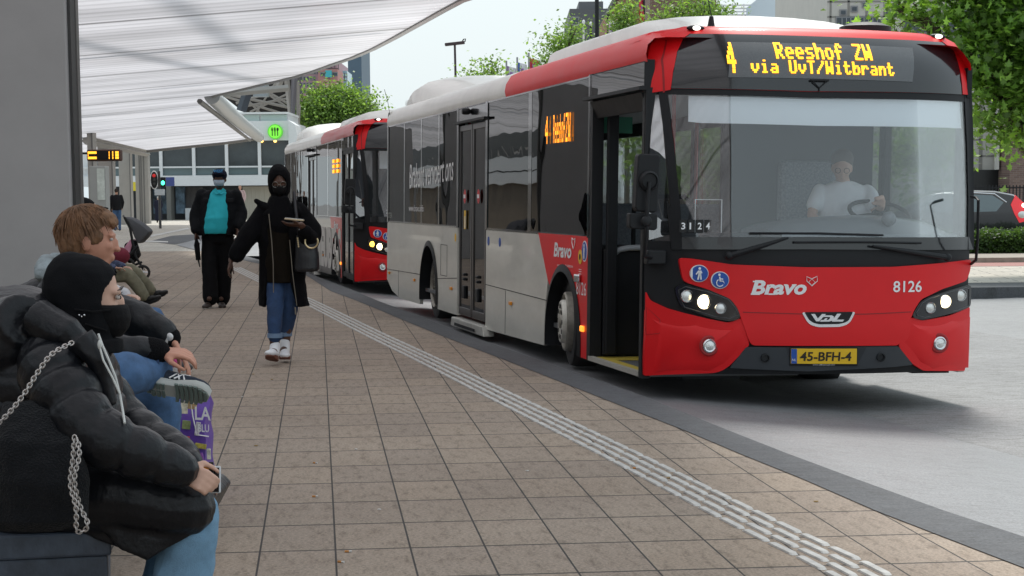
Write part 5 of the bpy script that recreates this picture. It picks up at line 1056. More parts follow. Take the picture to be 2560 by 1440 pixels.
mb=MB(); mb.prism([Vector((cx+x,Y-.02,zg+z)) for x,z in ((1.62,1.36),(1.9,1.1),(1.98,.8),(1.72,.74),(1.6,.95),(1.52,1.15))],Vector((0,.2,0))); tl=mb.build('tail_light',mat('tail_red',(.55,.01,.02),.2,coat=1,emit=(.8,.02,.03),estr=.35),t)
mb=MB(); mb.ell(Vector((cx+1.82,Y-.03,zg+1.13)),(.06,.02,.05)); mb.build('lit_bulb',mat('bulb_warm',(1,.7,.6),.4,emit=(1,.7,.55),estr=3),tl); mb=MB(); mb.ell(Vector((cx+1.78,Y-.03,zg+.92)),(.1,.02,.08)); mb.build('reversing_lens',LENS,tl)
for x in (-1.28,1.32):
    mb=MB(); mb.cyl((cx+x,Y-.02,zg+.3),(cx+x,Y+.2,zg+.3),.31,n=20); w=mb.build('wheel',RUB,t); mb=MB(); mb.cyl((cx+x,Y-.03,zg+.3),(cx+x,Y-.02,zg+.3),.2,n=16); mb.build('hubcap',SIL,w)
mb=MB(); mb.box((cx-.55,Y-.1,zg+.98),(.2,.18,.12)); mb.build('wing_mirror',CARP,t,bevel=.03)
mb=MB(); mb.box((cx+.9,Y-.02,zg+.86),(.16,.03,.03)); mb.box((cx-.05,Y-.02,zg+.86),(.16,.03,.03)); mb.build('door_handle',CARP,t)
# ---------------- litter on the tiles
BUT=mat('filter_orange',(.5,.22,.06),.8); PAP=mat('paper_white',(.6,.58,.55),.8); LFB=mat('dry_leaf',(.3,.2,.08),.9)
for u,v,kind,rz,lab in ((787,1243,0,.1,'cigarette end lying right of the phone, on the large tiles'),(870,1381,0,.0,'cigarette end near the bottom edge, beside a tile joint'),(852,1407,0,-.5,'lowest cigarette end at the bottom edge'),(788,1159,0,-.6,'short cigarette end near a dark stain'),(1588,1172,0,-.2,'cigarette end caught between the white guide ribs'),(1672,1196,1,0,'dry curled leaf scrap on the guide ribs'),(2040,1255,1,0,'pale brown leaf scrap on the pavement near the kerb'),(640,1115,1,.2,'dry leaf scrap left of the tile joints'),(633,936,1,0,'yellow leaf scrap behind the walking woman'),(680,949,1,.4,'small yellow leaf scrap on the tiles ahead of the shoes'),(890,1124,2,0,'white paper scrap on the tiles'),(948,1275,2,0,'flat pale paper scrap on the tiles'),(605,993,2,0,'tiny pale scrap by the sneaker sole'),(1318,1178,2,.2,'white chewed scrap near the guide ribs')):
    p=gz(u,v); mb=MB(); d=Vector((math.cos(rz),math.sin(rz),0))
    if kind==0:
        t=thing('cigarette_end',lab,'cigarette end',p,group='litter on the tiles'); q=p+Vector((0,0,.004)); mb.cyl(q-d*.012,q+d*.004,.0042,n=8); mb.build('filter',BUT,t); mb=MB(); mb.cyl(q+d*.004,q+d*.014,.004,n=8); mb.build('paper_tube',PAP,t)
    else:
        k=.012 if kind==1 else .009; mb.ell(p+Vector((0,0,.003)),(k,k*.9,.003),n=7,m=4); single('leaf_scrap' if kind==1 else 'paper_scrap',mb,LFB if kind==1 else PAP,lab,'leaf' if kind==1 else 'litter',group='litter on the tiles',loc=p)

# station wing along the platform, behind the pillars
sw=thing('station_wing','long low station wing with a white band behind the row of pillars','building',(-14,40,0))
def wp(y,o): return -.225*y-o
def wall(nm,y0,y1,z0,z1,o,m,d=.3): mb=MB(); mb.prism([Vector((wp(y0,o),y0,z0)),Vector((wp(y1,o),y1,z0)),Vector((wp(y1,o),y1,z1)),Vector((wp(y0,o),y0,z1))],Vector((-d,0,0))); return mb.build(nm,m,sw)
wall('lower_wall',-5,84,0,2.1,6.2,mat('wing_brown',(.16,.13,.1),.7,noise_amt=.3,nscale=.6)); wall('white_band',-5,84,2.1,3.0,6.0,WP); wall('band_joint',-5,84,2.52,2.56,5.995,BLKM,.02); wall('window_band',-5,84,3.0,4.2,6.3,mat('wing_dark',(.02,.02,.025),.3))
mb=MB()
for k in range(60): y=2+k*1.3; mb.tube([Vector((wp(y,6.0),y,3.0)),Vector((wp(y+.6,6.0),y+.6,3.35))],.02,4)
mb.build('railing',CONC2,sw)
# ================================================================ people
def organic(name,mb,voxel,m,parent,amp=0,freq=8,it=2,label=None,props_=None,quilt=None,top=False,seed=0,amp2=0,f2=40):
    """fuse overlapping closed shapes into ONE continuous surface"""
    I=XF[parent.name] if (parent is not None) else Matrix()
    me=bpy.data.meshes.new(name); me.from_pydata([tuple(v) for v in mb.v],[],mb.f); me.validate()
    bm=bmesh.new(); bm.from_mesh(me); bmesh.ops.recalc_face_normals(bm,faces=bm.faces); bm.to_mesh(me); bm.free()
    ob=bpy.data.objects.new('tmp',me); C.link(ob)
    r=ob.modifiers.new('r','REMESH'); r.mode='VOXEL'; r.voxel_size=voxel; r.adaptivity=0
    if it: s=ob.modifiers.new('s','SMOOTH'); s.iterations=it; s.factor=.5
    dg=bpy.context.evaluated_depsgraph_get(); dg.update(); m2=bpy.data.meshes.new_from_object(ob.evaluated_get(dg))
    C.unlink(ob); bpy.data.objects.remove(ob)
    if amp or quilt or amp2:
        ns=[v.normal.copy() for v in m2.vertices]; off=Vector((seed*7.1,seed*3.3,0))
        for v,n in zip(m2.vertices,ns):
            d=0
            if amp: q=v.co*freq+off; d+=amp*(noise.noise(Vector((q.x,q.y,q.z*.6)))+.5*noise.noise(q*2.1))
            if amp2: d-=amp2*abs(noise.noise(v.co*f2+off))
            if quilt: d+=quilt(v.co)
            v.co+=n*d
    m2.transform(I)
    for p in m2.polygons: p.use_smooth=True
    m2.materials.clear(); m2.materials.append(m); m2.name=name
    o=bpy.data.objects.new(name,m2); C.link(o)
    if parent is not None: o.parent=parent; XF[o.name]=XF[parent.name]
    if label: o['label']=label
    return o
def ufr(fwd,up=Vector((0,0,1))):
    f=Vector(fwd).normalized(); u=(Vector(up)-f*f.dot(Vector(up))).normalized(); r=f.cross(u).normalized()
    return Matrix((r,f,u)).transposed()   # columns right, fwd, up
def oloft(mb,rings,th=.02,n=28):
    """open or closed garment shell. rings: (center, rx, ry, fwd, gap half-angle deg[, up])"""
    O=[];Iq=[]
    for rg in rings:
        c,rx,ry,fw,gap=rg[:5]; M=ufr(fw,rg[5] if len(rg)>5 else Vector((0,0,1))); g=R_(max(gap,0)); 
        a=[];b=[]
        for i in range(n+1):
            t=g+(2*math.pi-2*g)*i/n; d=Vector((math.sin(t),math.cos(t),0))
            a.append(Vector(c)+M@Vector((d.x*rx,d.y*ry,0))); b.append(Vector(c)+M@Vector((d.x*(rx-th),d.y*(ry-th),0)))
        O.append(a);Iq.append(b)
    k=len(mb.v); N=n+1; R=len(rings); mb.v+=[p for a in O for p in a]+[p for a in Iq for p in a]; K=k+N*R; f=[]
    for j in range(R-1):
        for i in range(n):
            f.append((k+j*N+i,k+j*N+i+1,k+(j+1)*N+i+1,k+(j+1)*N+i)); f.append((K+j*N+i+1,K+j*N+i,K+(j+1)*N+i,K+(j+1)*N+i+1))
        for i in (0,n): f.append((k+j*N+i,k+(j+1)*N+i,K+(j+1)*N+i,K+j*N+i))
    for j in (0,R-1):
        for i in range(n): f.append((k+j*N+i,k+j*N+i+1,K+j*N+i+1,K+j*N+i))
    mb.f+=f; return mb
def sloft(mb,rings,n=24):
    """solid loft, rings (center,rx,ry,fwd[,up])"""
    rs=[]
    for rg in rings:
        c,rx,ry,fw=rg[:4]; M=ufr(fw,rg[4] if len(rg)>4 else Vector((0,0,1)))
        rs.append([Vector(c)+M@Vector((math.sin(t)*rx,math.cos(t)*ry,0)) for t in [2*math.pi*i/n for i in range(n)]])
    return mb.rings(rs)
def limb(mb,pts,rs,n=14,sub=5,wob=0,quilt=0,qstep=.09):
    """smooth tapered limb through points"""
    pts=[Vector(p) for p in pts]; P=[];Rr=[]
    for i in range(len(pts)-1):
        a=pts[max(i-1,0)];b=pts[i];c=pts[i+1];d=pts[min(i+2,len(pts)-1)]; 
        for k in range(sub):
            t=k/sub; q=b*(1-t)+c*t; cr=.5*((2*b)+(c-a)*t+(2*a-5*b+4*c-d)*t*t+(3*b-a-3*c+d)*t**3); P.append(q.lerp(cr,.6)); Rr.append(rs[i]*(1-t)+rs[i+1]*t)
    P.append(pts[-1]);Rr.append(rs[-1])
    if quilt:
        L=0;Q=[]
        P2=[];R2=[]
        for i in range(len(P)-1):
            for k in range(6): t=k/6; P2.append(P[i].lerp(P[i+1],t)); R2.append(Rr[i]*(1-t)+Rr[i+1]*t)
        P2.append(P[-1]);R2.append(Rr[-1]); P,Rr=P2,R2
        for i in range(len(P)):
            if i: L+=(P[i]-P[i-1]).length
            ph=(L/qstep)%1; Rr[i]*=1-quilt*math.exp(-(min(ph,1-ph)/.16)**2)
    mb.tube(P,Rr,n)
    mb.ell(P[0],(Rr[0],)*3,n=10,m=6); mb.ell(P[-1],(Rr[-1],)*3,n=10,m=6); return mb
def head(mb,c,fwd,up=Vector((0,0,1)),s=1,nose=True):
    c=Vector(c); M=ufr(fwd,up)
    def e(x,y,z,a,b,d): mb.ell(c+M@Vector((x*s,y*s,z*s)),(a*s,b*s,d*s),M,n=20,m=14)
    e(0,-.012,.03,.076,.095,.088); e(0,.018,-.02,.064,.074,.082); e(0,.045,-.075,.036,.036,.03); e(0,.0,-.06,.052,.06,.045)
    e(0,.078,.018,.05,.016,.014); e(.028,.07,-.022,.022,.018,.02); e(-.028,.07,-.022,.022,.018,.02)
    if nose: e(0,.094,-.016,.0105,.012,.024); e(0,.102,-.034,.014,.013,.011); e(0,.084,-.062,.022,.01,.006); e(0,.083,-.072,.02,.01,.006)
    for x in (-1,1): e(x*.075,-.004,-.015,.009,.018,.03)
    return M
def hand(mb,w,d,pn,side=1,curl=.35,s=1,spread=0):
    """wrist, finger direction, palm-facing normal; side=+1 thumb towards d x pn"""
    w=Vector(w); d=Vector(d).normalized(); pn=Vector(pn); pn=(pn-d*pn.dot(d)).normalized(); sd=d.cross(pn)*side
    for k in range(4):
        y=(1.5-k)*.0205*s; mb.caps(w+d*.012*s+sd*y*.7,w+d*.088*s+sd*y,.0135*s,.0115*s,8)
    for k,L in enumerate((.072,.08,.075,.058)):
        y=(1.5-k)*.0205*s; p=w+d*.088*s+sd*y; a=.15+spread*0; dd=d; cu=curl*(1+.12*k)
        for j,f in enumerate((.45,.31,.24)):
            ax=d.cross(pn); dd=(Matrix.Rotation(-(-cu)*(j+.6),3,ax)@d) ; 
            if dd.dot(pn)<d.dot(pn)-1e-6: dd=(Matrix.Rotation(-cu*(j+.6),3,ax)@d)
            q=p+dd*(L*f*s); mb.caps(p,q,(.0095-.0012*j)*s,(.0088-.0012*j)*s,8); p=q
    p=w+d*.022*s+sd*.03*s; t1=(d*.75+sd*.6+pn*.35).normalized(); q=p+t1*.045*s; mb.caps(w+d*.02*s+sd*.012*s,q,.015*s,.012*s,8); q2=q+(d*.9+sd*.12+pn*.45).normalized()*.032*s; mb.caps(q,q2,.0105*s,.0095*s,8); mb.caps(q2,q2+(d*.85-sd*.1+pn*.5).normalized()*.024*s,.0092*s,.0078*s,8)
SK_L=mat('skin_light',(.52,.29,.2),.5,bump=.1,bscale=220); SK_D=mat('skin_dark',(.09,.04,.024),.45); SK_M=mat('skin_pale',(.58,.36,.27),.5)
def cloth(name,c,r=.85,b=.25,bs=120,sheen=.0,**k): return mat(name,c,r,bump=b,bscale=bs,sheen=sheen,spec=.5 if max(c)>.1 else .12,**k)
BLKC=cloth('black_wool',(.005,.005,.006),.95,.5,150); BLKT=cloth('black_cotton',(.006,.006,.007),.85); DENIM=cloth('blue_denim',(.055,.12,.24),.85,.3,300,noise_amt=.3,nscale=14); DENIMD=cloth('dark_denim',(.022,.052,.125),.85,.3,300,noise_amt=.3,nscale=12); DENIML=cloth('pale_denim',(.17,.32,.47),.85,.3,300,noise_amt=.22,nscale=12)
MASKB=cloth('black_mask',(.01,.01,.011),.8); EYEW=mat('eye_white',(.42,.38,.35),.25); EYED=mat('eye_dark',(.03,.015,.01),.15)
DN=Vector((0,-1,0)); UPV=Vector((0,0,1))
def person(label,root,mb,voxel,skin,group=None,name='person'):
    """top-level continuous body; its origin sits at root"""
    me=organic(name,mb,voxel,skin,None,it=2)
    me.data.transform(Matrix.Translation(-Vector(root))); me.location=root; XF[me.name]=Matrix.Translation(-Vector(root)); props(me,label,'person',group); return me
def stand_body(J,s=1,v=.012,skin=None,label='',root=None,hl=None,hr=None,fwd=DN,hup=UPV,hc=None,group=None,hf=None):
    mb=MB(); head(mb,J['head'],hf or fwd,hup,s)
    limb(mb,[Vector(J['head'])+Vector((0,.01,-.06)),J['neck'],J['chest']],[.05*s,.055*s,.07*s])
    sloft(mb,[(J['pelvis']-UPV*.08,.13*s,.09*s,fwd),(J['pelvis']+UPV*.05,.14*s,.1*s,fwd),(J['chest']-UPV*.18,.13*s,.1*s,fwd),(J['chest'],.16*s,.11*s,fwd),(J['neck']-UPV*.06,.13*s,.07*s,fwd)])
    for a in 'lr':
        limb(mb,[J['sh'+a],J['el'+a],J['wr'+a]],[.05*s,.04*s,.027*s]); limb(mb,[J['hip'+a],J['kn'+a],J['an'+a]],[.08*s,.055*s,.04*s])
        h=hl if a=='l' else hr
        if h: hand(mb,J['wr'+a],*h)
        mb.caps(J['an'+a]-UPV*.03,J['an'+a]+(J.get('toe'+a,fwd))*.1-UPV*.04,.035,.03)
    return person(label,root,mb,v,skin,group)
def shoe(parent,ank,fw,name='shoe',upper=None,sole=None,L=.27,s=1,zsole=None,lab=None,tilt=0,vox=.006):
    """ank: ankle point above heel; fw: toe direction"""
    M=ufr(fw,UPV if abs(Vector(fw).normalized().z)<.85 else Vector((0,1,0))); a=Vector(ank)
    P=lambda x,y,z: a+M@Vector((x*s,y*s,z*s))
    mb=MB(); mb.ell(P(0,-.02,-.035),(.036*s,.05*s,.045*s),M); mb.ell(P(0,.06,-.045),(.04*s,.07*s,.036*s),M); mb.ell(P(0,.13,-.055),(.045*s,.06*s,.027*s),M); mb.caps(P(0,-.015,.03),P(0,.0,-.03),.042*s,.042*s)
    o=organic(name,mb,vox,upper,parent,it=3)
    if lab: o['label']=lab
    mb=MB(); n=18; ring=[]
    for i in range(n):
        t=2*math.pi*i/n; y=.055+.125*math.cos(t); w=.046*(1-.16*math.cos(t)*-1)*(.92 if abs(math.cos(t))>.6 else 1); ring.append((w*math.sin(t),y))
    mb.rings([[P(x,y,-.066) for x,y in ring],[P(x*1.03,y,-.08+.0*y) for x,y in ring],[P(x*.96,y,-.096+(.02 if y>.14 else 0)) for x,y in ring]]); mb.build('sole',sole,o,smooth=True)
    return o
# ---------------------------------------------------------------- walking woman in black (looking at phone)
Y=15.2; A=lambda u,v,dy=0: at(u,v,Y+dy)
J=dict(head=A(698,452),neck=A(697,512,.03),chest=A(700,552,.03),pelvis=A(706,660,.04),shl=A(655,530,.03),ell=A(617,590,-.02),wrl=A(578,650,-.05),shr=A(752,530,.03),elr=A(786,600,-.02),wrr=A(752,562,-.25),
  hipl=A(686,680,.04),hipr=A(728,682,.04),knl=A(688,765,-.1),knr=A(722,768,.05),anl=A(686,868,-.18),anr=A(712,862,.12))
hf=Vector((.12,-1,-.32)).normalized(); hup=Vector((0,-.3,1)).normalized()
w1=stand_body(J,.95,.0075,SK_D,'walking woman in long black coat and hijab, looking at the phone in her hand',A(690,905),hl=((-.25,-.15,-1),(1,0,-.2),-1,.4,.95),hr=((-1,-.25,.02),(0,.25,1),-1,.25,.95),hf=hf,hup=hup)
mb=MB(); hd=J['head']; R3=ufr(hf,hup)
rings=[]
for z,rx,ry,g in ((-.115,.075,.085,0),(-.09,.085,.098,22),(-.06,.09,.106,36),(-.02,.093,.112,42),(.02,.092,.112,38),(.05,.088,.108,22),(.075,.078,.098,0),(.105,.055,.075,0),(.122,.02,.03,0)):
    rings.append((hd+R3@Vector((0,-.012,z)),rx,ry,hf,g,hup))
oloft(mb,rings,.02,36); 
mb.ell(hd+R3@Vector((0,-.035,.03)),(.085,.085,.1),R3)
sloft(mb,[(A(697,492,.0),.075,.09,DN),(A(697,512,.0),.1,.11,DN),(A(698,535,.0),.14,.13,DN),(A(700,565,-.02),.12,.12,DN),(A(700,590,-.03),.08,.08,DN)])
organic('hijab',mb,.008,BLKC,w1,amp=.006,freq=9)
mb=MB(); sloft(mb,[(hd+R3@Vector((0,.058,-.095)),.04,.03,hf,hup),(hd+R3@Vector((0,.062,-.06)),.056,.045,hf,hup),(hd+R3@Vector((0,.06,-.03)),.058,.05,hf,hup),(hd+R3@Vector((0,.06,-.015)),.045,.045,hf,hup)]); organic('face_mask',mb,.006,MASKB,w1)
mb=MB()
for x in (-.032,.032): mb.tube(mb.ring(hd+R3@Vector((x,.098,.0)),R3@Vector((0,1,0)),.023,14),.002,5,closed=True)
mb.cyl(hd+R3@Vector((-.01,.1,.0)),hd+R3@Vector((.01,.1,.0)),.002,n=5); mb.build('glasses',mat('glasses_wire',(.3,.28,.25),.3,metal=.8),w1)
mb=MB(); co_=[]
for u,v,rx,ry,g in ((694,508,.11,.1,30),(700,525,.19,.13,28),(702,550,.205,.15,25),(708,600,.22,.17,25),(708,650,.21,.175,28),(706,700,.205,.18,33),(708,740,.215,.185,38),(711,766,.225,.19,42)): co_.append((A(u,v,.05),rx*.93,ry,Vector((-.08,-1,0)),g))
oloft(mb,co_,.03,40); limb(mb,[A(660,528,.03),A(622,590,-.02),A(592,636,-.05)],[.075,.078,.072]); limb(mb,[A(748,528,.03),A(778,575,.0),A(776,604,-.06),A(762,580,-.2)],[.075,.08,.078,.06])
mb.caps(A(640,503,.0),A(672,520,-.05),.022,.03); mb.caps(A(738,505,0),A(745,530,-.06),.02,.03)
organic('coat',mb,.01,BLKC,w1,amp=.014,freq=7,it=3,amp2=.003,f2=60)
mb=MB(); mb.tube([A(672,535,-.13),A(679,600,-.13),A(683,660,-.13),A(684,760,-.12)],.004,5); mb.tube([A(724,600,-.14),A(731,680,-.14),A(742,764,-.12)],.004,5); mb.caps(A(738,770,-.12),A(739,785,-.12),.007); mb.build('zip',mat('zip_metal',(.25,.22,.18),.4,metal=.7),w1)
mb=MB(); sloft(mb,[(A(698,560,0),.12,.12,DN),(A(700,620,.0),.12,.125,DN),(A(700,660,.0),.13,.13,DN),(A(702,706,.0),.135,.12,DN)]); organic('tunic',mb,.009,cloth('brown_black_tunic',(.010,.0075,.005),.9),w1,amp=.006)
mb=MB(); limb(mb,[J['hipl'],J['knl'],J['anl']+UPV*.08],[.094,.068,.051]); limb(mb,[J['hipr'],J['knr'],J['anr']+UPV*.08],[.094,.074,.057]); organic('jeans',mb,.0075,DENIMD,w1,amp=.008,freq=12)
for u,v,dy in ((687,838,-.18),(712,834,.11)):
    mb=MB(); oloft(mb,[(A(u,v-5,dy),.06,.062,DN,0),(A(u,v+6,dy),.06,.062,DN,0)],.01,18); mb.build('turn_up',cloth('turn_up_denim',(.16,.24,.36),.85),w1,smooth=True)
SNW=mat('white_knit_shoe',(.85,.86,.88),.7,bump=.3,bscale=90); GUM=mat('gum_sole',(.17,.06,.035),.6)
shoe(w1,A(686,872,-.2),Vector((-.12,-1,.22)),upper=SNW,sole=GUM,s=1.0); shoe(w1,A(712,866,.08),Vector((.1,-1,-.02)),upper=SNW,sole=GUM,s=1.0)
mb=MB(); p=A(736,549,-.37); mb.box(p,(.15,.075,.012),Matrix.Rotation(R_(6),3,'Y')); ph=single('phone',mb,mat('phone_gold',(.55,.45,.3),.3,metal=.4),'gold phone held flat in the walking woman\'s hand','phone',loc=p,bevel=.004)
mb=MB(); mb.box(p+Vector((0,0,.008)),(.14,.066,.003),Matrix.Rotation(R_(6),3,'Y')); mb.build('screen',mat('screen_pale',(.6,.62,.62),.2),ph)
mb=MB(); mb.tube(mb.ring(A(750,574,-.19),Vector((1,0,-.2)),.032,16),.006,6,closed=True); mb.build('bracelet_watch',SIL,w1,smooth=True)
t=thing('handbag','black shoulder handbag with a gold ring handle on the walking woman\'s arm','handbag',A(765,680,-.1))
LEA=mat('black_leather',(.014,.015,.018),.38,bump=.2,bscale=60); GOLD=mat('gold_metal',(.75,.6,.35),.3,metal=.9)
mb=MB(); sloft(mb,[(A(766,679,-.12),.09,.05,DN),(A(767,672,-.12),.105,.062,DN),(A(767,640,-.12),.098,.06,DN),(A(765,600,-.12),.085,.04,DN),(A(764,588,-.12),.08,.025,DN)]); organic('bag_body',mb,.007,LEA,t,amp=.004)
mb=MB(); mb.tube([A(735,480,-.08),A(739,520,-.17),A(744,560,-.2),A(748,590,-.16)],.012,6); mb.build('shoulder_strap',LEA,t,smooth=True)
mb=MB(); c=A(779,604,-.2); mb.tube([c+Vector((math.cos(a)*.052,-.01,math.sin(a)*.052)) for a in [R_(x) for x in range(150,391,20)]],.007,6); mb.build('ring_handle',GOLD,t,smooth=True)
mb=MB(); 
for k in range(5): mb.ell(A(744+k*.6,596+k*5,-.19),(.007,.007,.01),n=8,m=5)
mb.box(A(758,594,-.19),(.02,.01,.02)); mb.build('charm_chain',GOLD,t)
# ---------------------------------------------------------------- man in turquoise polo
Y=23.0
J=dict(head=A(549,447),neck=A(548,478,.03),chest=A(546,505,.03),pelvis=A(544,585,.04),shl=A(508,487,.03),ell=A(494,535,.02),wrl=A(490,582,-.08),shr=A(588,487,.03),elr=A(600,535,.04),wrr=A(594,572,-.08),
  hipl=A(527,592,.04),hipr=A(563,592,.04),knl=A(524,660,-.06),knr=A(562,662,.06),anl=A(526,738,-.14),anr=A(556,738,.1))
w2=stand_body(J,1.0,.012,SK_D,'walking man in a cap, pale blue mask and turquoise polo under a dark jacket',A(538,768),hl=((0,-.1,-1),(1,-.2,0),-1,.6),hr=((-.05,-.2,-1),(-1,-.2,0),1,.4))
mb=MB(); sloft(mb,[(A(548,474,0),.075,.075,DN),(A(547,482,-.02),.11,.1,DN),(A(546,505,-.03),.15,.13,DN),(A(544,545,-.05),.165,.17,DN),(A(542,572,-.04),.17,.165,DN),(A(541,584,-.03),.165,.15,DN)]); organic('polo_shirt',mb,.011,cloth('turquoise_cotton',(.02,.48,.57),.8,.15,60),w2,amp=.007,freq=9)
mb=MB(); mb.prism([A(539,470,-.12),A(547,484,-.15),A(540,486,-.15),A(531,476,-.11)],Vector((0,.02,0))); mb.prism([A(557,470,-.12),A(548,484,-.15),A(555,486,-.15),A(565,476,-.11)],Vector((0,.02,0))); mb.build('collar',cloth('turquoise_cotton2',(.02,.42,.5),.8),w2)
JK=cloth('dark_quilted_jacket',(.007,.008,.01),.7,.5,35)
mb=MB(); rg=[(A(548,474,.03),.12,.1,DN,34),(A(547,484,.03),.215,.13,DN,24),(A(546,505,.03),.24,.17,DN,24),(A(545,545,.03),.25,.2,DN,30),(A(544,580,.03),.25,.2,DN,33),(A(543,588,.03),.24,.19,DN,34)]
oloft(mb,rg,.03,40); limb(mb,[A(505,487,.03),A(491,535,.02),A(490,574,-.07)],[.075,.08,.068]); limb(mb,[A(590,487,.03),A(602,535,.04),A(597,565,-.06)],[.075,.08,.068]); organic('jacket',mb,.012,JK,w2,amp=.012,freq=8,it=2)
mb=MB(); 
for u,v in ((514,492),(576,493)): mb=MB(); mb.box(A(u,v+8,-.15),(.07,.02,.05)); mb.build('chest_pocket',cloth('dark_pocket',(.014,.015,.018),.7),w2,bevel=.01)
mb=MB(); limb(mb,[J['hipl'],J['knl'],J['anl']-UPV*.03],[.112,.094,.098]); limb(mb,[J['hipr'],J['knr'],J['anr']-UPV*.03],[.112,.094,.098]); sloft(mb,[(A(544,578,.03),.17,.14,DN),(A(544,606,.03),.17,.13,DN)]); organic('trousers',mb,.012,BLKT,w2,amp=.01,freq=8)
shoe(w2,A(522,752,-.14),Vector((-.1,-1,0)),upper=mat('dark_brown_shoe',(.03,.02,.016),.5),sole=mat('pale_sole',(.35,.33,.3),.7),s=1.1,vox=.009); shoe(w2,A(554,752,.06),Vector((.2,-1,0)),upper=mat('dark_brown_shoe',(.03,.02,.016),.5),sole=mat('pale_sole',(.35,.33,.3),.7),s=1.1,vox=.009)
hd=J['head']; mb=MB(); sloft(mb,[(hd+Vector((0,-.06,-.085)),.05,.035,DN),(hd+Vector((0,-.065,-.05)),.066,.055,DN),(hd+Vector((0,-.062,-.015)),.068,.055,DN)]); organic('face_mask',mb,.008,mat('mask_pale_blue',(.45,.55,.66),.8),w2)
mb=MB(); mb.ell(hd+Vector((0,.01,.045)),(.093,.112,.082)); cp=organic('cap',mb,.012,cloth('cap_navy',(.012,.014,.03),.8),w2)
mb=MB(); sloft(mb,[(hd+Vector((0,-.09,.045)),.075,.075,DN),(hd+Vector((0,-.1,.055)),.08,.08,DN)]); mb.build('cap_peak',cloth('cap_navy',(.012,.014,.03),.8),w2,smooth=True)
mb=MB(); text_on(mb,'SMURF'.replace('SMURF','WEST'),hd+Vector((-.06,-.106,.075)),(1,0,0),(0,-.1,1),1,fit=(.12,.035),offset=.03); mb.build('cap_lettering',mat('cap_blue_text',(.08,.35,.7),.6),w2)
mb=MB(); q=[A(491,596,-.12),A(492,612,-.12),A(496,650,-.14),A(500,668,-.14)]; t=thing('folding_umbrella','furled black umbrella hanging from the capped man\'s hand','umbrella',q[1]); mb.tube(q[:1]+[q[1],q[2]],[.012,.035,.03],8); mb.build('canopy_roll',BLKT,t,smooth=True); mb=MB(); mb.tube([q[2],q[3]],[.012,.006],6); mb.build('tip',BLKM,t)
# ---------------------------------------------------------------- far people
def far_person(label,u,vt,vb,Y,jc,tc,skin=SK_L,fwd=DN,hair=(.03,.02,.015),w=1.,coat=False,bend=0,group=None,arms=0):
    """vt/vb: head top and feet pixel rows"""
    top=at(u,vt,Y); bot=at(u,vb,Y); H_=top.z-bot.z; s=H_/1.75; P=lambda x,y,z: bot+Vector((x*s,y*s,z*s)); b=bend
    F_=Vector(fwd); r=F_.cross(UPV)
    Q=lambda x,f,z: bot+(r*x+F_*f)*s+UPV*z*s
    J=dict(head=Q(0,.02+b,1.63-b*.2),neck=Q(0,b*.8,1.5-b*.1),chest=Q(0,b*.5,1.35),pelvis=Q(0,0,.95),shl=Q(-.18,b*.6,1.43),ell=Q(-.25,.0+arms*.1,1.17),wrl=Q(-.2,.1+arms*.2,.95+arms*.25),shr=Q(.18,b*.6,1.43),elr=Q(.25,0+arms*.1,1.17),wrr=Q(.2,.1+arms*.2,.95+arms*.25),hipl=Q(-.09,0,.92),hipr=Q(.09,0,.92),knl=Q(-.09,.02,.5),knr=Q(.09,.02,.5),anl=Q(-.09,0,.09),anr=Q(.09,0,.09))
    p=stand_body(J,s,.022,skin,label,bot,hl=(-UPV,-r,1,.3,s),hr=(-UPV,r,1,.3,s),fwd=F_,group=group)
    mb=MB(); z1=.85 if not coat else .15; sloft(mb,[(Q(0,b*.8,1.5),.07*s,.07*s,F_),(Q(0,b*.6,1.42),.19*s,.11*s,F_),(Q(0,b*.4,1.2),.2*w*s,.14*s,F_),(Q(0,0,.95),.19*w*s,.14*s,F_),(Q(0,0,z1),.22*w*s if coat else .19*w*s,.15*s,F_)]); limb(mb,[J['shl'],J['ell'],J['wrl']],[.07*s,.065*s,.055*s],n=8,sub=2); limb(mb,[J['shr'],J['elr'],J['wrr']],[.07*s,.065*s,.055*s],n=8,sub=2); organic('jacket' if not coat else 'long_coat',mb,.022,jc,p)
    mb=MB(); limb(mb,[J['hipl'],J['knl'],J['anl']],[.1*s,.075*s,.06*s],n=8,sub=2); limb(mb,[J['hipr'],J['knr'],J['anr']],[.1*s,.075*s,.06*s],n=8,sub=2); organic('trousers',mb,.022,tc,p)
    for a in 'lr': mb=MB(); mb.ell(J['an'+a]+F_*.06*s-UPV*.04*s,(.055*s,.055*s,.045*s)); mb.ell(J['an'+a]+F_*.13*s-UPV*.05*s,(.05*s,.05*s,.035*s)); mb.build('shoe',BLKM,p,smooth=True)
    mb=MB(); mb.ell(J['head']-F_*.02*s+UPV*.035*s,(.088*s,.088*s,.09*s),n=12,m=8); mb.build('hair',mat('hair_%d'%int(hair[0]*100),hair,.8),p,smooth=True); return p
far_person('man in black leather jacket and jeans seen from behind, standing by the columns',294,471,577,76,cloth('black_leather_jacket',(.012,.012,.014),.5),DENIM,fwd=Vector((-.2,1,0)).normalized())
far_person('dark haired woman in black facing the man in the leather jacket',271,474,579,76.8,BLKT,BLKT,fwd=Vector((.3,-1,0)).normalized(),arms=1)
far_person('stooped grey haired man in a long navy coat standing by the traffic light',397,490,557,106,cloth('navy_coat',(.018,.02,.035),.85),BLKT,fwd=Vector((-.2,1,0)).normalized(),hair=(.4,.39,.37),coat=True,bend=.12,w=1.15)
far_person('distant person in a pale pink top, half hidden behind the capped man',602,463,548,96,cloth('pale_pink',(.5,.36,.36),.8),BLKT,fwd=DN,hair=(.3,.22,.15))
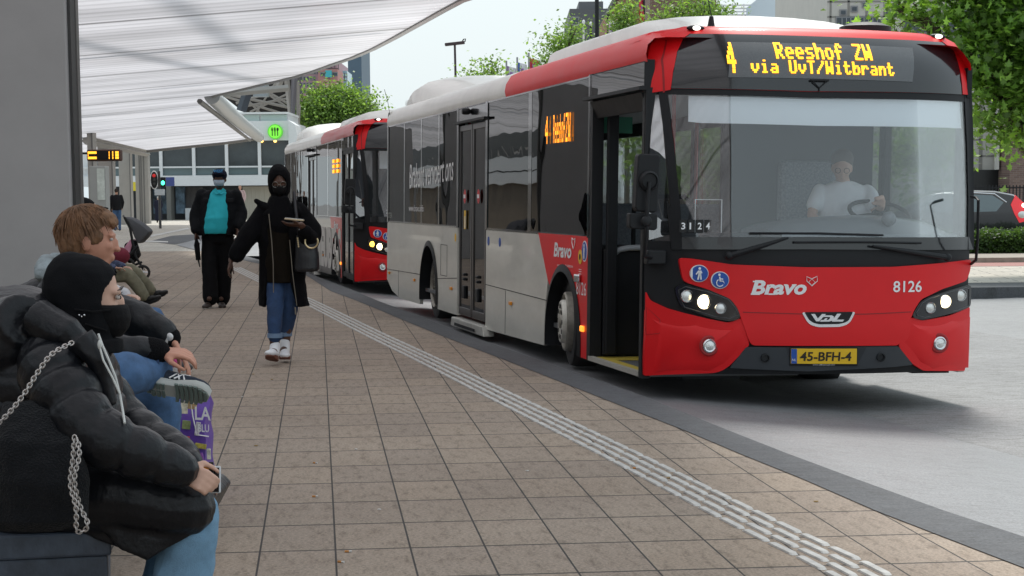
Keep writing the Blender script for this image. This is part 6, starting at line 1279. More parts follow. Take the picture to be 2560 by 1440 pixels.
# ================================================================ driver
Y=14.75; A=lambda u,v,dy=0: at(u,v,Y+dy)
J=dict(head=A(2105,418),neck=A(2108,458,.06),chest=A(2110,500,.08),pelvis=A(2110,600,.1),shl=A(2050,478,.06),ell=A(2030,540,-.05),wrl=A(2075,575,-.3),shr=A(2168,478,.06),elr=A(2192,530,-.1),wrr=A(2205,512,-.42),
  hipl=A(2085,610,.1),hipr=A(2135,610,.1),knl=A(2080,640,-.35),knr=A(2145,640,-.35),anl=A(2080,700,-.5),anr=A(2145,700,-.5))
hf=Vector((-.15,-1,-.3)).normalized()
dr=stand_body(J,1.0,.011,SK_M,'bus driver in a white short sleeved shirt and glasses, looking down at the wheel',A(2110,640),hl=((.5,-.6,-.1),(0,0,-1),1,.7),hr=((-.3,-.5,.5),(0,-.6,-.4),-1,.9),hf=hf,hup=Vector((0,-.25,1)))
R3=ufr(hf,Vector((0,-.25,1))); hd=J['head']
mb=MB(); mb.ell(hd+R3@Vector((0,-.025,.058)),(.09,.1,.085),R3); mb.ell(hd+R3@Vector((0,-.05,.0)),(.088,.07,.07),R3); organic('hair',mb,.01,mat('grey_brown_hair',(.12,.1,.085),.8,bump=.5,bscale=120),dr)
mb=MB()
for x in (-.034,.034): mb.tube(mb.ring(hd+R3@Vector((x,.1,.0)),R3@Vector((0,1,0)),.021,12),.002,5,closed=True)
mb.build('glasses',BLKM,dr)
mb=MB(); sloft(mb,[(A(2109,452,.06),.07,.07,DN),(A(2109,466,.07),.17,.1,DN),(A(2110,485,.08),.235,.13,DN),(A(2110,530,.08),.22,.16,DN),(A(2110,600,.1),.22,.16,DN)]); limb(mb,[A(2050,480,.06),A(2036,512,.0)],[.062,.064]); limb(mb,[A(2168,480,.06),A(2186,512,-.05)],[.062,.064]); organic('shirt',mb,.011,cloth('white_shirt',(.85,.86,.88),.85,.15,60),dr,amp=.008)
# ================================================================ bench with seated people
BNC=mat('dark_slate_bench',(.045,.06,.085),.5,noise_amt=.5,nscale=6,stretch=(1,4,1),bump=.3,bscale=30)
p0=at(277,1328,5.2); dirb=Vector((-.212,1,0)).normalized(); nb=Vector((-dirb.y,dirb.x,0))
bn=thing('bench','long dark slate bench along the pillars, under the seated people','bench',(p0.x-.3,p0.y,0))
for k,(a,b) in enumerate(((0,3.6),(3.75,7.4),(8.4,12),(17,20.5),)):
    if k<2 or True:
        q0=p0+dirb*a; q1=p0+dirb*b
        q0.z=q1.z=0; z1=p0.z; mb=MB(); P=[q0,q1,q1+nb*.5,q0+nb*.5]; mb.prism([Vector((p.x,p.y,z1-.07)) for p in P],Vector((0,0,.07))); mb.build('seat',BNC,bn,bevel=.008)
        mb=MB(); P=[q0+dirb*.01-nb*-.012,q1-dirb*.03+nb*.012,q1-dirb*.03+nb*.46,q0+dirb*.01+nb*.46]; mb.prism([Vector((p.x,p.y,0)) for p in P],Vector((0,0,z1-.071))); mb.build('base',BNC,bn,bevel=.006)
# ---------------- near woman in black puffer coat
A=lambda u,v,Y: at(u,v,Y)
FW=Vector((1,-.12,0)).normalized()
J=dict(head=A(219,742,5.42),neck=A(180,850,5.4),chest=A(120,980,5.42),pelvis=A(95,1215,5.4))
hf=Vector((1,.16,-.05)).normalized(); hup=Vector((.1,0,1)).normalized(); hd=J['head']
mb=MB(); R3=head(mb,hd,hf,hup,1.0)
limb(mb,[hd+Vector((-.02,0,-.07)),J['neck'],J['chest']],[.055,.06,.08])
sloft(mb,[(A(100,1290,5.4),.15,.11,FW),(A(100,1200,5.4),.16,.12,FW),(A(110,1050,5.4),.14,.11,FW),(A(130,930,5.4),.18,.11,FW),(A(165,870,5.4),.13,.08,FW)])
wr1=A(452,1172,5.12); wr2=A(440,1180,5.36)
limb(mb,[A(130,900,5.2),A(235,1085,5.06),wr1],[.05,.042,.027]); limb(mb,[A(190,900,5.62),A(300,1070,5.6),wr2],[.05,.042,.027])
kn1=A(478,1262,5.22); kn2=A(440,1235,5.6); an1=A(425,1640,5.3); an2=A(400,1600,5.62)
limb(mb,[A(120,1255,5.28),kn1,an1],[.08,.055,.04]); limb(mb,[A(130,1240,5.55),kn2,an2],[.08,.055,.04])
hand(mb,wr1,Vector((.85,-.2,-.42)),Vector((-.2,.9,-.3)),1,.75,.82); hand(mb,wr2,Vector((1,-.1,-.1)),Vector((0,-.3,-1)),1,.55,.92)
nw=person('nearest seated woman in a black puffer coat, black headscarf and mask, holding a phone',A(130,1300,5.4),mb,.0055,SK_M)
# eyes, brows
for sgn in (-1,1):
    e=hd+R3@Vector((sgn*.033*1.06,.082*1.06,.004)); mb=MB(); mb.ell(e,(.0125,.008,.0075),R3); ey=mb.build('eye',EYEW,nw,smooth=True)
    mb=MB(); mb.ell(e+R3@Vector((0,.0055,0)),(.006,.005,.006),R3); mb.build('iris',EYED,ey,smooth=True)
    mb=MB(); mb.tube([e+R3@Vector((sgn*-.013,.006,.0075)),e+R3@Vector((0,.0095,.0105)),e+R3@Vector((sgn*.015,.002,.006))],.0014,5); mb.build('lash',EYED,ey)
    mb=MB(); mb.tube([e+R3@Vector((sgn*-.018,.006,.02)),e+R3@Vector((sgn*.0,.011,.0265)),e+R3@Vector((sgn*.022,.0,.021))],[.002,.003,.0012],6); mb.build('eyebrow',EYED,nw)
rings=[]
for z,rx,ry,g,dy in ((-.15,.095,.105,0,-.02),(-.12,.088,.098,20,-.01),(-.09,.087,.103,40,-.006),(-.05,.09,.108,52,-.01),(-.01,.091,.109,58,-.012),(.025,.091,.109,52,-.012),(.05,.089,.106,36,-.012),(.072,.083,.1,12,-.012),(.092,.07,.084,0,-.014),(.112,.046,.058,0,-.018),(.123,.018,.022,0,-.02)):
    rings.append((hd+R3@Vector((0,dy,z)),rx,ry,hf,g,hup))
mb=MB(); oloft(mb,rings,.022,40); mb.ell(hd+R3@Vector((0,-.05,.02)),(.088,.08,.11),R3)
sloft(mb,[(hd+R3@Vector((0,-.01,-.12)),.085,.1,hf,hup),(A(205,845,5.4),.1,.12,FW),(A(190,880,5.4),.12,.14,FW)])
organic('headscarf',mb,.006,cloth('black_scarf',(.007,.0075,.009),.85,.2,200),nw,amp=.006,freq=11,amp2=.0025,f2=26)
mb=MB()
sloft(mb,[(hd+R3@Vector((0,.055,-.112)),.04,.045,hf,hup),(hd+R3@Vector((0,.06,-.085)),.06,.06,hf,hup),(hd+R3@Vector((0,.06,-.055)),.072,.066,hf,hup),(hd+R3@Vector((0,.055,-.025)),.078,.062,hf,hup),(hd+R3@Vector((0,.055,-.018)),.07,.055,hf,hup)])
organic('face_mask',mb,.0045,MASKB,nw,it=2,amp2=.0015,f2=30)
mb=MB(); mb.tube([hd+R3@Vector((.078,.07,-.03)),hd+R3@Vector((.098,.02,-.035)),hd+R3@Vector((.1,-.03,-.03))],.003,5); mb.tube([hd+R3@Vector((.078,.06,-.09)),hd+R3@Vector((.1,.0,-.07))],.003,5); mb.build('mask_strap',MASKB,nw)
PUF=mat('puffer_black_nylon',(.007,.008,.0105),.36,bump=.35,bscale=45,spec=.3)
def qrings(pts,step_px=1):
    out=[]
    for (a,b) in zip(pts,pts[1:]):
        n=7
        for k in range(n):
            t=k/n; s=t*t*(3-2*t)*.4+t*.6; pr=1-.13*math.exp(-(min(t,1-t)/.1)**2)
            out.append((a[0].lerp(b[0],s),(a[1]*(1-s)+b[1]*s)*pr,(a[2]*(1-s)+b[2]*s)*pr,FW))
    out.append(pts[-1]+(FW,)); return out
mb=MB()
tor=[(A(150,850,5.4),.1,.12),(A(128,880,5.4),.2,.17),(A(118,925,5.4),.235,.2),(A(120,985,5.4),.24,.215),(A(125,1045,5.4),.235,.22),(A(125,1105,5.4),.24,.22),(A(125,1165,5.4),.25,.215),(A(125,1235,5.4),.25,.2),(A(130,1310,5.4),.24,.17)]
sloft(mb,qrings(tor),36)
# collar / hood roll
mb.tube([A(60,800,5.2),A(10,830,5.3),A(-10,850,5.55),A(60,800,5.75)],[.075,.1,.1,.07],12); mb.ell(A(40,800,5.42),(.16,.2,.1)); mb.ell(A(20,850,5.3),(.13,.14,.12)); mb.tube([A(200,850,5.16),A(245,900,5.15),A(268,1010,5.18)],[.05,.035,.03],8)
mb.tube([A(90,795,5.22),A(165,835,5.18),A(215,880,5.2)],[.06,.055,.04],10)
# lap and skirt of the coat
for (hp,kn,r0) in ((A(130,1235,5.25),A(468,1268,5.2),.1),(A(140,1235,5.6),A(430,1250,5.55),.1)): limb(mb,[hp,hp.lerp(kn,.5)+Vector((0,0,.02)),kn],[.12,.112,.085],n=18,quilt=.06,qstep=.22)
for dy in (0,.2,.38):
    P=[(205,1300),(500,1262),(515,1290),(470,1345),(370,1400),(300,1375),(265,1330)]
    mb.prism([A(u,v,5.16+dy) for u,v in P],Vector((0,.05,0)))
mb.prism([A(u,v,5.18) for u,v in ((140,1200),(500,1240),(522,1262),(480,1335),(368,1404),(300,1372),(200,1330))],Vector((0,.42,0)))
organic('puffer_coat',mb,.0065,PUF,nw,amp=.006,freq=6,it=3,amp2=.002,f2=22)
mb=MB(); limb(mb,[A(118,905,5.2),A(165,990,5.12),A(225,1078,5.05),A(340,1130,5.06),A(450,1172,5.1)],[.1,.1,.09,.077,.055],n=24,quilt=.13,qstep=.095); organic('sleeve',mb,.0055,PUF,nw,amp=.004,freq=8,it=2,amp2=.002,f2=24)
mb=MB(); limb(mb,[A(200,900,5.6),A(290,1050,5.6),A(380,1105,5.5),A(470,1165,5.36)],[.1,.09,.075,.058],n=18,quilt=.12,qstep=.095); organic('sleeve',mb,.007,PUF,nw,amp=.008,it=3)
mb=MB(); limb(mb,[A(440,1270,5.28),A(482,1272,5.25),A(468,1400,5.26),A(440,1520,5.28),an1],[.08,.076,.082,.088,.095],n=18); limb(mb,[A(440,1250,5.58),A(445,1262,5.56),A(425,1420,5.58),an2],[.08,.075,.08,.085],n=18); organic('jeans',mb,.007,DENIML,nw,amp=.009,freq=9,amp2=.003,f2=18)
shoe(nw,an1,Vector((1,-.2,0)),upper=SNW,sole=SNW); shoe(nw,an2,Vector((1,.1,0)),upper=SNW,sole=SNW)
CORD=mat('white_cord',(.55,.57,.55),.5)
mb=MB(); mb.tube([A(246,835,5.14),A(258,868,5.12),A(272,900,5.1),A(288,940,5.09),A(300,985,5.07),A(306,1020,5.05),A(312,1058,5.0)],.0035,6); mb.tube([A(250,870,5.1),A(258,900,5.09),A(282,945,5.07),A(300,985,5.06)],.003,6); mb.ell(A(249,862,5.1),(.006,.006,.013)); mb.build('earphone_cord',CORD,nw,smooth=True)
mb=MB(); p=hd+R3@Vector((.1,-.005,-.045))
for k in range(3): mb.ell(p+Vector((k*.007-.01,-.006,-.004*(k%2))),(.003,.003,.003),n=6,m=4)
mb.build('scarf_pin',SIL,nw)
# phone on her lap and orange wrapper
Mph=Matrix.Rotation(R_(12),3,'Y')@Matrix.Rotation(R_(-62),3,'X')
pc=A(527,1199,5.19); mb=MB(); mb.box(pc,(.056,.076,.009),Matrix.Rotation(R_(78),3,'X')@Matrix.Rotation(0,3,'Z')); ph=single('phone',mb,mat('phone_case_white',(.6,.63,.66),.4),'black screened phone in a white case in the nearest woman\'s hand','phone',loc=pc,bevel=.004)
mb=MB(); mb.box(pc+Vector((-.001,-.0055,0)),(.05,.068,.003),Matrix.Rotation(R_(78),3,'X')); mb.build('screen',mat('phone_screen_black',(.01,.011,.013),.15),ph)
mb=MB(); q=A(505,1174,5.17); mb.box(q,(.055,.006,.036),Matrix.Rotation(R_(4),3,'Y')); wp=single('snack_wrapper',mb,mat('wrapper_orange',(.75,.28,.03),.4,noise_amt=.3,nscale=30),'orange and black wrapper pinched behind the phone','wrapper',loc=q)
mb=MB(); mb.box(q+Vector((.026,-.001,0)),(.012,.008,.042)); mb.build('dark_edge',BLKM,wp)
# her bag with chain
t=thing('shoulder_bag','black fluffy shoulder bag with a silver chain strap on the bench beside the nearest woman','handbag',A(110,1330,5.02))
FUR=mat('black_plush',(.006,.007,.009),.9,bump=1,bscale=160,sheen=.05,spec=.2)
mb=MB(); Bf=Vector((0,-1,0)); sloft(mb,[(A(95,1322,5.0),.125,.055,Bf),(A(98,1300,4.98),.135,.075,Bf),(A(100,1200,4.98),.13,.08,Bf),(A(85,1100,5.0),.115,.07,Bf),(A(70,1030,5.05),.085,.05,Bf),(A(60,1000,5.08),.06,.035,Bf)]); organic('bag_body',mb,.007,FUR,t,amp=.012,freq=9,amp2=.004,f2=22)
CHN=mat('chain_silver',(.5,.47,.45),.35,metal=.85)
def chain(mb,pts,st=.013,r=.0085,w=.0022):
    P=[Vector(p) for p in pts]; L=0; prev=P[0]; d=0; k=0
    for a,b in zip(P,P[1:]):
        ln=(b-a).length; tt=(b-a).normalized()
        while d<ln:
            c=a+tt*d; ax=tt.cross(Vector((0,1,0))) if k%2 else Vector((0,1,0)); ax=(ax-tt*ax.dot(tt)).normalized(); s2=tt.cross(ax)
            mb.tube([c+tt*(math.cos(q)*r*1.05)+s2*(math.sin(q)*r*.7) for q in [2*math.pi*i/8 for i in range(8)]],w,5,closed=True); d+=st; k+=1
        d-=ln
def curve(pts,n=8):
    P=[Vector(p) for p in pts]; o=[]
    for i in range(len(P)-1):
        a=P[max(i-1,0)];b=P[i];c=P[i+1];d=P[min(i+2,len(P)-1)]
        for k in range(n): u=k/n; o.append(.5*((2*b)+(c-a)*u+(2*a-5*b+4*c-d)*u*u+(3*b-a-3*c+d)*u**3))
    return o+[P[-1]]
mb=MB(); cv=curve([A(178,858,5.06),A(130,885,5.02),A(95,930,5.0),A(60,985,4.98),A(20,1035,4.96),A(-30,1080,4.95)]); chain(mb,cv,.0105,.008,.002); mb2=cv; mb.build('shoulder_chain',CHN,t,smooth=True)
mb=MB(); chain(mb,curve([A(186,1095,4.9),A(182,1150,4.89),A(176,1210,4.88),A(190,1270,4.87),A(192,1325,4.87),A(212,1325,4.87),A(218,1305,4.87),A(200,1265,4.88),A(186,1200,4.88),A(198,1140,4.89),A(194,1100,4.9)]),.0105,.008,.002); mb.build('hanging_chain',CHN,t,smooth=True)
# ---------------- second: man with brown hair
Y=7.6; B=lambda u,v,dy=0: at(u,v,Y+dy)
FW2=Vector((1,-.05,0)).normalized(); hf=Vector((1,.1,-.05)).normalized(); hup=Vector((.08,0,1)).normalized(); hd=B(225,598)
mb=MB(); R3=head(mb,hd,hf,hup,1.08); limb(mb,[hd+Vector((-.02,0,-.08)),B(185,690),B(150,760)],[.06,.062,.09])
sloft(mb,[(B(120,1000),.16,.13,FW2),(B(125,930),.15,.12,FW2),(B(135,800),.18,.13,FW2),(B(155,730),.2,.11,FW2)])
wa=B(398,880,-.26); wb=B(432,852,.18)
limb(mb,[B(140,745,-.22),B(235,885,-.3),wa],[.055,.045,.031]); limb(mb,[B(200,740,.25),B(330,800,.25),wb],[.055,.045,.031])
k1=B(392,985,.1); a1=B(425,1178,.12); k2=B(300,935,-.42); a2=B(400,938,-.22)
limb(mb,[B(150,1000,.1),k1,a1],[.09,.06,.045]); limb(mb,[B(150,1000,-.15),k2,a2],[.09,.06,.045])
hand(mb,wa,Vector((1,.0,-.08)),Vector((.1,.3,-1)),-1,.5,1.05); hand(mb,wb,Vector((.55,-.35,-.8)),Vector((-.8,-.2,-.5)),1,.18,1.05)
m2=person('seated man with short brown hair in a dark bomber jacket, ankle crossed on his knee',B(140,1040),mb,.0065,mat('skin_ruddy',(.5,.24,.16),.5,bump=.1,bscale=200))
HAIR=mat('brown_hair',(.17,.085,.04),.65,noise_amt=.45,nscale=30,stretch=(1,1,.25),bump=.6,bscale=90)
mb=MB()
def he(x,y,z,a,b,c): mb.ell(hd+R3@Vector((x,y,z)),(a,b,c),R3,n=20,m=14)
he(0,-.02,.06,.09,.108,.078); he(0,-.055,.0,.088,.075,.1); he(0,.045,.085,.07,.055,.04); he(.055,-.01,.02,.035,.065,.06); he(-.055,-.01,.02,.035,.065,.06); he(0,-.07,-.06,.06,.035,.04); he(.0,.08,.07,.055,.028,.028)
hr=organic('hair',mb,.006,HAIR,m2,amp=.009,freq=22,amp2=.006,f2=60,it=1)
random.seed(21); mb=MB()
for _ in range(520):     # strands lying on the scalp
    th=random.uniform(0,2*math.pi); phi=random.uniform(0,1.75); d=Vector((math.sin(phi)*math.sin(th),math.sin(phi)*math.cos(th),math.cos(phi)))
    if d.y>.35 and d.z<.35: continue
    b0=hd+R3@Vector((d.x*.097,d.y*.115-.02,d.z*.105+.035)); fl=(R3@Vector((d.x*.25,.35+d.y*.3,-.75))).normalized(); fl=(fl-(R3@d)*fl.dot(R3@d)*.9).normalized()
    L=random.uniform(.035,.06); mb.tube([b0,b0+fl*L*.5+(R3@d)*.006,b0+fl*L+(R3@d)*random.uniform(-.002,.01)],[.0028,.0024,.0006],4)
st_h=mb.build('strands',HAIR,hr)
e=hd+R3@Vector((.034,.088,.004)); mb=MB(); mb.ell(e,(.012,.008,.007),R3); mb.build('eye',EYEW,m2,smooth=True)
BOM=mat('bomber_black_nylon',(.009,.0105,.013),.5,bump=.4,bscale=40,spec=.3)
mb=MB(); sloft(mb,[(B(165,695),.12,.13,FW2),(B(145,735),.2,.2,FW2),(B(135,800),.22,.23,FW2),(B(130,900),.22,.22,FW2),(B(125,985),.22,.2,FW2)],30); limb(mb,[B(140,745,-.22),B(230,880,-.3),B(300,885,-.3),B(384,880,-.27)],[.1,.088,.078,.062],n=18); limb(mb,[B(190,735,.22),B(300,790,.25),B(360,812,.22),B(412,840,.19)],[.105,.095,.082,.062],n=18)
organic('bomber_jacket',mb,.009,BOM,m2,amp=.014,freq=9,it=3,amp2=.006,f2=15)
mb=MB(); mb.caps(B(374,880,-.27),B(390,880,-.265),.06,.056,16); cf=mb.build('knit_cuff',BLKC,m2,smooth=True); mb=MB(); mb.caps(B(404,835,.19),B(420,845,.185),.06,.054,16); mb.build('knit_cuff',BLKC,m2,smooth=True)
mb=MB(); mb.tube([B(122,672,-.16),B(114,668,-.05),B(122,656,.12),B(150,648,.16)],[.035,.04,.04,.03],12); mb.tube([B(95,680,-.16),B(150,690,-.2),B(185,720,-.1)],[.04,.03,.02],10); organic('fleece_collar',mb,.01,mat('pale_blue_fleece',(.28,.33,.35),.95,bump=.8,bscale=50),m2,amp=.01,freq=20)
mb=MB(); limb(mb,[B(160,1000,.1),B(300,975,.1),k1,B(404,1085,.11),B(420,1160,.12)],[.115,.105,.088,.078,.074],n=18); limb(mb,[B(160,1000,-.15),B(240,950,-.35),k2,B(350,935,-.32),B(392,925,-.24)],[.12,.11,.09,.08,.07],n=18); organic('jeans',mb,.009,DENIM,m2,amp=.01,freq=9,amp2=.004,f2=16)
mb=MB(); oloft(mb,[(B(388,920,-.25),.075,.075,Vector((0,-1,0)),0,Vector((1,0,.1)).normalized()),(B(408,918,-.24),.077,.077,Vector((0,-1,0)),0,Vector((1,0,.1)).normalized())],.015,20); mb.build('jeans_hem',DENIMD,m2,smooth=True)
mb=MB(); w_=B(424,848,.17); mb.tube(mb.ring(w_,Vector((1,-.2,-.3)),.034,20),.009,6,closed=True); mb.ell(w_+Vector((.005,-.034,.012)),(.017,.008,.017)); mb.build('watch',mat('watch_white',(.6,.6,.6),.3,metal=.3),m2,smooth=True)
# running shoe, sole turned to the camera
def sole_shoe(parent,heel,toe,nrm,upper,mid,outs):
    heel,toe,nrm=Vector(heel),Vector(toe),Vector(nrm).normalized(); ax=(toe-heel); L=ax.length; ax.normalize(); nrm=(nrm-ax*nrm.dot(ax)).normalized(); sd=ax.cross(nrm)
    def Pp(x,y,z): return heel+ax*(y*L)+sd*x+nrm*z
    prof=[(0,.0),(.03,.028),(.12,.038),(.3,.034),(.45,.032),(.6,.042),(.76,.049),(.88,.042),(.96,.026),(1,0)]
    out=[(w,y) for y,w in prof]+[(-w,y) for y,w in prof[::-1][1:-1]]
    mb=MB(); mb.rings([[Pp(x*.9,y,-.012) for x,y in out],[Pp(x*1.05,y,-.004) for x,y in out],[Pp(x*1.02,y,.018) for x,y in out],[Pp(x*.9,y,.024) for x,y in out]]); ms=mb.build('midsole',mid,parent,smooth=True)
    mb=MB()   # treads
    for y0,y1 in ((.03,.09),(.105,.17),(.185,.25),(.265,.32)):
        for s in (-1,1):
            w0=.034 if y0>.05 else .022; mb.prism([Pp(s*.006,y0,.024),Pp(s*w0,y0+.01,.024),Pp(s*w0,y1,.024),Pp(s*.006,y1-.01,.024)],nrm*.007)
    for k in range(7):
        y0=.47+k*.072; w=.046 if y0<.8 else .036 if y0<.88 else .024; n=6; a=[];b=[]
        for i in range(n+1): x=-w+2*w*i/n; c=.02*math.cos(x/w*1.4); a.append(Pp(x,y0+c,.024)); b.append(Pp(x,y0+.05+c,.024))
        mb.prism(a+b[::-1],nrm*.008)
    mb.build('outsole',outs,ms)
    mb=MB(); sloft_=[(.02,.03,.05),(.15,.036,.07),(.3,.035,.068),(.5,.036,.05),(.7,.044,.036),(.88,.036,.026),(.97,.02,.015)]
    rs=[]
    for y,w,h in sloft_: rs.append([Pp(math.cos(t)*w,y,-.01-h/2+math.sin(t)*h/2) for t in [2*math.pi*i/16 for i in range(16)]])
    mb.rings(rs); up=organic('shoe',mb,.006,upper,parent,it=2)
    mb=MB()
    for s in (1,):
        for ya,yb in ((.35,.5),(.5,.42),(.42,.62),(.58,.5)): mb.tube([Pp(.036*s,ya,-.012),Pp(.03*s,(ya+yb)/2,-.04),Pp(.012*s,yb,-.062)],.0035,5)
        for ya,yb in ((.35,.5),(.5,.42),(.42,.62),(.58,.5)): mb.tube([Pp(-.036*s,ya,-.012),Pp(-.034*s,(ya+yb)/2,-.04),Pp(-.016*s,yb,-.058)],.0035,5)
    mb.build('side_stripes',WTXT,up); return up
TEAL=mat('sole_teal_grey',(.13,.17,.155),.75); MIDS=mat('midsole_grey',(.4,.42,.4),.7); NVY=mat('shoe_navy_mesh',(.02,.03,.05),.8,bump=.5,bscale=150)
sole_shoe(m2,B(366,958,-.3),B(528,982,-.32),Vector((.05,-.8,-.6)),NVY,MIDS,TEAL)
shoe(m2,B(440,1186,.12),Vector((1,-.25,0)),upper=NVY,sole=SNW,s=1.05)
# ---------------- bags
def vec(u,v,Y): return at(u,v,Y)
t=thing('shopping_bag','purple printed shopping bag on the tiles beyond the crossed shoe','shopping bag',tuple(gz(478,1262)))
PUR=mat('bag_purple',(.11,.045,.33),.45,bump=.4,bscale=14); Yb=8.35
outl_=[(432,990),(520,992),(526,1080),(520,1170),(527,1262),(428,1262),(430,1150),(424,1080)]
mb=MB(); fr_=[vec(u,v,Yb) for u,v in outl_]; 
N=10; rs=[]
for j in range(N+1):
    v=990+272*j/N; wob=.008*math.sin(j*1.9); x0=vec(428+5*math.sin(j),v,Yb); x1=vec(514+3*math.sin(j*1.3),v,Yb); dpt=.0+.11*min(1,j/3+.15); c=(x0+x1)/2; hw=(x1.x-x0.x)/2+wob; z=c.z
    rs.append([Vector((c.x+sx*hw,c.y+sy*dpt+.1,z)) for sx,sy in ((-1,-1),(-.5,-1.05),(0,-1.0),(.5,-1.08),(1,-1),(1.05,0),(1,1),(0,1.05),(-1,1),(-1.05,0))])
mb.rings(rs[::-1]); mb.build('bag_body',PUR,t,smooth=True,autos=50)
random.seed(5)
cols_=[(.7,.65,.5),(.45,.3,.15),(.25,.3,.12),(.6,.55,.6),(.55,.07,.05),(.5,.42,.08),(.28,.1,.4),(.6,.6,.5)]
for k,(u,v,w,h) in enumerate(((447,1018,20,36),(467,1012,26,24),(452,1062,24,24),(480,1072,14,38),(452,1104,18,30),(488,1115,32,14),(484,1145,26,26),(508,1135,12,30),(446,1150,22,26))):
    u+=14; a=vec(u-w/2,v-h/2,Yb-.02);b=vec(u+w/2,v+h/2,Yb-.02); c=(a+b)/2; mb=MB(); ang=random.uniform(-.2,.2); mb.box((c.x,Yb-.021,c.z),(abs(b.x-a.x)*.9,.006,abs(a.z-b.z)*.9),Matrix.Rotation(ang,3,'Y')); mb.build('printed_picture',mat('print_%d'%(k%8),cols_[k%8],.6,noise_amt=.5,nscale=40),t,bevel=.002)
mb=MB(); p=vec(490,1048,Yb); text_on(mb,'LA',(p.x,Yb-.025,p.z),(1,0,-.05),(0,0,1),1,fit=(.07,.06),offset=.02); p=vec(500,1078,Yb); text_on(mb,'BLU',(p.x-.005,Yb-.025,p.z),(1,0,-.05),(0,0,1),1,fit=(.05,.035),offset=.02); mb.build('bag_lettering',WTXT,t)
mb=MB(); mb.tube([Vector((p.x,Yb-.022,p.z)) for p in (vec(480,1008,Yb),vec(484,1040,Yb),vec(494,1085,Yb),vec(524,1090,Yb))],.003,4); mb.tube([Vector((p.x,Yb-.022,p.z)) for p in (vec(480,1008,Yb),vec(520,1000,Yb))],.003,4); mb.build('white_outline',WTXT,t)
mb=MB(); 
for k in (-1,1): mb.tube([vec(455,992,Yb+.1+k*.05),vec(462,965,Yb+.1),vec(490,962,Yb+.1),vec(500,992,Yb+.1+k*.05)],.008,5)
mb.build('handle',PUR,t)
p=at(340,1040,8.6); t=thing('carrier_bag','bright blue carrier bag between the jeans of the seated man and the bench','shopping bag',(p.x,8.6,0))
mb=MB(); rs=[]
for j in range(6): v=1018+j*46; a=at(318,v,8.6);b=at(366,v,8.6); rs.append([Vector((x,y+.02*math.sin(j+x*9),a.z)) for x,y in ((a.x,8.6),(b.x,8.58),(b.x,8.8),(a.x,8.82))])
mb.rings(rs[::-1]); mb.build('bag_body',mat('bag_blue',(.02,.3,.62),.45,bump=.4,bscale=20),t); mb=MB(); mb.ell(at(345,1022,8.7),(.07,.06,.035)); mb.build('white_contents',mat('tissue_white',(.6,.58,.6),.7,bump=.5,bscale=30),t,smooth=True)
# ---------------- third: dark cap, white shirt, blue jeans, black and white sneaker (behind)
def seated(label,Y,hc,skin,top,trous,knee,ank,shoeP,capm=None,hairc=(.03,.02,.015),off=.3,group=None,fw=Vector((1,-.1,0)),knee2=None,ank2=None):
    Q=lambda u,v,dy=0: at(u,v,Y+dy); k=F/Y; hd=Q(*hc); FWs=fw.normalized(); pel=hd+Vector((-.1,0,-.72)); ch=hd+Vector((-.05,0,-.36)); mb=MB(); R3=head(mb,hd,FWs,UPV,1.05)
    limb(mb,[hd+Vector((0,0,-.07)),ch+Vector((0,0,.14)),ch],[.055,.06,.09]); sloft(mb,[(pel,.15,.12,FWs),(ch-UPV*.1,.15,.12,FWs),(ch+UPV*.12,.18,.1,FWs)])
    kn=Q(*knee); an=Q(*ank); kn2=Q(*knee2) if knee2 else kn+Vector((0,.28,0)); an2=Q(*ank2) if ank2 else an+Vector((0,.25,0))
    wr=pel+Vector((.3,-.18,.12)); wr2=pel+Vector((.34,.12,.12))
    limb(mb,[ch+Vector((0,-.19,.1)),pel+Vector((.03,-.28,.2)),wr],[.05,.042,.03]); limb(mb,[ch+Vector((0,.19,.1)),pel+Vector((.05,.28,.2)),wr2],[.05,.042,.03])
    limb(mb,[pel+Vector((0,-.1,0)),kn,an],[.09,.06,.045]); limb(mb,[pel+Vector((0,.1,0)),kn2,an2],[.09,.06,.045])
    hand(mb,wr,Vector((1,.4,-.1)),Vector((0,0,-1)),1,.4); hand(mb,wr2,Vector((1,-.4,-.1)),Vector((0,0,-1)),-1,.4)
    p=person(label,pel,mb,.012,skin,group)
    mb=MB(); sloft(mb,[(ch+UPV*.16,.09,.08,FWs),(ch+UPV*.1,.21,.14,FWs),(ch-UPV*.08,.2,.17,FWs),(pel,.19,.18,FWs)]); limb(mb,[ch+Vector((0,-.19,.1)),pel+Vector((.03,-.28,.2)),wr.lerp(pel,.05)],[.08,.075,.055]); limb(mb,[ch+Vector((0,.19,.1)),pel+Vector((.05,.28,.2)),wr2],[.08,.075,.055]); organic('shirt',mb,.014,top,p,amp=.01)
    mb=MB(); limb(mb,[pel+Vector((0,-.1,0)),kn,an],[.12,.09,.068]); limb(mb,[pel+Vector((0,.1,0)),kn2,an2],[.12,.09,.068]); organic('trousers',mb,.013,trous,p,amp=.012,freq=9)
    mb=MB(); mb.ell(hd+Vector((-.025,0,.05)),(.105,.092,.085)); organic('cap' if capm else 'hair',mb,.014,capm or mat('hair_black',(.012,.01,.009),.7,bump=.5,bscale=80),p,amp=.004)
    if capm: mb=MB(); mb.ell(hd+FWs*.1+UPV*.05,(.07,.06,.012)); mb.build('cap_peak',capm,p,smooth=True)
    for a_,fw_ in ((an,shoeP[0]),(an2,shoeP[1])): shoe(p,a_,Vector(fw_),upper=shoeP[2],sole=shoeP[3],s=1.1,vox=.01)
    return p
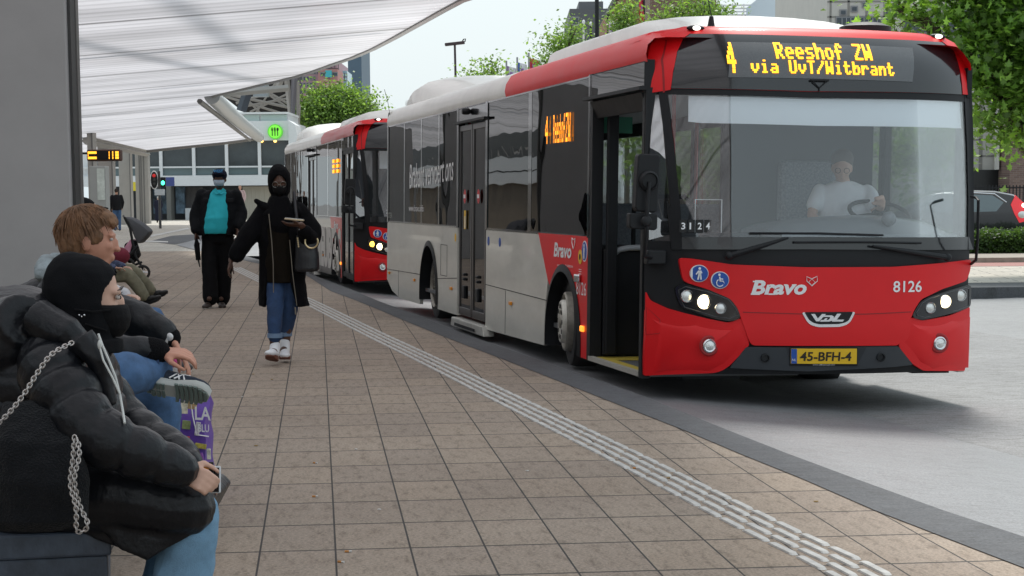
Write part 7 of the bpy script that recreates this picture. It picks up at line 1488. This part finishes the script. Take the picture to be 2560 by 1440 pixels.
seated('seated person in dark cap, white shirt and pink sock behind the brown haired man',14,(216,538),SK_M,cloth('white_cotton',(.6,.6,.62),.85),DENIM,(385,800),(432,888),((.8,-.6,-.15),(.8,-.6,-.15),mat('sneaker_black_white',(.05,.05,.052),.6),SNW),capm=cloth('cap_black',(.012,.012,.013),.9),knee2=(350,800,.35),ank2=(400,900,.35))
p3=[o for o in bpy.data.objects if o.name.startswith('person')][-1]
mb=MB(); mb.caps(at(428,893,13.98),at(440,903,13.95),.062,.055,12); mb.build('pink_sock',cloth('pink_sock',(.55,.08,.25),.9),p3,smooth=True)
mb=MB(); mb.box(at(296,838,13.6),(.2,.16,.13)); t=single('red_pouch',mb,cloth('red_cloth',(.55,.03,.03),.8),'bright red cloth pouch on the lap behind the bomber jacket','pouch',loc=at(296,838,13.6),bevel=.03)
seated('seated person in khaki trousers and black boots, legs stretched onto the tiles',23,(248,545),SK_L,cloth('navy_floral',(.07,.09,.16),.85,noise_amt=.9,nscale=22),cloth('khaki_cotton',(.2,.19,.13),.9,noise_amt=.2,nscale=14),(318,688),(362,742),((1,-.25,.35),(1,-.1,.3),mat('boot_black',(.012,.012,.012),.6),BLKM),knee2=(326,676,.3),ank2=(378,728,.3))
# white-and-black trainer poking out, maroon bag
mb=MB(); mb.ell(at(298,640,29.6),(.17,.15,.14)); t=single('maroon_bag',mb,cloth('maroon_cloth',(.16,.012,.03),.8,noise_amt=.2),'maroon cloth bag beside the stroller','bag',loc=at(298,640,29.6),smooth=True)
# ---------------- stroller
Y=31; S=lambda u,v,dy=0: at(u,v,Y+dy)
t=thing('stroller','grey hooded baby stroller with black frame parked by the seated row','stroller',tuple(gz(350,697)))
GRF=cloth('stroller_grey_cloth',(.09,.095,.105),.85)
mb=MB()
ho=[(308,541),(328,546),(352,560),(374,579),(364,592),(345,612),(336,596),(326,572),(316,556)]
mb.prism([S(u,v,.0) for u,v in ho],Vector((0,.44,0)))
mb.build('hood',GRF,t,bevel=.05,smooth=True)
mb=MB(); mb.tube([S(312,545),S(325,570),S(338,640),S(360,675)],.022,6); mb.tube([S(312,545,.45),S(325,570,.45),S(338,640,.45),S(360,675,.4)],.022,6); mb.tube([S(355,655),S(330,665),S(312,685)],.022,6); mb.tube([S(355,655,.42),S(330,665,.42),S(312,685,.42)],.022,6); mb.tube([S(312,545),S(309,540,.2),S(312,545,.45)],.02,6); mb.tube([S(322,640),S(345,615)],.03,6); mb.build('frame',BLKM,t,smooth=True)
mb=MB(); mb.prism([S(310,610),S(330,600),S(342,640),S(325,660),S(308,650)],Vector((0,.42,0))); mb.build('seat',BLKT,t,bevel=.03)
mb=MB(); mb.prism([S(306,625,-.02),S(325,598,-.02),S(330,612,-.02),S(318,655,-.02),S(306,650,-.02)],Vector((0,.46,0))); mb.build('pink_blanket',cloth('pink_blanket',(.55,.26,.36),.9,noise_amt=.2),t,bevel=.02)
for u,v,r_,dy in ((357,681,.105,-.02),(357,681,.105,.4),(314,668,.15,-.04),(314,668,.15,.44)):
    c=S(u,v,dy); mb=MB(); mb.tube(mb.ring(c,Vector((0,1,0)),r_,22),.022,7,closed=True); w=mb.build('wheel',RUB,t,smooth=True); mb=MB()
    for q in range(5): a=q*2*math.pi/5; mb.cyl(c,c+Vector((math.cos(a)*r_,0,math.sin(a)*r_)),.01,n=5)
    mb.ell(c,(.03,.03,.03)); mb.build('spokes',SIL,w)
